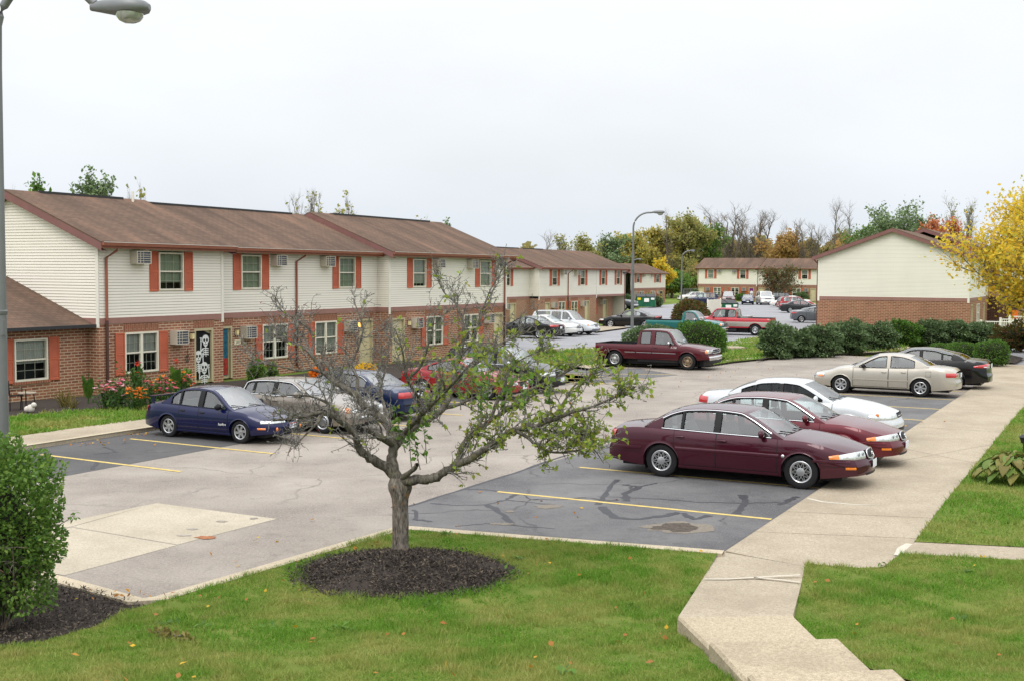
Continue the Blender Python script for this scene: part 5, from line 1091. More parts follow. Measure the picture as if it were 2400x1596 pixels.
# ---- the two burgundy saloons at the front
def lesabre(**k):
    zn = .80
    d = dict(L=5.08, wb=2.85, fo=1.03, W=1.87, H=1.46, zn=zn, zc=1.0, zd=1.04, zt=1.00, xc=1.08, xd=-1.80, xr0=.22, xr1=-1.08, zb0=.97, zb1=.93, B=-.28, win=[(-1.42, -1.03, .025), (-.99, -.34, .025), (-.22, .98, .025)], doors=[(-1.16, -.28), (-.27, .96)],
      rim='star', rimr=.215, rw=.335, tw=.215, wtrim='black_trim', chromearc=True, trim='interior_grey', f0=.74, fl=.9, bf=.17,
      strips=[('side_moulding', .575, .655, -1.12, 1.0, .013, None), ('rocker', .225, .285, -1.05, 1.0, .02, None), ('bumper_ridge', .545, .60, 1.66, 2.36, .016, None), ('bumper_ridge', .545, .61, -2.55, -1.85, .016, None), ('swage_line', .485, .494, -1.1, 1.0, .003, 'black_trim'), ('bumper_seam', .478, .488, 1.84, 2.4, .004, 'black_trim'), ('bumper_seam', .488, .498, -2.58, -1.86, .004, 'black_trim')],
      lamps=[('headlight', 1, .46, .46, lambda u: zn-.185+.0*u, lambda u: zn-.045-.085*max(0, 1-u*1.9), .014, 'clear_lamp'), ('turn_signal', 1, .47, 1.27, lambda u: zn-.183, lambda u: zn-.118+.03*u, .017, 'amber_lamp'), ('marker_lamp', 1, .20, 1.02, .425, .475, .014, 'amber_lamp'), ('taillight', 0, .13, .6, .76, .90, .014, 'red_lamp')],
      faces=[('grille', 1, -.36, .36, zn-.20, zn-.035, .03, 'black_trim'), ('bumper_intake', 1, -.62, .62, .30, .345, .006, 'black_trim')], bars=[('grille_bars', 1, -.34, .34, zn-.195, zn-.04, 15, 2, 'metal_grey')], hm=None, pz=(.42, .66), plate=(1, 1))
    def grille_ring(s, par):
        b = MB(); b.tube([s.cap(1, .37*math.copysign(abs(math.cos(a))**.6, math.cos(a)), zn-.118+.088*math.copysign(abs(math.sin(a))**.6, math.sin(a)), .03) for a in np.linspace(0, 2*PI, 33)], .014, 6, False); b.obj('grille_surround', M['chrome'], par, 60)
        b = MB(); c = s.cap(1, 0, zn-.11, .05); b.lathe([(.0, .03), (.03, .02), (.036, 0)], 16, 'x', c); b.obj('emblem', M['chrome'], par, 60)
        for sd in (1, -1):
            c = s.P(1.08, sd, .62, .006); b = MB(); b.lathe([(0, .012*sd), (.03, .010*sd), (.036, 0)], 16, 'y', c); b.obj('fender_badge', M['chrome'], par, 60)
        for fr, sd in ((1, 1), (1, -1)):   # dark bulbs inside each headlight
            for yf in (.58, .80): 
                c = s.cap(1, sd*yf, zn-.105, .022); b = MB(); b.lathe([(.0, .004), (.03, .004), (.046, 0.)], 14, 'x', c); b.obj('reflector', M['chrome'], par, 60)
    d['extra'] = [grille_ring]; d.update(k); return sedan(**d)
qa = lesabre(); pa_ = place(qa, (1878, 1145), 'f', HR, 1.02, -1)
Car(qa, M['paint_burgundy']).build('parked_car', 'burgundy saloon nearest the camera, front wheels at the concrete pavement', 'car', 'cars nosed up to the right pavement', pa_, HR, 1.02)
hz = lambda px, py, z: G(px, py, z)[:2]
off2 = hz(2055, 1024, .62)-hz(1972, 1065, .62)
qb = lesabre(frontrim=False); pb_ = pa_+off2
Car(qb, M['paint_wine']).build('parked_car', 'redder burgundy saloon behind the front one, beside the white saloon', 'car', 'cars nosed up to the right pavement', pb_, HR, 1.02)
def impala():
    zn = .80
    def f(s, par):
        b = MB(); b.tube([s.cap(1, y, zn-.115, .026) for y in np.linspace(-.42, .42, 9)], .015, 6); b.obj('grille_bar', M['chrome'], par); b = MB(); c = s.cap(1, 0, zn-.115, .045); b.box(c[0]-.004, c[0]+.006, -.055, .055, c[2]-.013, c[2]+.013); b.box(c[0]-.0045, c[0]+.0055, -.022, .022, c[2]-.026, c[2]+.026); b.obj('emblem', M['alloy_brown'], par)
        for sd in (1, -1): 
            c = s.P(s.nose-.30, sd, zn-.075, .02); b = MB(); b.lathe([(0, .012*sd), (.035, .008*sd), (.045, 0)], 12, 'y', c); b.obj('reflector', M['amber_lamp'], par, 60)
    return sedan(L=5.09, wb=2.81, fo=1.05, W=1.85, H=1.49, zn=zn, zc=1.02, zd=1.10, zt=1.07, xc=1.0, xd=-1.75, xr0=.12, xr1=-1.02, zb0=1.02, zb1=.96, B=-.36, win=[(-1.4, -1.06), (-1.02, -.41), (-.31, .9)], dark=True, rim='five', rimr=.215, rw=.335, pil=.055,
        lamps=[('headlight', 1, .52, .46, lambda u: zn-.20+.02*u, lambda u: zn-.03-.05*(1-u), .014, 'clear_lamp'), ('taillight', 0, .30, .55, lambda u: .80, lambda u: 1.0-.03*(1-u), .014, 'red_lamp')], faces=[('grille', 1, -.42, .42, zn-.165, zn-.065, .014, 'black_trim'), ('bumper_intake', 1, -.6, .6, .30, .40, .008, 'black_trim')], extra=[f], plate=(0, 1))
qc = impala(); oc = hz(2053, 972, .68)-hz(1972, 1065, .66)
Car(qc, M['paint_white']).build('parked_car', 'white saloon with tinted windows and red tail lamp, third from the front', 'car', 'cars nosed up to the right pavement', pa_+oc+along(HR, .14), HR, 1.0)
def mazda():
    zt = 1.0
    return sedan(L=4.76, wb=2.67, fo=.95, W=1.76, H=1.43, zn=.70, zc=.96, zd=1.05, zt=zt, xc=.98, xd=-1.55, xr0=.10, xr1=-.86, zb0=.95, zb1=.90, B=-.26, win=[(-1.12, -.33), (-.19, .88)], blackpost=False, rim='seven', rimr=.205, rw=.315, wtrim='black_trim', mc='black_trim', hm='paint_silver',
        strips=[('side_moulding', .50, .55, -.95, .92, .012, None), ('rocker', .22, .26, -1., 1., .008, 'black_trim')],
        lamps=[('headlight', 1, .34, .5, .56, .68, .012, 'clear_lamp'), ('turn_signal', 1, .30, 1.12, .555, .635, .018, 'amber_lamp'), ('taillight', 0, .30, .62, .70, .85, .014, 'red_lamp')])
qm = mazda()
Car(qm, M['paint_silver']).build('parked_car', 'silver beige saloon facing away from the pavement, beside the black saloon', 'car', 'cars backed up to the right pavement', place(qm, (2157, 930), 'r', HLF, 1.025, 1), HLF, 1.025)
def altima():
    return sedan(L=4.86, wb=2.776, fo=.95, W=1.83, H=1.47, zn=.76, zc=1.02, zd=1.12, zt=1.10, xc=1.10, xd=-1.72, xr0=.2, xr1=-.85, zb0=1.04, zb1=.98, B=-.2, win=[(-1.28, -.97), (-.92, -.25), (-.15, 1.0)], chromearc=True, rim='five', rimr=.215, rw=.33,
        lamps=[('headlight', 1, .45, .5, .62, .72, .012, 'clear_lamp'), ('taillight', 0, .46, .42, lambda u: .83-.01*u, lambda u: .98-.09*max(0, 1-u*1.6), .014, 'red_lamp'), ('reverse_lamp', 0, .10, .6, .84, .875, .022, 'clear_lamp')], pz=(.4, .80))
qn = altima()
Car(qn, M['paint_black']).build('parked_car', 'black saloon with chrome window arc, farthest in the right bay row', 'car', 'cars backed up to the right pavement', place(qn, (2236, 912.5), 'r', HLF, 1.02, 1), HLF, 1.02)
# ---- left row
def sunfire():
    zn = .70
    def f(s, par):
        for sd in (1, -1):
            m_ = Matrix.Translation(s.P(.72, sd, .50, .012)) @ Matrix.Rotation(PI/2, 4, 'X') if sd < 0 else Matrix.Translation(s.P(.72, sd, .50, .012)) @ Matrix.Rotation(PI, 4, 'Z') @ Matrix.Rotation(PI/2, 4, 'X')
            t = text_mesh('Sunfire', .10, 'badge', M['paper_white'], par, m_ @ Matrix.Shear('XZ', 4, (0, 0)))
        b = MB(); pts = []; zt = 1.09
        b.rbox(s.tail+.05, s.tail+.24, -.62, .62, zt+.02, zt+.045, .04, 2)
        for sd in (1, -1): b.rbox(s.tail+.08, s.tail+.2, sd*.55-.03, sd*.55+.03, .93, zt+.03, .02, 2)
        b.obj('rear_spoiler', M['paint_darkblue'], par, 50)
        for sd in (1, -1):
            c = s.cap(1, sd*.86, .43, .012); b = MB(); b.lathe([(0, .02), (.045, .014), (.055, 0)], 16, 'x', c); b.obj('fog_lamp', M['amber_lamp'], par, 60)
    return sedan(L=4.62, wb=2.64, fo=.98, W=1.74, H=1.47, zn=zn, zc=.94, zd=1.0, zt=.97, xc=1.02, xd=-1.62, xr0=.16, xr1=-.95, zb0=.93, zb1=.88, B=-.16, win=[(-1.25, -.95), (-.90, -.24), (-.08, .92)], rim='twist', rimr=.21, rw=.32, hm='black_trim', mc='black_trim', f0=.68, fl=.95, bf=.2,
        strips=[('side_moulding', .43, .475, -.9, .92, .010, None), ('rocker', .20, .26, -1, 1, .014, None)], lamps=[('headlight', 1, .30, .42, lambda u: zn-.13+.03*u, lambda u: zn-.02-.02*(1-u), .014, 'clear_lamp'), ('marker_lamp', 1, .40, 1.18, .41, .465, .012, 'amber_lamp'), ('taillight', 0, .14, .6, .72, .86, .012, 'red_lamp')], faces=[('bumper_intake', 1, -.55, .55, .33, .46, .01, 'black_trim')], extra=[f], ptext='GFB 2961', pz=(.44, .5), plate=(1, 0))
GL_ = 'cars parked along the left block'
qs = sunfire(); ps_ = place(qs, (567, 1038.5), 'f', HR, .885, -1)
Car(qs, M['paint_navy']).build('parked_car', 'navy blue compact saloon with rear spoiler, first in the left row', 'car', GL_, ps_, HR, .885)
def deville():
    zn = .78
    return sedan(L=5.2, wb=2.89, fo=1.08, W=1.9, H=1.44, zn=zn, zc=1.0, zd=1.05, zt=1.0, xc=1.0, xd=-1.7, xr0=.25, xr1=-1.28, zb0=.98, zb1=.95, B=-.35, win=[(-1.42, -1.12), (-1.07, -.40), (-.29, .9)], rim='cap', rimr=.215, rw=.33, chromearc=True, f0=.84, fl=.5, bf=.07,
        strips=[('side_moulding', .47, .52, -1.0, .95, .012, 'chrome'), ('rocker', .24, .3, -1, 1, .01, 'chrome')], lamps=[('headlight', 1, .06, .48, zn-.15, zn-.02, .012, 'clear_lamp'), ('cornering_lamp', 1, .24, 1.12, zn-.16, zn-.03, .016, 'amber_lamp'), ('taillight', 0, .05, .82, .6, .98, .012, 'red_lamp')], faces=[('grille', 1, -.42, .42, zn-.16, zn-.015, .03, 'black_trim'), ('bumper_strip', 1, -1, 1, .46, .52, .025, 'chrome'), ('bumper_intake', 1, -.6, .6, .27, .36, .01, 'black_trim')], bars=[('grille_bars', 1, -.42, .42, zn-.16, zn-.015, 10, 5, 'chrome')], plate=(0, 1))
qd = deville(); pd_ = place(qd, (760, 1015), 'f', HR, .93, -1)
Car(qd, M['paint_gold']).build('parked_car', 'champagne saloon with chrome grille, second in the left row', 'car', GL_, pd_, HR, .93)
def crownvic():
    return sedan(L=5.2, wb=2.9, fo=1.0, W=1.9, H=1.45, zn=.78, zc=1.0, zd=1.04, zt=1.02, xc=1.05, xd=-1.7, xr0=.3, xr1=-1.05, zb0=.97, zb1=.94, B=-.25, win=[(-1.35, -.32), (-.2, .95)], blackpost=False, chromearc=True, rim='cap', rimr=.215, rw=.33, lamps=[('headlight', 1, .3, .5, .64, .75, .012, 'clear_lamp'), ('taillight', 0, .14, .42, .72, .90, .014, 'red_lamp')], strips=[('side_moulding', .48, .53, -1.0, .95, .012, None)], faces=[('grille', 1, -.4, .4, .6, .72, .02, 'black_trim'), ('bumper_strip', 0, -1, 1, .5, .55, .02, 'black_trim')])
qv = crownvic(); pv_ = place(qv, (862, 984), 'r', HLF, .92, 1)
Car(qv, M['paint_blue']).build('parked_car', 'blue saloon backed out with red tail lamps toward the drive, behind the bare tree', 'car', GL_, pv_, HLF, .93)
qr = sedan(L=4.7, wb=2.72, fo=.95, W=1.8, H=1.43, rim='five', win=None or [(-1.15, -.2), (-.1, .86)], doors=[(-.95, -.2), (-.18, .94)]); pr_ = place(qr, (1143, 937), 'f', HR, .93, -1)
Car(qr, M['paint_red']).build('parked_car', 'bright red saloon behind the branches in the left row', 'car', GL_, pr_, HR, .93)
qk = suv(L=4.75, wb=2.82, H=1.72, rim='five', mc='chrome', chromearc=True, lamps=[('headlight', 1, .36, .5, .68, .82, .012, 'clear_lamp'), ('taillight', 0, .10, .72, .75, 1.0, .014, 'red_lamp')])
def rails(s, par):
    for sd in (1, -1): b = MB(); b.tube([(-1.5, sd*.55, 1.70), (-1.4, sd*.55, 1.76), (.1, sd*.55, 1.77), (.25, sd*.55, 1.70)], .018, 6); b.obj('roof_rail', M['black_trim'], par, 60)
qk['extra'] = [rails]; pk_ = place(qk, (1238, 921.5), 'f', HR, .92, -1)
Car(qk, M['paint_black']).build('parked_car', 'black sport utility car with chrome mirror, last in the left row', 'car', GL_, pk_, HR, .92)
# ---- burgundy pickup across the bay
def f150(**k):
    zn = .98
    def badge(s, par):
        for sd in (1, -1):
            mm = Matrix.Translation(s.P(1.12, sd, .98, .014)) @ (Matrix.Rotation(PI/2, 4, 'X') if sd < 0 else Matrix.Rotation(PI, 4, 'Z') @ Matrix.Rotation(PI/2, 4, 'X'))
            text_mesh('F-150', .12, 'badge', M['paper_white'], par, mm)
        b = MB(); c = s.cap(1, 0, zn-.125, .05); b.lathe([(0, .012), (.05, .01), (.075, 0)], 20, 'x', c); b.obj('emblem', M['paint_blue'], par, 60)
        b = MB(); b.tube([s.cap(1, .62*math.copysign(abs(math.cos(a))**.4, math.cos(a)), zn-.128+.092*math.copysign(abs(math.sin(a))**.4, math.sin(a)), .022) for a in np.linspace(0, 2*PI, 41)], .016, 6, False); b.obj('grille_surround', M['chrome'], par, 60)
    d = dict(wb=3.53, L=5.48, fo=.97, H=1.76, xc=1.32, xb=-.72, zr=1.08, zn=zn, zb=1.10, W=2.0, win=[(-.52, -.04, .03), (.18, 1.2, .02)], doors=[(.1, 1.28)], seats=[(.1, 0), (-.5, 1)], mc='chrome', frontrim=True, hm=None, strips=[('side_moulding', .70, .735, -1.25, -.74, .014, 'chrome'), ('side_moulding', .70, .735, -.68, .06, .014, 'chrome'), ('side_moulding', .70, .735, .1, 1.22, .014, 'chrome')], extra=[badge], blackpost=False, plate=(1, 0))
    d.update(k); return truck(**d)
qf = f150(); hf = -math.radians(6)
ga, gb = G(1436, 864), G(1613, 864.5); hf = math.atan2(gb[1]-ga[1], gb[0]-ga[0]); 
Car(qf, M['paint_maroon']).build('pickup_truck', 'burgundy extended cab pickup with chrome side strip in front of the hedge', 'pickup truck', 'pickup trucks on the lot', place(qf, (1612, 867), 'f', HR, .985, -1), HR, .985)
# ---- the far lot
far = dict(lite=True)
GF = 'cars on the far lot'
def fcar(q, pm, px, heading, sc, label, axle='f', near=-1, name='parked_car', cat='car', lite=True, group=GF):
    return Car(q, M[pm]).build(name, label, cat, group, place(q, px, axle, heading, sc, near), heading, sc, lite)
ford = sedan(L=4.83, wb=2.73, H=1.45, rim='five', lamps=[('headlight', 1, .3, .5, .6, .7, .012, 'clear_lamp'), ('taillight', 0, .3, .45, .78, .92, .014, 'red_lamp')])
fcar(ford, 'paint_black', (1264, 795), HLF, 1.0, 'black saloon with its tail out, half hidden by the twigs beside the white cars', 'r', 1)
mal = sedan(L=4.87, wb=2.85, H=1.45, rim='five', zn=.78, W=1.8, faces=[('grille', 1, -.6, .6, .56, .63, .012, 'black_trim'), ('grille', 1, -.6, .6, .66, .71, .012, 'black_trim'), ('bumper_intake', 1, -.6, .6, .28, .36, .008, 'black_trim')], lamps=[('headlight', 1, .5, .5, .62, .75, .014, 'clear_lamp'), ('taillight', 0, .2, .6, .8, .92, .014, 'red_lamp')])
fcar(mal, 'paint_solidwhite', (1314, 789.5), HR, .98, 'white saloon nosing out between the black saloon and the white sport utility car')
enc = suv(L=5.1, wb=3.02, fo=1.0, H=1.80, W=2.0, zb=1.12, rw=.38, rimr=.25, rim='five', extra=[rails], faces=[('grille', 1, -.35, .35, .62, .80, .02, 'metal_grey'), ('lower_bumper', 1, -1, 1, .28, .46, .03, 'paint_grey')], strips=[('side_cladding', .30, .42, -1.0, 1.0, .012, 'paint_grey')], dark=False)
fcar(enc, 'paint_white', (1357, 786), HR, .92, 'pearl white sport utility car beside the middle block')
acc = sedan(L=4.82, wb=2.74, H=1.45, rim='five', chromearc=True, trim='interior_grey', lamps=[('headlight', 1, .4, .5, .58, .68, .014, 'clear_lamp'), ('turn_signal', 1, .3, 1.15, .56, .62, .02, 'amber_lamp'), ('taillight', 0, .3, .3, .86, .95, .014, 'red_lamp')])
ga, gb = G(1501, 769.5), G(1435, 771); ha = math.atan2(gb[1]-ga[1], gb[0]-ga[0])
fcar(acc, 'paint_black', (1468, 770.5), ha, 1.0, 'black saloon parked alone in front of the middle block, left of the lamp post', 'f', 1, lite=False) if False else Car(acc, M['paint_black']).build('parked_car', 'black saloon parked alone in front of the middle block behind the lamp post', 'car', GF, (G(1468, 770)[:2]+np.array([.35, .8])), HLF+.18, 1.0)
chev = truck(wb=3.35, L=5.5, H=1.76, xc=1.15, xb=-.28, zr=1.08, zn=.98, zb=1.10, W=1.95, rw=.36, win=[(-.02, 1.02, .02)], doors=[(-.1, 1.1)], mc='chrome', seats=[(-.1, 0)])
hg = HR*.9
Car(chev, M['paint_green']).build('pickup_truck', 'green regular cab pickup behind the clipped hedge', 'pickup truck', 'pickup trucks on the lot', G(1618, 789)[:2]+np.array([0, .9]), hg, .98)
def fstrip(s, par):
    for sd in (1, -1):
        b = s.strip(s.tail+.02, s.nose-.2, lambda x: max(.62, s.zlow(x)+.01), lambda x: max(.96, s.zlow(x)+.02), .006, 60, sd); b.obj('silver_side_band', M['paint_silver'], par, 40)
    b = MB(); b.rbox(s.q['xb']-.75, s.q['xb']-.25, -.85, .85, 1.02, 1.36, .03, 1); b.obj('tool_box', M['alloy'], par, 40)
    b = MB(); b.add([s.cap(0, y, z, .012) for y, z in ((-.8, .82), (.8, .82), (.8, 1.08), (-.8, 1.08))], [(3, 2, 1, 0)]); b.obj('tailgate_panel', M['paint_silver'], par)
f250 = truck(wb=3.94, L=5.95, H=1.92, xc=1.45, xb=-.65, zr=1.22, zn=1.06, zb=1.24, W=2.02, rw=.40, rimr=.22, sill=.52, win=[(-.5, .0, .04), (.22, 1.32, .02)], doors=[(.12, 1.38)], extra=[fstrip], seats=[(.15, 0)], rim='steel')
g_ = G(1752, 788); hh = PI-TH*.85
Car(f250, M['paint_brightred']).build('pickup_truck', 'red pickup with silver lower sides and an aluminium tool box', 'pickup truck', 'pickup trucks on the lot', place(f250, (1770, 787.5), 'r', hh, .98, 1), hh, .98)
gt = truck(wb=3.5, L=5.6, H=1.86, xc=1.25, xb=-.8, W=2.0, win=[(-.5, .1, .03), (.2, 1.15, .02)], doors=[(.1, 1.2)], seats=[(.1, 0)])
fcar(gt, 'paint_darkgrey', (1464, 727), HR, 1.02, 'dark grey pickup nosing out from behind the middle block', 'f', -1, 'pickup_truck', 'pickup truck', True, 'pickup trucks on the lot')
def at(px, py): return G(px, py)[:2]
HD = -PI/2
def far_c(q, pm, px, heading, label, sc=1.0, cat='car', name='parked_car'): return Car(q, M[pm]).build(name, label, cat, GF, at(*px), heading, sc, True)
hatch = suv(L=4.3, wb=2.6, H=1.55, rk=.4); far_c(hatch, 'paint_solidwhite', (1622, 708), TH+2.9, 'white hatchback partly behind the reddish round shrub')
far_c(suv(L=4.5, H=1.7), 'paint_darkblue', (1646, 716), PI-.15, 'dark blue sport utility car behind the reddish round shrub', 1.0)
HF = -PI/2-TH
tb = suv(L=4.9, wb=2.87, H=1.85, zn=1.0, zc=1.16, zb=1.1, rw=.38, f0=.86, fl=.45, bf=.06, bars=[('grille_bar', 1, -.6, .6, .78, .86, 0, 2, 'metal_grey')], faces=[('grille', 1, -.62, .62, .74, .94, .012, 'black_trim'), ('front_bumper', 1, -1, 1, .42, .60, .03, 'paint_maroon')])
far_c(tb, 'paint_maroon', (1706, 714), HF+.35, 'maroon sport utility car facing out from the far block')
far_c(sedan(L=4.6, wb=2.65, H=1.42, W=1.75, zn=.74), 'paint_darkblue', (1752, 714.5), HF+.30, 'dark blue saloon facing out between the maroon and white sport utility cars')
yk = suv(L=5.1, wb=2.95, H=1.92, zn=1.06, zc=1.2, zb=1.16, rw=.39, W=2.0, f0=.88, fl=.4, bf=.06, faces=[('grille', 1, -.5, .5, .82, 1.0, .012, 'metal_grey'), ('bumper_intake', 1, -.6, .6, .46, .54, .008, 'black_trim')]); far_c(yk, 'paint_solidwhite', (1793, 715), HF+.45, 'big white sport utility car facing out from the far block')
far_c(suv(L=4.7, H=1.66, chromearc=True), 'paint_charcoal', (1836, 713), TH*.3, 'charcoal sport utility car with its tail to the left near the far block', 1.0)
far_c(sedan(L=4.9, wb=2.78, H=1.47, dark=True), 'paint_solidwhite', (1851, 721), PI-TH*.6, 'white saloon facing left in front of the charcoal sport utility car', 1.04)
far_c(suv(L=4.6, H=1.64), 'paint_red', (1866, 727), TH*.15, 'red estate car between the white and the black saloons', .98)
far_c(sedan(L=4.9, wb=2.8, H=1.47, zd=1.08, zt=1.05), 'paint_charcoal', (1880, 734), -TH*.25, 'black saloon with red tail lamp near the gable end', 1.0)
el = sedan(L=4.55, wb=2.7, H=1.45, zd=1.12, zt=1.09, zb0=1.05, rim='ten', lamps=[('taillight', 0, .4, .5, .80, .93, .014, 'red_lamp'), ('headlight', 1, .5, .5, .6, .72, .014, 'clear_lamp')])
Car(el, M['paint_grey']).build('parked_car', 'grey compact saloon half hidden by the gable end block', 'car', GF, place(el, (1878, 757), 'r', -TH*.35, 1.0, -1), -TH*.35, 1.0)
# ================================================================ PLANTS
rnd = random.Random(11)
class Tubes:
    "many tapering branches, gathered as numpy rings"
    def __init__(s): s.V = []; s.F = []; s.n = 0
    def add(s, P, R, k=5):
        P = np.asarray(P, float); m = len(P); T = np.gradient(P, axis=0); T /= np.linalg.norm(T, axis=1, keepdims=True)+1e-9
        ref = np.array([.31, .17, .93]) if abs(T[0, 2]) < .85 else np.array([.95, .2, .1]); A = np.cross(T, ref); A /= np.linalg.norm(A, axis=1, keepdims=True)+1e-9; B = np.cross(T, A)
        an = 2*PI*np.arange(k)/k; ring = P[:, None]+np.asarray(R)[:, None, None]*(np.cos(an)[None, :, None]*A[:, None]+np.sin(an)[None, :, None]*B[:, None])
        s.V.append(ring.reshape(-1, 3)); i = np.arange(m-1)[:, None]*k; j = np.arange(k)[None]; j2 = (j+1) % k
        s.F.append(np.stack([i+j, i+j2, i+k+j2, i+k+j], -1).reshape(-1, 4)+s.n); s.n += m*k
    def obj(s, name, m, par=None): return npmesh(name, np.concatenate(s.V), np.concatenate(s.F), M[m], par, True)
def unit(v): v = np.asarray(v, float); return v/(np.linalg.norm(v)+1e-9)
def rv(): return unit([rnd.gauss(0, 1), rnd.gauss(0, 1), rnd.gauss(0, 1)])
def twig(p, d, ln, n, wob, up=0.):
    P = [np.array(p, float)]; d = unit(d)
    for _ in range(n): d = unit(d+rv()*wob+np.array([0, 0, up])); P.append(P[-1]+d*ln/n)
    return P
def leaves(C, size, dirs=None, aspect=.5, jit=.35, fold=.25, up=.35):
    "one folded leaf (two faces sharing a midrib) per point; returns vertices and faces"
    C = np.asarray(C, float); n = len(C); sz = size*(1+jit*RNG.uniform(-1, 1, n))[:, None]
    d = RNG.normal(size=(n, 3)) if dirs is None else np.asarray(dirs)+.6*RNG.normal(size=(n, 3)); d /= np.linalg.norm(d, axis=1, keepdims=True)
    u = RNG.normal(size=(n, 3)); u[:, 2] += up*3; w = np.cross(d, u); w /= np.linalg.norm(w, axis=1, keepdims=True)+1e-9; nn = np.cross(w, d)
    p0 = C; p1 = C+d*sz*.5+w*sz*aspect*.5+nn*sz*fold*.3; p2 = C+d*sz; p3 = C+d*sz*.5-w*sz*aspect*.5+nn*sz*fold*.3
    V = np.stack([p0, p1, p2, p3], 1).reshape(-1, 3); i = np.arange(n)[:, None]*4
    F = np.concatenate([i+np.array([0, 1, 2]), i+np.array([0, 2, 3])], 0); return V, F
def leafobj(name, C, size, m, par=None, **k): V, F = leaves(C, size, **k); return npmesh(name, V, F, M[m], par)
leafmat('leaf_crab', ((118, 144, 46), (142, 168, 60), (168, 178, 78), (102, 128, 50), (180, 158, 80), (150, 174, 70)), .45)
leafmat('leaf_green', ((66, 104, 38), (86, 128, 50), (112, 150, 66), (58, 90, 38), (130, 158, 72)))
leafmat('leaf_dark', ((65, 91, 56), (85, 111, 67), (102, 130, 80), (58, 80, 56), (126, 146, 101)), .2, .45)
leafmat('leaf_hedge', ((68, 104, 36), (92, 132, 46), (112, 150, 56), (76, 110, 44)), .25)
leafmat('leaf_yellow', ((252, 212, 58), (252, 222, 84), (250, 204, 54), (228, 212, 80), (248, 190, 54), (190, 190, 78)), .55)
leafmat('leaf_olive', ((157, 155, 89), (174, 170, 97), (190, 177, 100), (142, 147, 89), (197, 177, 96), (151, 157, 94)), .5)  # olive, gold, orange, red, pine, wood: grey mixed in as painted distance haze
leafmat('leaf_gold', ((209, 182, 85), (197, 176, 89), (218, 195, 97), (179, 172, 92), (157, 162, 92)), .5)
leafmat('leaf_orange', ((196, 155, 92), (179, 145, 92), (166, 142, 92), (155, 144, 94), (204, 164, 98)), .5)
leafmat('leaf_red', ((201, 114, 74), (212, 130, 86), (187, 104, 72), (207, 145, 99)), .5)
leafmat('leaf_redgreen', ((92, 84, 44), (74, 88, 42), (120, 92, 52), (134, 62, 48), (84, 96, 44)))
leafmat('leaf_pine', ((103, 124, 87), (115, 138, 94), (129, 150, 103)), .25)
leafmat('leaf_wood', ((136, 139, 89), (157, 153, 96), (128, 135, 87), (171, 156, 98), (145, 147, 92), (177, 150, 96)), .5)
leafmat('leaf_bed', ((70, 104, 44), (92, 126, 54), (60, 90, 44)), .3); leafmat('leaf_straw', ((160, 140, 84), (134, 128, 66), (120, 112, 60)), .3)
leafmat('petal_pink', ((222, 92, 132), (232, 130, 158), (204, 70, 140), (226, 110, 96)), .3); leafmat('petal_pale', ((240, 190, 196), (238, 206, 206), (226, 160, 176)), .3); leafmat('petal_orange', ((236, 120, 24), (228, 96, 28), (240, 150, 40)), .3); leafmat('petal_red', ((204, 40, 30), (220, 60, 36)), .3); leafmat('petal_yellow', ((226, 180, 40), (236, 196, 60)), .3)
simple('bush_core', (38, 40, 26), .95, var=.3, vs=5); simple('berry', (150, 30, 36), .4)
# ---------------------------------------------------------------- the crab apple in front
TB = GL(939, 1313); YT = TB[1]; TB[2] = hl(TB[0], TB[1])+.14
tree = empty('crab_apple_tree', TB, 0, 'gnarled lichen covered crab apple tree, half bare, on the dark mulch mound', 'tree')
def TP(px, py, dy=0.): return PY(px, py, YT+dy)-TB
tb = Tubes(); limbs = []
def limb(pts, r0, r1, k=9, sub=5, keep=True):
    P = [TP(*p) for p in pts]; Q = []; r0 *= .88
    for i in range(len(P)-1):
        a = P[max(i-1, 0)]; b_, c = P[i], P[i+1]; d = P[min(i+2, len(P)-1)]
        for j in range(sub):
            t = j/sub; Q.append(.5*((2*b_)+(c-a)*t+(2*a-5*b_+4*c-d)*t*t+(3*b_-a-3*c+d)*t**3))
    Q.append(P[-1]); n = len(Q); R = [(r0+(r1-r0)*(i/(n-1))**.8)*(1+.10*rnd.uniform(-1, 1)) for i in range(n)]
    for i in range(1, n-1): Q[i] = Q[i]+rv()*R[i]*.22
    tb.add(Q, R, k)
    if keep: limbs.append((Q, R))
# trunk with flare, swollen head and ridged bark
rows = []; NT_ = 20
for i in range(26):
    u = i/25; z0 = -.2+1.26*u; r = .118+.10*max(0, .16-u)/.16*1.0+(.062*math.exp(-((u-.90)/.10)**2))-.006*u
    cx = (TP(938, 1300)[0]*(1-u)+TP(937, 1128)[0]*u); row = []
    for k in range(NT_):
        a = 2*PI*k/NT_; rr = r*(1+.05*math.sin(3*a+2*u)+.03*math.sin(7*a+5*u)+(.22*max(0, math.cos(2.5*a+.4)) if u < .22 else 0)*(1-u/.22 if u < .22 else 0)+.02*rnd.uniform(-1, 1))
        row.append((cx+rr*math.cos(a), rr*math.sin(a), z0))
    rows.append(row)
mb_ = MB(); mb_.grid(rows, True); mb_.add(rows[-1], [tuple(range(NT_))]); mb_.obj('trunk', M['bark'], tree, 180)
lm = limb
lm([(938, 1140, 0), (912, 1098, 0), (866, 1072, -.1), (840, 1046, -.2), (832, 1016, -.3), (796, 984, -.45), (758, 966, -.6), (716, 974, -.7), (680, 980, -.85), (640, 985, -.95)], .095, .012)
lm([(758, 966, -.6), (742, 992, -.7), (712, 1022, -.8), (690, 1050, -.9)], .03, .006)
lm([(796, 984, -.45), (775, 950, -.5), (735, 930, -.55), (690, 925, -.6), (640, 930, -.7)], .035, .006)
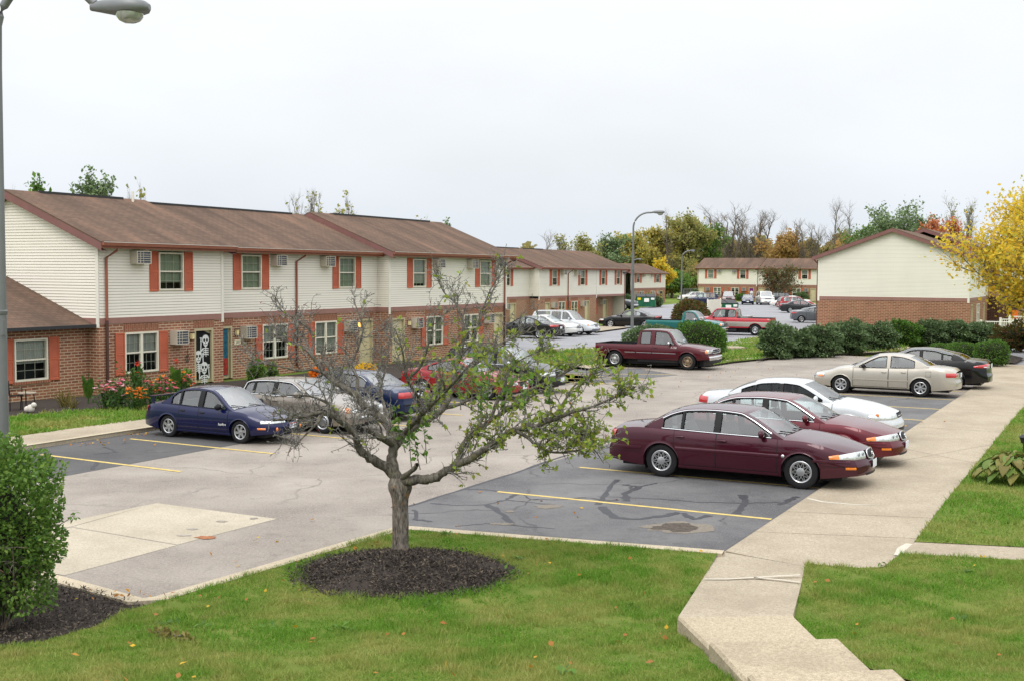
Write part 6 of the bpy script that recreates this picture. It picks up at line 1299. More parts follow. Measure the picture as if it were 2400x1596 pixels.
lm([(936, 1135, .05), (918, 1078, .1), (926, 1042, .15), (918, 1012, .2), (905, 985, .25), (862, 958, .35), (834, 925, .45), (800, 903, .5), (768, 880, .55), (744, 852, .6), (730, 830, .6), (700, 809, .65), (664, 797, .7), (640, 784, .8)], .10, .016)
lm([(730, 830, .6), (735, 800, .7), (722, 770, .8), (690, 748, .9), (650, 722, 1.)], .03, .006)
lm([(768, 880, .55), (735, 866, .4), (700, 868, .3), (655, 858, .2), (610, 850, .1), (575, 838, 0)], .03, .005)
lm([(834, 925, .45), (838, 890, .6), (826, 850, .8), (842, 810, .9), (850, 770, 1.), (838, 730, 1.1), (828, 700, 1.2)], .035, .006)
lm([(918, 1040, .1), (890, 1022, -.1), (872, 1012, -.2), (866, 1005, -.25)], .06, .04)
lm([(926, 1042, .15), (948, 1015, .3), (978, 995, .45), (1010, 978, .6), (1036, 958, .7), (1052, 930, .8), (1060, 900, .9), (1066, 868, 1.), (1080, 830, 1.1), (1086, 790, 1.15), (1084, 752, 1.2), (1068, 712, 1.25), (1044, 690, 1.3), (1026, 657, 1.3)], .085, .007)
lm([(1080, 830, 1.1), (1108, 800, 1.2), (1124, 752, 1.3), (1138, 708, 1.4), (1154, 672, 1.45), (1186, 620, 1.5)], .03, .005)
lm([(1060, 900, .9), (1100, 868, 1.), (1130, 838, 1.1), (1158, 814, 1.2), (1200, 792, 1.3), (1235, 778, 1.4), (1262, 745, 1.5)], .045, .006)
lm([(978, 995, .45), (985, 960, .2), (975, 925, 0), (955, 890, -.2), (948, 850, -.3), (940, 810, -.4), (925, 770, -.5)], .045, .006)
lm([(955, 890, -.2), (985, 858, -.4), (1000, 820, -.5), (1012, 780, -.6), (1020, 735, -.7)], .03, .005)
lm([(905, 985, .25), (900, 950, .5), (892, 910, .7), (902, 870, .9), (912, 820, 1.1), (905, 780, 1.2)], .035, .006)
lm([(940, 1125, -.05), (975, 1124, -.2), (1004, 1123, -.3), (1036, 1110, -.35), (1066, 1091, -.4), (1115, 1067, -.5), (1160, 1036, -.55), (1204, 1007, -.6), (1245, 1000, -.7), (1290, 985, -.8), (1340, 965, -.9), (1390, 952, -1.), (1440, 930, -1.1), (1490, 905, -1.2)], .092, .010)
lm([(1068, 1090, -.4), (1078, 1066, -.3), (1084, 1044, -.2), (1108, 1014, 0), (1150, 985, .1), (1195, 955, .2), (1230, 920, .3), (1280, 895, .4), (1330, 870, .5), (1370, 850, .6)], .06, .008)
lm([(1204, 1007, -.6), (1232, 1022, -.7), (1262, 1046, -.8), (1300, 1060, -.9), (1350, 1055, -1.), (1400, 1050, -1.1)], .035, .006)
lm([(1245, 1000, -.7), (1290, 1010, -.6), (1340, 1020, -.5), (1385, 1045, -.5), (1415, 1085, -.5)], .028, .005)
lm([(1150, 985, .1), (1165, 940, .3), (1185, 900, .5), (1200, 860, .6), (1235, 835, .7), (1285, 815, .8)], .035, .006)
lm([(1036, 958, .7), (1080, 945, .9), (1120, 925, 1.), (1170, 900, 1.2), (1220, 880, 1.3)], .035, .006)
lm([(1290, 985, -.8), (1320, 945, -.7), (1345, 905, -.6), (1385, 880, -.6), (1430, 862, -.6)], .025, .005)
lm([(942, 1120, -.1), (960, 1105, -.25), (972, 1095, -.35), (978, 1088, -.4)], .045, .03, 8, 3, False)
lm([(936, 1150, -.14), (938, 1170, -.24), (936, 1188, -.28)], .035, .018, 8, 3, False)
lm([(926, 1042, .15), (905, 1000, .9), (870, 965, 1.4), (830, 930, 1.8), (790, 890, 2.1), (770, 850, 2.2)], .05, .006)
lm([(948, 1015, .3), (990, 970, -.5), (1030, 930, -1.), (1070, 890, -1.4), (1105, 850, -1.6), (1150, 820, -1.7)], .045, .006)
LP, LD, BP = [], [], []
tw1 = Tubes()
tcx = TP(950, 1000)
def px_of(p):
    q = CR @ (p+TB-np.array([0, 0, CAMH])); return 1200+F_*q[0]/q[2], 798+F_*q[1]/q[2]
def leafiness(p):
    x, y = px_of(p); a = min(1, max(0, (x-900)/260)); b_ = .14 if x < 960 else 0; 
    return max(.015, a*(.85 if y > 820 else (.55 if y > 760 else .12)))
for Q, R in limbs:
    n = len(Q); L_ = 0
    for i in range(max(3, int(n*.22)), n):
        seg = np.linalg.norm(Q[i]-Q[i-1]); k1 = seg/.11; nb = int(k1)+(rnd.random() < k1-int(k1))
        for _ in range(nb):
            p = Q[i-1]+(Q[i]-Q[i-1])*rnd.random(); t = unit(Q[i]-Q[i-1]); out = unit(p-tcx+np.array([0, 0, .2]))
            d = unit(np.cross(t, rv())*.8+out*.5+t*.35+np.array([0, 0, .32])); ln = rnd.uniform(.22, .66)*(1-.45*i/n); ns = 5
            P1 = twig(p, d, ln, ns, .34, .06); r = min(R[i]*.6, .016)
            tw1.add(P1, [r*(1-.72*j/ns) for j in range(ns+1)], 4)
            x0, y0 = px_of(P1[-1])
            for j in range(1, ns+1):
                for _ in range(rnd.choice((1, 2, 2, 3))):
                    d2 = unit(unit(P1[j]-P1[j-1])*.6+rv()*.9+np.array([0, 0, .18])); P2 = twig(P1[j], d2, rnd.uniform(.08, .30), 3, .4, .04); r2 = max(.0052, r*.45); tw1.add(P2, [r2, r2*.85, r2*.7, r2*.5], 3); lf = leafiness(P2[-1])
                    for q in P2[1:]:
                        if rnd.random() < .7:
                            d3 = rv(); P3 = [q, q+d3*rnd.uniform(.02, .07)]; tw1.add(P3, [.0052, .0035], 3)
                        if rnd.random() < lf*.40:
                            for _ in range(rnd.choice((2, 3, 3))): LP.append(q+rv()*.012); LD.append(unit(d2+rv()*.8-np.array([0, 0, .25])))
                        if rnd.random() < .012: BP.append(q)
# upright water shoots with larger leaves
LP2 = []
for (px, py, dy, hgt) in ((965, 1095, -.2, .75), (985, 1100, -.2, .55), (950, 1060, 0, .6), (1000, 1085, -.3, .6), (1080, 960, .2, .75), (1105, 940, .1, .8), (1140, 985, 0, .8), (1180, 975, -.1, .7), (1230, 990, -.4, .6), (1015, 990, .3, .5), (1290, 970, -.6, .5), (1120, 1000, -.2, .7)):
    P1 = twig(TP(px, py, dy), [rnd.uniform(-.2, .2), 0, 1], hgt, 6, .12, .1); tw1.add(P1, [.008-.0009*j for j in range(7)], 4)
    for j in range(2, 7):
        for _ in range(5): LP2.append(P1[j]+rv()*.03)
tb.obj('limb', 'bark_limb', tree); tw1.obj('twigs', 'bark_lichen', tree)
leafobj('foliage', LP, .074, 'leaf_crab', tree, dirs=np.array(LD), aspect=.6); leafobj('foliage', LP2, .10, 'leaf_green', tree, aspect=.6)
b = MB()
for p in BP: b.lathe([(0, -.009), (.008, -.004), (.008, .004), (0, .009)], 5, 'z', tuple(p))
o = b.obj('berries', M['berry'], tree); o['kind'] = 'stuff'
# mulch mound
mc = GL(945, 1345); rows = []
for i in range(15):
    u = i/14; row = []
    for k in range(56):
        a = 2*PI*k/56; wb = 1+.05*math.sin(3*a+1)+.05*math.sin(5*a)+.02*math.sin(11*a); x, y = mc[0]+1.42*wb*u*math.cos(a), mc[1]+.10+1.30*wb*u*math.sin(a)
        row.append((x, y, hl(x, y)+.012+.20*(1-u*u)**1.3+.012*math.sin(9*x)*math.sin(8*y)))
    rows.append(row)
b = MB(); b.grid(rows, True); MOUND = rows; struct(b.obj('mulch_mound', M['mulch'], smooth=180))
leafmat('chip', ((52, 47, 44), (92, 84, 77), (72, 65, 60), (138, 124, 106), (42, 38, 36), (60, 55, 51)), 0, .95)
C = []
for q_ in range(16500):
    a, u = rnd.uniform(0, 2*PI), (math.sqrt(rnd.random()) if q_ < 15000 else 1+abs(rnd.gauss(0, .07))); x, y = mc[0]+1.42*u*math.cos(a), mc[1]+.1+1.30*u*math.sin(a); C.append((x, y, hl(x, y)+.02+.20*max(0, 1-u*u)**1.3))
xs = [p[0] for p in MUL]; ys = [p[1] for p in MUL]; k = 0
while k < 9000:
    x, y = rnd.uniform(-7.5, max(xs)), rnd.uniform(min(ys), max(ys))
    if inside(MUL, x, y): C.append((x, y, hl(x, y)+.02+.03*math.sin(x*3)*math.sin(y*2.3))); k += 1
V, F = leaves(np.array(C), .05, dirs=np.stack([RNG.normal(size=len(C)), RNG.normal(size=len(C)), .2*RNG.normal(size=len(C))], 1), aspect=.32, up=1.); tag(npmesh('mulch_chips', V, F, M['chip']), kind='stuff')
# ---------------------------------------------------------------- grass and fallen leaves
t = NT('grass_blade', .6, 0, .2); co = t.co(); n1 = t.noise(co, .55, 5, .7); n2 = t.noise(co, 55, 2); n3 = t.noise(co, 2.3, 4, .7)
c = t.ramp(n2, [(.3, lin(70, 110, 30)), (.5, lin(98, 142, 44)), (.68, lin(132, 166, 66))]); c = t.mix(t.ramp(n1, [(.45, 0.), (.62, .75)]), c, lin(164, 156, 92)); c = t.mix(t.ramp(n3, [(.54, 0.), (.72, .55)]), c, lin(178, 164, 112)); c = t.mix(t.ramp(n3, [(.3, .6), (.44, 0.)]), c, lin(72, 122, 30))
t.base(c); tl_ = t.n('BsdfTranslucent'); t.t.links.new(c, tl_.inputs[0]); mx_ = t.n('MixShader'); mx_.inputs[0].default_value = .3; t.t.links.new(t.b.outputs[0], mx_.inputs[1]); t.t.links.new(tl_.outputs[0], mx_.inputs[2]); t.t.links.new(mx_.outputs[0], t.t.nodes['Material Output'].inputs[0]); M['grass_blade'] = t.m
def in_poly(pts, X, Y):
    c = np.zeros(len(X), bool); n = len(pts); j = n-1
    for i in range(n):
        xi, yi, xj, yj = pts[i][0], pts[i][1], pts[j][0], pts[j][1]; m = ((yi > Y) != (yj > Y)) & (X < (xj-xi)*(Y-yi)/((yj-yi) if yj != yi else 1e-9)+xi); c ^= m; j = i
    return c
def scatter(pts, n, view=True, hole=None):
    pts = [np.array(p[:2]) for p in pts]; x0, y0 = np.min(pts, 0); x1, y1 = np.max(pts, 0); X = RNG.uniform(x0, x1, n); Y = RNG.uniform(y0, y1, n); k = in_poly(pts, X, Y)
    if view: k &= (np.abs(X) < .46*Y+2.6)
    if hole is not None: k &= ~hole(X, Y)
    return X[k], Y[k]
def grass(name, pts, dens, h, w, zf, hole=None):
    pp_ = np.array([p[:2] for p in pts]); ext = np.ptp(pp_, axis=0); X, Y = scatter(pts, int(dens*ext[0]*ext[1]), True, hole); n = len(X)
    u = np.maximum(0, 14.4-Y); Z = (.09+.118*u*u/(u+.8)) if zf is None else np.full(n, zf)
    tuft = .62+.9*np.clip(.5+.28*np.sin(2.1*X+.7*Y)+.3*np.sin(3.7*Y-1.3*X+1)+.25*np.sin(7.9*X+5*Y)+.2*np.sin(13*Y-11*X), 0, 1)**1.6
    hh = h*tuft*RNG.uniform(.4, 1.3, n); ww = w*RNG.uniform(.7, 1.3, n); a = RNG.uniform(0, 2*PI, n); ln = RNG.normal(0, .45, (n, 2))*hh[:, None]
    base = np.stack([X, Y, Z-.005], 1); dx = np.stack([np.cos(a)*ww/2, np.sin(a)*ww/2, np.zeros(n)], 1); tip = base+np.stack([ln[:, 0], ln[:, 1], hh], 1)
    V = np.stack([base-dx, base+dx, tip], 1).reshape(-1, 3); F = np.arange(3*n).reshape(-1, 3); return tag(npmesh(name, V, F, M['grass_blade']), kind='stuff')
def bare(X, Y):
    v = np.sin(1.3*X+.9*Y+.5)+np.sin(2.9*Y-2.1*X+1.7)+.8*np.sin(5.1*X+3.3*Y)+.6*np.sin(9.7*Y-6*X)+.5*np.sin(17*X+11*Y); return v+RNG.uniform(-.9, .9, len(X)) > 2.05
def mound_hole(X, Y): 
    r = ((X-mc[0])/1.37)**2+((Y-mc[1]-.1)/1.24)**2; return (r+RNG.uniform(-.10, .10, len(X)) < 1) | bare(X, Y)
grass('grass', LAWN_A, 3000, .055, .011, None, mound_hole); grass('grass', LAWN_B, 3000, .055, .011, None, bare); grass('grass', LAWN_C, 700, .07, .022, .07); grass('grass', LAWN_D, 260, .09, .05, .10); grass('grass', LAWN_E, 70, .12, .09, .10)
C = []; D = []
for pts, n, z in ((LAWN_A, 36, None), (LAWN_B, 30, None), (LAWN_C, 20, .07)):
    X, Y = scatter(pts, n)
    for x, y in zip(X, Y):
        if mound_hole(np.array([x]), np.array([y]))[0]: continue
        for k in range(rnd.choice((7, 10, 14))): a = rnd.uniform(0, 2*PI); C.append((x+rnd.gauss(0, .05), y+rnd.gauss(0, .05), (hl(x, y) if z is None else z)+.025)); D.append((2*math.cos(a), 2*math.sin(a), .5))
V, F = leaves(np.array(C), .075, dirs=np.array(D), aspect=.5, up=1.); tag(npmesh('lawn_weeds', V, F, M['leaf_hedge']), kind='stuff')
leafmat('litter', ((214, 170, 44), (226, 190, 60), (170, 110, 54), (140, 100, 66), (196, 140, 50), (150, 90, 50)), .2, .7)
C = []
for pts, n, z in ((LAWN_A, 420, None), (LAWN_B, 420, None), (LAWN_C, 420, .1), (LAWN_D, 110, .15)):
    X, Y = scatter(pts, n); 
    for x, y in zip(X, Y):
        if math.sin(1.9*x+.8*y)+math.sin(2.7*y-1.1*x+2)+math.sin(5.3*x) < rnd.uniform(-1.2, 2.4): continue
        C.append((x, y, (hl(x, y) if z is None else z)+.05))
for x, y, n, sx, sy in ((170, 1040, 46, 110, 7), (330, 1018, 20, 40, 4), (700, 1300, 10, 300, 60), (1700, 870, 60, 250, 18), (1100, 1180, 18, 500, 60), (2040, 1000, 30, 140, 40), (300, 1420, 20, 120, 14), (1900, 838, 60, 180, 5), (1500, 900, 20, 250, 30)):
    for _ in range(n): q = G(rnd.gauss(x, sx/2), rnd.gauss(y, sy/2)); C.append((q[0], q[1], .03 if not(0 <= x < 400 and y > 1300) else .15))
V, F = leaves(np.array(C), .07, dirs=np.stack([RNG.normal(size=len(C)), RNG.normal(size=len(C)), .25*RNG.normal(size=len(C))], 1), aspect=.75, up=1.); tag(npmesh('fallen_leaves', V, F, M['litter']), kind='stuff')
C = [tuple(GL(360+90*u+rnd.gauss(0, 4), 1492+14*u+rnd.gauss(0, 3))+np.array([0, 0, .06])) for u in np.linspace(0, 1, 90)]
C = np.array(C); o = empty('dry_twig', C[45], 0, 'dead brown leafy twig lying on the lawn', 'twig'); t2 = Tubes(); t2.add(C[::9]-C[45], [.012]*10, 4); t2.obj('stem', 'bark', o); tag(leafobj('dead_leaves', C-C[45], .075, 'leaf_straw', o, aspect=.5), kind='stuff')
# ---------------------------------------------------------------- shrubs
def shrub(name, label, cat, c, r, n, size, m, group=None, core=.80, bump=.16, flat=0., seed=1, boxy=2., top=None, aspect=.55):
    "leafy shell over an added dark filler core; c is the spot on the ground, r its half sizes"
    o = empty(name, c, 0, label, cat, group); rg = np.random.default_rng(seed); d = rg.normal(size=(n, 3)); d /= np.linalg.norm(d, axis=1, keepdims=True)
    k = (np.abs(d)**boxy).sum(1)**(-1/boxy); d2 = d*k[:, None]; ph = rg.uniform(0, 6, 9)
    nz = 1+bump*(np.sin(5*d[:, 0]+ph[0])*np.sin(4*d[:, 1]+ph[1])+.7*np.sin(9*d[:, 2]+ph[2]+3*d[:, 0])+.5*np.sin(14*d[:, 0]+ph[3])*np.sin(13*d[:, 2]+ph[4]))
    rad = nz*(1-.20*rg.random(n)**1.6+.05*rg.random(n)); C = d2*rad[:, None]*np.array(r); C[:, 2] = C[:, 2]+r[2]*.96; k = C[:, 2] > .02; C = C[k]; dd = d2[k]
    leafobj('foliage', C, size, m, o, dirs=dd*.9, aspect=aspect, up=.2)
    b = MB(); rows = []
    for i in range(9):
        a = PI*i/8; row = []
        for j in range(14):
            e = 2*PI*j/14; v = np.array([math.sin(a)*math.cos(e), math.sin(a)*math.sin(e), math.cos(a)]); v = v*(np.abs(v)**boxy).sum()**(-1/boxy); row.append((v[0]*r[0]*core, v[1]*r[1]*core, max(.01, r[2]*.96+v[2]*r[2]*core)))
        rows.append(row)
    b.grid(rows, True); b.obj('dark_core', M['bush_core'], o, 180); return o  # solid dark core, added to block the view through the leaves
# big bush at the left edge, its leaves close to the camera
bc = PY(12, 1215, 13.3); bg = np.array([bc[0]-.06, bc[1], hl(bc[0], bc[1])])
bush = empty('rounded_bush', bg, 0, 'large round green bush at the left edge covering the foot of the lamp post', 'bush')
n = 17000; d = RNG.normal(size=(n, 3)); d /= np.linalg.norm(d, axis=1, keepdims=True); nz = 1+.15*(np.sin(6*d[:, 0]+1)*np.sin(5*d[:, 2]+2))+.10*np.sin(11*d[:, 2]+4*d[:, 0])+.07*np.sin(17*d[:, 0]-9*d[:, 2])
C = d*(nz*(1-.42*RNG.random(n)**1.5))[:, None]*np.array([.66, .66, 1.08]); C[:, 2] += 1.13; kk = (C[:, 2] > .12+.3*RNG.random(n)); C = C[kk]; leafobj('foliage', C, .054, 'leaf_green', bush, dirs=d[kk]*.8, aspect=.62, up=.3)
tt = Tubes()
for _ in range(46):
    v = rv(); v[2] = abs(v[2]); P1 = twig((rnd.uniform(-.1, .1), rnd.uniform(-.1, .1), .0), v+np.array([0, 0, 1.3]), rnd.uniform(.7, 1.2), 7, .16, .05); tt.add(P1, [.016-.0018*j for j in range(8)], 5)
    for j in range(3, 8):
        for _ in range(3): P2 = twig(P1[j], unit(rv()+v), .16, 3, .3); tt.add(P2, [.006, .005, .004, .003], 3)
P1 = twig((.55, -.1, 1.15), (1, 0, .3), .38, 5, .1, .05); tt.add(P1, [.005]*6, 4); leafobj('shoot', np.array([P1[-1]+rv()*.04 for _ in range(10)]), .06, 'leaf_green', bush)
tt.obj('branches', 'bark', bush)
b = MB(); rows = [[((.34*math.sin(PI*i/8))*math.cos(2*PI*j/14), .34*math.sin(PI*i/8)*math.sin(2*PI*j/14), 1.0+.6*math.cos(PI*i/8)) for j in range(14)] for i in range(9)]; b.grid(rows, True); b.obj('dark_core', M['bush_core'], bush, 180)  # dark blob added inside the bush to close gaps between leaves
pc = GL(70, 1405); pc[2] = hl(pc[0], pc[1])
po = empty('utility_pedestal', pc, 0, 'pale utility pedestal half hidden under the round bush on the mulch', 'pedestal'); b = MB(); b.rbox(-.06, .06, -.06, .06, -.1, .5, .02, 2); b.obj('post', M['plastic_beige'], po, 50); b = MB(); b.rbox(-.10, .10, -.08, .08, .5, .8, .03, 2); b.obj('head', M['teal_box'], po, 50)
# hedge behind the burgundy pickup, and the shrub row before the gable end
GH = 'clipped shrubs of the hedge behind the burgundy pickup'
def sh(px0, px1, pyt, pyb, dz=.1, ry=None):
    g = G((px0+px1)/2, pyb, dz); Y = g[1]; rx = (px1-px0)/2/F_*Y; hz_ = (pyb-pyt)/F_*Y*1.02; return g+np.array([0, (ry or rx)*.95, 0]), (rx*.95, (ry or rx)*.95, hz_/2*.94)
def shr(name, label, cat, box, n, size, m, group=None, ry=None, **k):
    c, r = sh(*box, ry=ry); return shrub(name, label, cat, c, r, n, size, m, group, **k)
shr('clipped_hedge', 'left clipped hedge mound behind the cab of the burgundy pickup', 'hedge', (1462, 1602, 764, 842), 5200, .11, 'leaf_dark', None, 1.1, seed=3, boxy=2.6, bump=.07, core=.88)
shr('clipped_hedge', 'right rounder clipped hedge mound at the nose of the burgundy pickup', 'hedge', (1582, 1712, 752, 846), 6500, .11, 'leaf_hedge', None, 1.2, seed=4, boxy=2.4, bump=.07, core=.88)
shr('round_shrub', 'round shrub turning red behind the green pickup', 'shrub', (1584, 1668, 704, 770), 4200, .20, 'leaf_redgreen', None, 2., seed=5, bump=.08)
for i, (bx, m, lb) in enumerate((((1788, 1862, 764, 838), 'leaf_dark', 'dark evergreen shrub at the left end of the row before the gable'), ((1852, 1916, 774, 835), 'leaf_dark', 'low evergreen shrub with few red leaves, second from the left of the row'), ((1900, 1975, 764, 834), 'leaf_dark', 'broad evergreen shrub under the left corner of the gable end'),
        ((1962, 2040, 755, 828), 'leaf_dark', 'tall evergreen shrub in the middle of the gable row'), ((2030, 2112, 758, 822), 'leaf_dark', 'ragged evergreen shrub behind the black saloon'), ((2096, 2164, 752, 812), 'leaf_hedge', 'greener shrub standing back between the two dark groups of the gable row'), ((2154, 2226, 754, 812), 'leaf_dark', 'left bluish evergreen shrub of the three right of the gable row gap'), ((2214, 2285, 756, 810), 'leaf_dark', 'middle bluish evergreen shrub under the right corner of the gable'), ((2270, 2348, 760, 810), 'leaf_dark', 'right bluish evergreen shrub before the white railings'), ((2352, 2440, 762, 822), 'leaf_redgreen', 'thin brownish shrub at the right edge before the railings'))):
    shr('evergreen_shrub', lb, 'shrub', bx, 4200, .15, m, 'evergreen shrubs before the gable end', seed=20+i, bump=.23, boxy=2.3)
for i, (bx, lb) in enumerate((((2190, 2260, 806, 838), 'low clipped yew left and farthest behind the black saloon roof'), ((2235, 2312, 804, 848), 'low clipped yew in the middle behind the black saloon boot'), ((2300, 2376, 798, 856), 'tallest bright clipped yew at the tail of the black saloon'))):
    shr('clipped_yew', lb, 'shrub', bx, 4600, .075, 'leaf_hedge', 'clipped yews behind the black saloon', seed=40+i, bump=.06, boxy=3., core=.9)
shr('round_shrub', 'green shrub left of the green dumpster fence', 'shrub', (1462, 1492, 694, 716), 1200, .3, 'leaf_dark', None, seed=50); shr('round_shrub', 'green shrub right of the green dumpster fence', 'shrub', (1524, 1552, 697, 719), 1200, .3, 'leaf_dark', None, seed=51); shr('round_shrub', 'olive shrub rising behind the green dumpster', 'shrub', (1508, 1536, 690, 712), 1000, .3, 'leaf_olive', None, seed=52)
shr('round_shrub', 'small shrub at the corner of the far block beside the wire fence', 'shrub', (1620, 1638, 680, 706), 1000, .3, 'leaf_dark', None, seed=53); shr('clipped_hedge', 'low clipped hedge between maroon and dark blue far cars', 'hedge', (1727, 1756, 691, 704), 1000, .25, 'leaf_hedge', None, seed=54, boxy=3.); shr('round_shrub', 'green shrub under the last windows of the far block', 'shrub', (1868, 1896, 686, 706), 1200, .3, 'leaf_pine', None, seed=55)
# ---------------------------------------------------------------- planting by the near block
def fpos(px, py): return G(px, py, .1)
def flowers(label, px0, px1, pyt, pyb, cat, petals, nl, nf, lm_='leaf_bed', name='flower_clump', group=None):
    c = fpos((px0+px1)/2, pyb); Y = c[1]; rx = (px1-px0)/2/F_*Y; h = (pyb-pyt)/F_*Y; o = empty(name, c, 0, label, cat, group); tt = Tubes(); LPp = []; FP = []
    for _ in range(nf+14):
        bx_, by_ = rnd.uniform(-rx, rx)*.75, rnd.uniform(-.5, .5); hh = h*rnd.uniform(.45, 1.)*(1-.35*(bx_/rx)**2); P1 = twig((bx_, by_, 0), (rnd.uniform(-.25, .25), rnd.uniform(-.25, .05), 1), hh, 5, .1); tt.add(P1, [.010, .009, .008, .007, .006, .004], 4); FP.append(P1[-1])
        for j in range(1, 6):
            for _ in range(max(1, nl//(nf+14)//5)): LPp.append(P1[j]+rv()*.10)
    tt.obj('stems', 'leaf_bed', o); leafobj('foliage', LPp, .12, lm_, o, aspect=.5)
    if nf:
        per = max(1, nf//len(petals)); 
        for q, pm in enumerate(petals):
            C2, D2 = [], []
            for p in FP[q*per:(q+1)*per]:
                for a in range(9): C2.append(p); D2.append((math.cos(a*.7)*1., math.sin(a*.7)*1., .25))
            if C2: V, F = leaves(np.array(C2), .085, dirs=np.array(D2)*3, aspect=.6, up=1.); tag(npmesh('flower_heads', V, F, M[pm], o), kind='stuff')
    return o
flowers('pale pink dahlias at the left end of the flower bed', 236, 298, 880, 956, 'flowers', ['petal_pale', 'petal_pink'], 700, 34); flowers('orange marigolds in front of the lower double window', 296, 346, 905, 958, 'flowers', ['petal_orange'], 420, 34); flowers('pink and magenta zinnias below the shutter left of the skeleton banner', 340, 416, 876, 950, 'flowers', ['petal_pink', 'petal_pink', 'petal_orange'], 700, 46); flowers('mixed orange zinnias beside the skeleton banner door', 404, 458, 868, 925, 'flowers', ['petal_orange', 'petal_red', 'petal_pink'], 420, 30)
flowers('tall green plants with an orange bloom under the double window', 296, 350, 842, 930, 'flowers', ['petal_red'], 420, 4)
def canna(label, px, pyt, pyb, n, red=True):
    c = fpos(px, pyb); h = (pyb-pyt)/F_*c[1]; o = empty('canna_lily', c, 0, label, 'plant'); b = MB()
    for i in range(n):
        a = rnd.uniform(0, 2*PI); ln = h*rnd.uniform(.4, .75); z0 = h*rnd.uniform(.05, .5); d = np.array([math.cos(a), math.sin(a), 0]); rows = []; w = np.array([-d[1], d[0], 0])
        for k in range(7): u = k/6; ctr = d*(.04+.26*u*ln)+np.array([0, 0, z0+ln*(u*.95-.25*u*u)]); ww = .11*math.sin(PI*min(1, u*.92+.08))**.8; rows.append([ctr-w*ww, ctr-np.array([0, 0, .02]), ctr+w*ww])
        b.grid(rows)
    b.obj('leaf_blades', M['leaf_hedge'], o, 180); t2 = Tubes(); t2.add([(0, 0, 0), (0, 0, h*.5), (.02, 0, h)], [.02, .018, .01], 5); t2.obj('stem', 'leaf_bed', o)
    if red: leafobj('flower_heads', np.array([(.02, 0, h)+rv()*.05 for _ in range(24)]), .08, 'petal_red', o)
canna('broad leaved canna beside the downpipe at the inner corner', 207, 872, 944, 22, False); canna('canna with red bloom left of the skeleton banner', 412, 846, 930, 20); canna('canna with red bloom leaning against the lower double window', 322, 850, 925, 18); canna('smaller canna close to the banner door', 438, 858, 918, 12, False)
def straw(label, px, pyt, pyb, n, m='leaf_straw', spread=.6):
    c = fpos(px, pyb); h = (pyb-pyt)/F_*c[1]; o = empty('ornamental_grass', c, 0, label, 'plant'); t2 = Tubes()
    for _ in range(n): t2.add(twig((rnd.uniform(-.1, .1), rnd.uniform(-.1, .1), 0), (rnd.uniform(-spread, spread), rnd.uniform(-spread, spread), 1), h*rnd.uniform(.6, 1.1), 5, .12, -.08), [.011, .010, .009, .008, .006, .003], 3)
    t2.obj('blades', m, o)
straw('tuft of yellowing grass against the wing brick wall', 150, 905, 952, 60); straw('thin dry grass tuft right of the wing window', 172, 925, 955, 40)
shr('leafy_shrub', 'climbing green shrub beside the second door', 'shrub', (576, 616, 842, 905), 1500, .10, 'leaf_green', None, seed=60); shr('leafy_shrub', 'small green shrub below the lower window of the second section', 'shrub', (618, 648, 852, 900), 900, .10, 'leaf_green', None, seed=61); shr('leafy_shrub', 'yellow flowering clump by the wall behind the blue saloon', 'shrub', (828, 880, 856, 885), 1000, .11, 'petal_yellow', None, seed=62); shr('leafy_shrub', 'orange flowering clump by the wall behind the champagne saloon', 'shrub', (728, 768, 862, 892), 800, .11, 'petal_orange', None, seed=63)
straw('tall loose grass before the middle block windows', 1340, 710, 765, 90, 'leaf_olive', .35)
# chair, table and stone figure
cc = fpos(38, 960); ch = empty('garden_chair', cc, 2.2, 'black metal garden chair on the mulch beside the lamp post', 'chair'); b = MB()
for x in (-.22, .22): b.tube([(x, -.22, 0), (x, -.22, .62), (x, .2, .62)], .014, 6); b.tube([(x, .22, 0), (x, .22, .42), (x, .26, .9)], .014, 6)
b.obj('frame', M['black_trim'], ch); b = MB(); 
for k in range(7): b.box(-.22, .22, -.2+k*.06, -.17+k*.06, .42, .435)
b.obj('seat', M['black_trim'], ch); b = MB()
for k in range(5): b.box(-.2+k*.09, -.16+k*.09, .235, .25, .5, .88)
b.box(-.22, .22, .24, .26, .86, .9); b.obj('backrest', M['black_trim'], ch)
cc = fpos(64, 958); tb_ = empty('small_table', cc, 0, 'small brown round topped patio table by the wing wall', 'table'); b = MB(); b.lathe([(0, .5), (.26, .5), (.27, .48), (.26, .46), (0, .46)], 20); b.obj('table_top', M['wood_grey'], tb_, 50)
for k in range(3): a = 2*PI*k/3; b = MB(); b.tube([(.2*math.cos(a), .2*math.sin(a), .46), (.24*math.cos(a), .24*math.sin(a), 0)], .014, 6); b.obj('leg', M['black_trim'], tb_)
cc = fpos(72, 966); st_ = empty('stone_figure', cc, 0, 'little pale stone animal figure on the mulch under the table', 'ornament'); b = MB()
for c_, r_ in (((0, 0, .12), .12), ((.1, -.02, .22), .08), ((-.1, 0, .10), .09)): b.lathe([(r_*math.sin(PI*i/7), -r_*math.cos(PI*i/7)) for i in range(8)], 12, 'z', c_)
b.obj('figure', M['stone_white'], st_, 180)
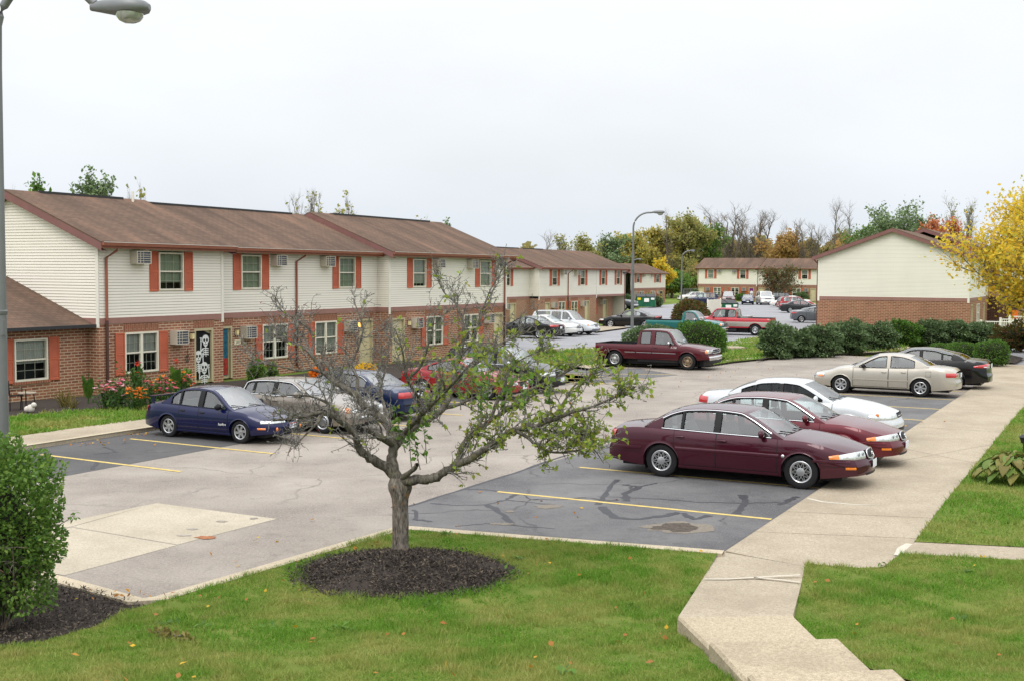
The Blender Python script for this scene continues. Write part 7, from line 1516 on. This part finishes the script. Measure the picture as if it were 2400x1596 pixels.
# hosta by the right pavement
hc_ = G(2372, 1128, .07); ho = empty('hosta', hc_, 0, 'broad leaved hosta with browning leaf edges beside the right pavement', 'plant'); 
leafmat('hosta_leaf', ((92, 130, 56), (116, 150, 70), (76, 112, 48), (130, 150, 78), (140, 132, 72)), .25)
b = MB(); b2 = MB()
for i in range(120):
    a = rnd.uniform(0, 2*PI); r0 = .46*math.sqrt(rnd.random()); base_ = np.array([r0*math.cos(a)*1.15, r0*math.sin(a), 0]); a2 = a+rnd.uniform(-.5, .5); d = np.array([math.cos(a2), math.sin(a2), 0]); w = np.array([-d[1], d[0], 0]); ln = rnd.uniform(.22, .34); z0 = .50*(1-(r0/.62)**2)+rnd.uniform(-.04, .10); rows = []
    for k in range(7): u = k/6; ctr = base_+d*ln*u+np.array([0, 0, z0+.10*u-.30*u*u*ln/.3]); ww = .105*math.sin(PI*min(1, .1+u*.9))**.7+.002; rows.append([ctr-w*ww+np.array([0, 0, .03]), ctr-w*ww*.5, ctr-np.array([0, 0, .012]), ctr+w*ww*.5, ctr+w*ww+np.array([0, 0, .03])])
    (b2 if i % 10 == 0 else b).grid(rows)
b.obj('leaves', M['hosta_leaf'], ho, 180); b2.obj('faded_leaves', M['leaf_straw'], ho, 180)
# ---------------------------------------------------------------- trees beyond the roofs
PROTO = {}
def proto_tree(kind, seed):
    "one tree of each habit at one metre tall: branch mesh and leaf points"
    key = (kind, seed)
    if key in PROTO: return PROTO[key]
    rs = random.Random(seed*13+hash_(kind)); t2 = Tubes(); tips = []
    cfg = dict(round=(.22, 9, .42, .55), tall=(.16, 11, .28, .75), bare=(.06, 12, .40, .8), multi=(.02, 11, .36, .9), spread=(.16, 12, .60, .35), small=(.12, 10, .5, .5))[kind]
    h0, nb, sp_, upb = cfg
    def br(p, d, ln, r, lv, mx):
        n = 5 if lv < 2 else 3; P = [np.array(p, float)]; d = unit(d)
        for _ in range(n): d = unit(d+np.array([rs.gauss(0, 1), rs.gauss(0, 1), rs.gauss(0, 1)])*.16+np.array([0, 0, .10])); P.append(P[-1]+d*ln/n)
        t2.add(P, [r*(1-.62*i/n) for i in range(n+1)], 5 if lv < 2 else 3)
        if lv >= 2: tips.extend(P[1:])
        if lv < mx:
            for i in range(1, n+1):
                for _ in range(rs.choice((1, 2, 2)) if lv else 2):
                    v = np.array([rs.gauss(0, 1), rs.gauss(0, 1), rs.gauss(0, .6)]); br(P[i], unit(P[i]-P[i-1])*.8+unit(v)*.75+np.array([0, 0, .18]), ln*rs.uniform(.38, .62), r*.52*(1-.3*i/n), lv+1, mx)
    if kind in ('bare', 'multi'):
        for k in range(1 if kind == 'bare' else 5):
            a = 2*PI*k/5; b0 = (rs.uniform(-.02, .02), rs.uniform(-.02, .02), 0); d = np.array([math.cos(a)*.22, math.sin(a)*.22, 1]) if kind == 'multi' else np.array([.03, .02, 1]); P = twig(b0, d, .95 if kind == 'bare' else rs.uniform(.8, 1.), 9, .05, .05); t2.add(P, [.016*(1-.085*i) for i in range(10)], 6)
            for i in range(2, 10):
                for _ in range(2): v = np.array([rs.gauss(0, 1), rs.gauss(0, 1), .3]); br(P[i], unit(v)*.7+np.array([0, 0, .75]), sp_*rs.uniform(.35, .8)*(1-.05*i), .007*(1-.06*i), 1, 3)
    else:
        P = twig((0, 0, 0), (.02, 0, 1), .8, 8, .04, .03); t2.add(P, [.024*(1-.1*i) for i in range(9)], 7)
        for i in range(2, 9):
            for _ in range(nb//4+1):
                v = np.array([rs.gauss(0, 1), rs.gauss(0, 1), 0]); br(P[i], unit(v)*(1-upb*.5)+np.array([0, 0, upb]), sp_*rs.uniform(.6, 1.)*(1-.07*abs(i-3)), .010*(1-.06*i), 0, 2)
    V = np.concatenate(t2.V); F = np.concatenate(t2.F); PROTO[key] = (V, F, np.array(tips)); return PROTO[key]
def hash_(s): return sum(ord(c) for c in s)
def bgtree(label, px, pyt, Y, wpx, kind, leaf=None, nl=3000, lsz=.4, seed=1, name='tree', group='trees beyond the blocks', bark='bark_far', dens=1., scx=None, clump=.05):
    "a tree standing at depth Y whose top and spread are those seen"
    top = PY(px, pyt, Y); H = top[2]+.05; base_ = np.array([top[0], Y, -.05]); o = empty(name, base_, 0, label, 'tree', group); V, F, tips = proto_tree(kind, seed % 3)
    ex = np.percentile(np.abs(V[:, 0]), 97); W_ = wpx/F_*Y/2; hx = np.percentile(V[:, 2], 99.5); S = np.array([W_/ex, W_/ex, H/hx]); a = seed*1.7; ca, sa = math.cos(a), math.sin(a)
    Rm = np.array([[ca, -sa, 0], [sa, ca, 0], [0, 0, 1]]); V2 = (V @ Rm.T)*S; key = None
    npmesh('trunk', V2, F, M[bark], o, True)
    if leaf:
        rg = np.random.default_rng(seed); tp = (tips @ Rm.T)*S; nl = int(nl*(1.9 if Y > 140 else 1)); C = tp[rg.integers(0, len(tp), nl)]+rg.normal(size=(nl, 3))*np.array([W_, W_, H*.5])*clump; C = C[C[:, 2] > H*.08]
        leafobj('crown', C, lsz*(.66 if Y > 140 else 1), leaf, o, aspect=.7, jit=.5)
    return o
BT = bgtree
BT('green tree top showing over the roof at the far left', 105, 432, 75, 62, 'round', 'leaf_green', 2200, .28, 1); BT('dense juniper-like tree top over the roof right of the far left one', 222, 414, 78, 96, 'tall', 'leaf_pine', 3600, .26, 2); BT('sparse tree with yellow leaves above the ridge vent end', 322, 436, 76, 50, 'multi', 'leaf_olive', 260, .32, 3); BT('pale bare tree tip beside the lamp post above the roof', 30, 436, 76, 30, 'bare', None, seed=4)
BT('bare thin tree rising over the ridge before the roof step', 705, 447, 95, 60, 'multi', 'leaf_olive', 160, .26, 5); BT('bare tree with few leaves left of the stepped roof', 742, 445, 97, 44, 'bare', 'leaf_olive', 120, .26, 6); BT('thin tree with a green clump behind the stepped roof', 800, 462, 99, 52, 'multi', 'leaf_olive', 420, .30, 7); BT('green tip peeking over the right end of the near ridge', 1046, 520, 110, 22, 'tall', 'leaf_pine', 700, .3, 8); BT('yellowish tip peeking over the near ridge', 985, 514, 110, 34, 'multi', 'leaf_olive', 160, .3, 9)
BT('bare grey tree over the left of the middle block roof', 1276, 540, 190, 60, 'bare', None, seed=10); BT('dark half bare tree right of the bare grey one', 1328, 552, 195, 60, 'multi', 'leaf_olive', 700, .5, 11); BT('pale yellow tree above the middle block ridge', 1378, 556, 200, 74, 'round', 'leaf_olive', 1800, .6, 12); BT('dark green tree above the right end of the middle block', 1418, 556, 205, 84, 'tall', 'leaf_pine', 3400, .6, 13)
BT('tall yellow green tree left of the lamp head', 1478, 550, 225, 84, 'tall', 'leaf_gold', 3400, .7, 14); BT('tall yellow tree behind the lamp post', 1530, 540, 235, 104, 'tall', 'leaf_gold', 4200, .75, 15); BT('tall pale bare trunk standing out of the yellow trees', 1570, 488, 228, 36, 'bare', None, seed=16); BT('tall green and yellow tree with loose top', 1608, 510, 238, 120, 'tall', 'leaf_olive', 4600, .75, 17); BT('bright green tree right of the loose topped one', 1648, 534, 245, 96, 'tall', 'leaf_green', 3000, .75, 18)
BT('wide bare grey tree with many upright limbs', 1700, 480, 262, 120, 'multi', None, seed=19); BT('second wide bare tree right of the widest one', 1768, 494, 268, 100, 'multi', None, seed=20); BT('rust brown pyramidal tree behind the far block roof', 1834, 550, 258, 110, 'round', 'leaf_orange', 4200, .8, 21); BT('small bare tree over the far block ridge', 1835, 516, 280, 40, 'bare', None, seed=22); BT('olive tree left of the rust brown one', 1762, 566, 275, 90, 'round', 'leaf_wood', 3000, .8, 23)
BT('low bright yellow tree beside the small far block', 1552, 610, 205, 44, 'round', 'leaf_yellow', 2200, .5, 24); BT('tall bare tree right of the rust tree', 1948, 464, 275, 62, 'bare', None, seed=25); BT('tall bare tree nearest the gable peak', 1996, 474, 272, 56, 'bare', None, seed=26); BT('olive rounded tree at the left slope of the gable', 1918, 566, 270, 120, 'round', 'leaf_wood', 3600, .85, 27); BT('orange tinged tree beside the gable left slope', 1972, 560, 285, 84, 'round', 'leaf_orange', 2600, .85, 28); BT('bare branching tree in front of the olive ones', 1900, 516, 255, 70, 'multi', None, seed=29)
BT('wide spreading dark green tree above the gable peak', 2102, 490, 215, 190, 'spread', 'leaf_pine', 6400, .7, 30); BT('green tree left of the spreading one above the gable slope', 2028, 536, 225, 90, 'round', 'leaf_green', 2800, .7, 31); BT('orange red maple behind the right roof', 2215, 520, 190, 110, 'round', 'leaf_red', 5600, .55, 32); BT('thin tree with sparse leaves above the red maple', 2258, 466, 215, 70, 'multi', 'leaf_olive', 420, .5, 33)
BT('small brownish tree in front of the far block windows', 1833, 626, 183, 92, 'small', 'leaf_redgreen', 3000, .32, 34, group='small trees among the blocks', clump=.09)
for i, (px, pyt, Y, w, lf, lb) in enumerate(((1575, 640, 215, 80, 'leaf_green', 'dark green thicket tree between the two far blocks, left one'), (1618, 632, 222, 76, 'leaf_wood', 'dark thicket tree between the two far blocks, right one'), (1600, 600, 232, 80, 'leaf_olive', 'olive tree rising behind the thicket between the far blocks'), (1638, 625, 226, 40, 'leaf_orange', 'small orange tree at the left corner of the far block'), (1560, 650, 214, 40, 'leaf_orange', 'small orange tree under the bright yellow one'))):
    BT(lb, px, pyt, Y, w, 'round', lf, 3600, .6, 35+i, clump=.10)
BT('yellow leaved tree at the right edge beside the gable end', 2476, 448, 60, 365, 'round', 'leaf_yellow', 25000, .18, 40, name='yellow_tree', group='small trees among the blocks', bark='bark', clump=.075)
# the wood beyond, one mass that nobody could count
C = []
for _ in range(26000):
    px = rnd.uniform(1180, 2420); Y = rnd.uniform(290, 330); h = 5+6.5*(.5+.5*math.sin(px*.021+1)*math.sin(px*.047))+3.5*max(0, min(1, (px-1500)/300)); x = (px-1200)/F_*Y; C.append((x, Y, h*rnd.random()**.55))
tag(leafobj('far_wood', C, 1.15, 'leaf_wood', aspect=.8, jit=.6), kind='stuff')
# ================================================================ LAMPS, DUMPSTERS, FENCES, RAILINGS
def lamp_post(label, base, H, arm, ang, r0=.085, r1=.055, box=None, curve=.5, rise=0., gname='street lamps over the lots'):
    o = empty('street_lamp', base, ang, label, 'street lamp', gname); b = MB(); b.tube([(0, 0, 0), (0, 0, H*.35), (0, 0, H*.70)], [r0, r0*.92, r0*.82], 14); b.obj('pole', M['metal_grey'], o, 60)
    b = MB(); zc = H-curve; P = [(0, 0, H*.70), (0, 0, zc)]+[(curve*(1-math.cos(a)), 0, zc+rise+curve*math.sin(a)) for a in np.linspace(.15, PI/2, 9)]+[(curve+(arm-curve)*.5, 0, H+rise*.75), (arm, 0, H+.02+rise*.12)]; b.tube(P, [r1]*len(P), 12); b.obj('arm', M['metal_grey'], o, 60)
    h = MB(); x0 = arm-.05; rows = []
    for u, w, zt, zb in ((0, .05, .06, -.04), (.12, .07, .09, -.06), (.30, .13, .11, -.09), (.46, .18, .12, -.10), (.62, .18, .11, -.09), (.72, .14, .08, -.06), (.76, .06, .05, -.02)):
        rows.append([(x0+u, w*math.copysign(abs(math.cos(a))**.7, math.cos(a)), H+.02+(zt if math.sin(a) > 0 else -zb*-1)*abs(math.sin(a))**.7) if math.sin(a) >= 0 else (x0+u, w*math.copysign(abs(math.cos(a))**.7, math.cos(a)), H+.02+zb*abs(math.sin(a))**.7) for a in np.linspace(0, 2*PI, 17)[:-1]])
    h.grid(rows, True); h.add(rows[0], [tuple(range(16))]); h.add(rows[-1], [tuple(range(16))]); hd = h.obj('lamp_head', M['metal_grey'], o, 50)
    l = MB(); l.lathe([(.175, -.07), (.168, -.12), (.13, -.165), (.07, -.19), (0, -.195)], 20, 'z', (x0+.50, 0, H+.02)); l.obj('lamp_lens', M['lens_grey'], hd, 180)
    if box:
        q = MB(); q.rbox(-.0+r0*.4, r0*.4+.05, -r0-.06, -r0+.02, box, box+.2, .02, 2); q.obj('photocell', M['metal_grey'], o, 50); q = MB(); q.lathe([(r0*1.0, box+.26), (r0*1.08, box+.27), (r0*1.08, box+.31), (r0*.9, box+.32)], 14); q.obj('collar', M['metal_grey'], o, 50)
    return o
simple('lens_grey', (158, 160, 156), .15, .1, .2, 14, .6, 0, 1.)
def base_at(px, Y): p = PY(px, 900, Y); return np.array([p[0], Y, -.02])
lamp_post('tall grey street lamp close at the left edge with its big head overhead', base_at(7, 15.6), 7.59, 1.27, -.0, .070, .056, 3.38, .75, .42)
lb_ = base_at(1480, 74); lamp_post('grey street lamp rising from the hedge behind the burgundy pickup', lb_, PY(1483, 498, 74)[2], 1.2, -.05, .105, .055, 4.2, .95); lb_ = base_at(1594, 165); lamp_post('street lamp in front of the yellow thicket between the far blocks', lb_, PY(1598, 588, 165)[2], 1.1, -.05, .12, .08, None, 1.1); lb_ = base_at(1475, 178); lamp_post('farthest street lamp behind the nearer lamp pole by the small block', lb_, PY(1476, 608, 178)[2], .9, -.05, .11, .08, None, 1.)
def fence(label, pts, h, m='wood_grey', n=10, name='board_fence', cat='fence', dz=0.):
    P = [np.array([p[0], p[1], 0]) for p in pts]; o = empty(name, P[0], 0, label, cat); b = MB(); ps = MB()
    for a, c in zip(P, P[1:]):
        d = c-a; L_ = np.linalg.norm(d); u = d/L_; w = np.array([-u[1], u[0], 0]); k = max(1, int(L_/.16))
        for i in range(k):
            q0, q1 = a-P[0]+u*(L_*i/k+.008), a-P[0]+u*(L_*(i+1)/k-.008); hh = h*random.uniform(.98, 1.01); b.add([q0, q1, q1+w*.02, q0+w*.02]+[v+np.array([0, 0, hh]) for v in (q0, q1, q1+w*.02, q0+w*.02)], [(0, 1, 5, 4), (1, 2, 6, 5), (2, 3, 7, 6), (3, 0, 4, 7), (4, 5, 6, 7)])
    b.obj('boards', M[m], o)
    for a in P: p = MB(); q = a-P[0]; p.box(q[0]-.06, q[0]+.06, q[1]-.06, q[1]+.06, 0, h+.08); p.obj('post', M[m], o)
    return o
def dumpster(label, c, rz, sc=1.):
    o = empty('dumpster', c, rz, label, 'dumpster', None, sc); b = MB(); rows = [[(-.95, -.6, .12), (.95, -.6, .12), (.95, .6, .12), (-.95, .6, .12)], [(-.98, -.75, 1.1), (.98, -.75, 1.1), (.98, .75, 1.35), (-.98, .75, 1.35)]]; b.grid(rows, True); b.add(rows[0], [(3, 2, 1, 0)]); b.obj('bin', M['dumpster_green'], o)
    for x in (-.5, .5): l = MB(); l.add([(x-.47, -.78, 1.12), (x+.47, -.78, 1.12), (x+.47, .76, 1.38), (x-.47, .76, 1.38), (x-.47, -.78, 1.16), (x+.47, -.78, 1.16), (x+.47, .76, 1.42), (x-.47, .76, 1.42)], [(4, 5, 6, 7), (0, 1, 5, 4), (1, 2, 6, 5), (3, 0, 4, 7)]); l.obj('lid', M['black_trim'], o)
    for x in (-.9, -.3, .3, .9): r = MB(); r.box(x-.03, x+.03, -.76, -.66, .2, 1.08); r.obj('rib', M['dumpster_green'], o)
    for x0, x1, z0, z1, m in ((-.2, .3, .62, 1.0, 'paper_white'), (-.88, -.55, .82, 1.05, 'paper_yellow'), (.5, .85, .85, 1.05, 'paper_white')): s_ = MB(); s_.box(x0, x1, -.785, -.765, z0, z1); s_.obj('sticker', M[m], o)
    for sd in (-1, 1): s_ = MB(); s_.box(sd*.98-.04, sd*.98+.08*sd+.04*0, -.3, .3, .75, .9); s_.obj('lift_sleeve', M['dumpster_green'], o)
    return o
g0 = G(1513, 722); dumpster('green dumpster with paper stickers standing in the grey board enclosure', g0, -.05, 1.95*.62)
e0, e1, e2, e3 = G(1487, 721), G(1490, 718.5), G(1531, 718.5), G(1535, 721); fence('grey weathered boards on the left of the sticker dumpster', [G(1485, 722)[:2], G(1491, 718)[:2]], 2.0); fence('grey weathered boards on the right of the sticker dumpster', [G(1536, 722)[:2], G(1531, 718)[:2]], 2.0); 
g1 = G(1690, 742); dumpster('green dumpster behind the pale boards near the red pickup', g1+np.array([.6, 1., 0]), .1, 1.15); fence('pale vertical board screen between reddish shrub and red pickup', [G(1658, 745)[:2], G(1688, 742)[:2]], 1.75, 'siding_plain')
wf_ = MB(); a, c = G(1602, 708), G(1633, 706); 
o = empty('wire_fence', a, 0, 'grey wire mesh fence at the left corner of the far block', 'fence'); d = c-a; t2 = Tubes()
for k in range(5): q = d*k/4; t2.add([q, q+np.array([0, 0, 2.0])], [.05, .05], 5)
for z in (.1, 1., 1.95): t2.add([d*0+np.array([0, 0, z]), d*.5+np.array([0, 0, z]), d+np.array([0, 0, z])], [.035]*3, 4)
for k in range(40): q = d*k/40; t2.add([q, q+np.array([0, 0, 1.95])], [.012, .012], 3)
t2.obj('mesh', 'metal_grey', o)
def railing(label, pts, h, base):
    P = [np.array([p[0], p[1], 0.]) for p in pts]; o = empty('white_railing', P[0]+np.array([0, 0, base]), 0, label, 'railing', 'white railings beside the gable block'); r = MB(); k_ = MB()
    for a, c in zip(P, P[1:]):
        d = c-a; L_ = np.linalg.norm(d); n = max(2, int(L_/.13)); q = a-P[0]; e = c-P[0]
        for z in (.12, h): r.tube([q+np.array([0, 0, z]), e+np.array([0, 0, z])], .035, 6)
        for i in range(1, n): w = q+(e-q)*i/n; k_.tube([w+np.array([0, 0, .12]), w+np.array([0, 0, h])], .02, 4)
    r.obj('rail', M['white_trim'], o); k_.obj('balusters', M['white_trim'], o)
    for a in P: p = MB(); q = a-P[0]; p.box(q[0]-.06, q[0]+.06, q[1]-.06, q[1]+.06, -.3, h+.12); p.obj('post', M['white_trim'], o)
def rl(x0, y0, x1, y1, zt, h, lab):
    a, c = G(x0, y0, zt), G(x1, y1, zt); railing(lab, [a[:2], c[:2]], h, zt-h)
rl(2299, 754, 2374, 755.5, 1.25, 1.0, 'nearest white railing between the evergreen shrubs and the brick wall'); rl(2345, 749, 2440, 750, 1.3, 1.0, 'white railing at the right edge, second from the gable'); rl(2366, 742.5, 2440, 743, 1.35, 1.0, 'white railing at the right edge under the yellow tree, farthest back')
b = MB(); p0 = PY(2379, 728, 96); b.rbox(-.25, .25, -.02, .02, -1.1, 0, .05, 1); oc_ = b.obj('orange_cloth', M['orange_cloth']); oc_.location = p0; tag(oc_, 'orange cloth hanging behind the white railings at the right edge', 'cloth')
sl_ = G(2398, 1068, .07); o = empty('path_light', sl_, 0, 'small dark solar path light among the hosta leaves', 'garden light'); b = MB(); b.tube([(0, 0, 0), (0, 0, .35)], .012, 6); b.obj('stake', M['black_trim'], o); b = MB(); b.lathe([(.05, .30), (.09, .42), (.11, .44), (.05, .50), (0, .50)], 12); b.obj('lamp_cap', M['metal_dark'], o, 50)
# ================================================================ SKY AND LIGHT (overcast noon)
def lighting():
    w = bpy.data.worlds.new('World'); SC.world = w; w.use_nodes = True; t = w.node_tree; bg = t.nodes['Background']
    sk = t.nodes.new('ShaderNodeTexSky'); sk.sky_type = 'NISHITA'; sk.sun_disc = False; el, az = math.radians(52), math.radians(200)
    sk.sun_elevation = el; sk.sun_rotation = az; sk.dust_density = 6; sk.air_density = 1.5; sk.ozone_density = 2
    tc = t.nodes.new('ShaderNodeTexCoord'); sp = t.nodes.new('ShaderNodeSeparateXYZ'); t.links.new(tc.outputs['Generated'], sp.inputs[0])
    nz = t.nodes.new('ShaderNodeTexNoise'); nz.inputs['Scale'].default_value = 2.2; nz.inputs['Detail'].default_value = 5; mp = t.nodes.new('ShaderNodeMapping'); mp.inputs['Scale'].default_value = (1, 1, 2.6); t.links.new(tc.outputs['Generated'], mp.inputs[0]); t.links.new(mp.outputs[0], nz.inputs['Vector'])
    # cloud deck: brighter overhead than at the horizon, as a grey sky is
    r = t.nodes.new('ShaderNodeValToRGB'); t.links.new(sp.outputs[2], r.inputs[0]); e = r.color_ramp.elements
    e[0].position = 0; e[0].color = (.70, .755, .82, 1); e[1].position = .9; e[1].color = (1.9, 1.93, 1.97, 1); x = e.new(.10); x.color = (.77, .805, .845, 1); x = e.new(.24); x.color = (.86, .875, .89, 1); x = e.new(.42); x.color = (1.2, 1.22, 1.25, 1)
    sc = t.nodes.new('ShaderNodeVectorMath'); sc.operation = 'SCALE'; t.links.new(r.outputs[0], sc.inputs[0]); cr = t.nodes.new('ShaderNodeValToRGB'); t.links.new(nz.outputs['Fac'], cr.inputs[0]); cr.color_ramp.elements[0].position = .3; cr.color_ramp.elements[0].color = (7.6,)*3+(1,); cr.color_ramp.elements[1].position = .7; cr.color_ramp.elements[1].color = (8.8,)*3+(1,)
    t.links.new(cr.outputs[0], sc.inputs['Scale'])
    mx = t.nodes.new('ShaderNodeMix'); mx.data_type = 'RGBA'; mx.inputs[0].default_value = .93; t.links.new(sk.outputs[0], mx.inputs[6]); t.links.new(sc.outputs[0], mx.inputs[7]); t.links.new(mx.outputs[2], bg.inputs[0]); bg.inputs[1].default_value = .12
    ld = bpy.data.lights.new('sun', 'SUN'); ld.energy = .8; ld.angle = math.radians(24); ld.color = (1, .965, .91); lo = bpy.data.objects.new('sun', ld); COL.objects.link(lo)
    sd = Vector((math.sin(az)*math.cos(el), math.cos(az)*math.cos(el), math.sin(el))); lo.rotation_euler = sd.to_track_quat('Z', 'Y').to_euler(); lo.location = (0, 0, 60)
    v = SC.view_settings; v.view_transform = 'Standard'; v.look = 'None'; v.exposure = .3; v.gamma = 1
    c = SC.cycles; c.max_bounces = 6; c.diffuse_bounces = 3; c.transparent_max_bounces = 16; c.caustics_reflective = False; c.caustics_refractive = False
    try: c.use_denoising = True; c.denoising_prefilter = 'NONE'; c.use_adaptive_sampling = False
    except Exception: pass
lighting()
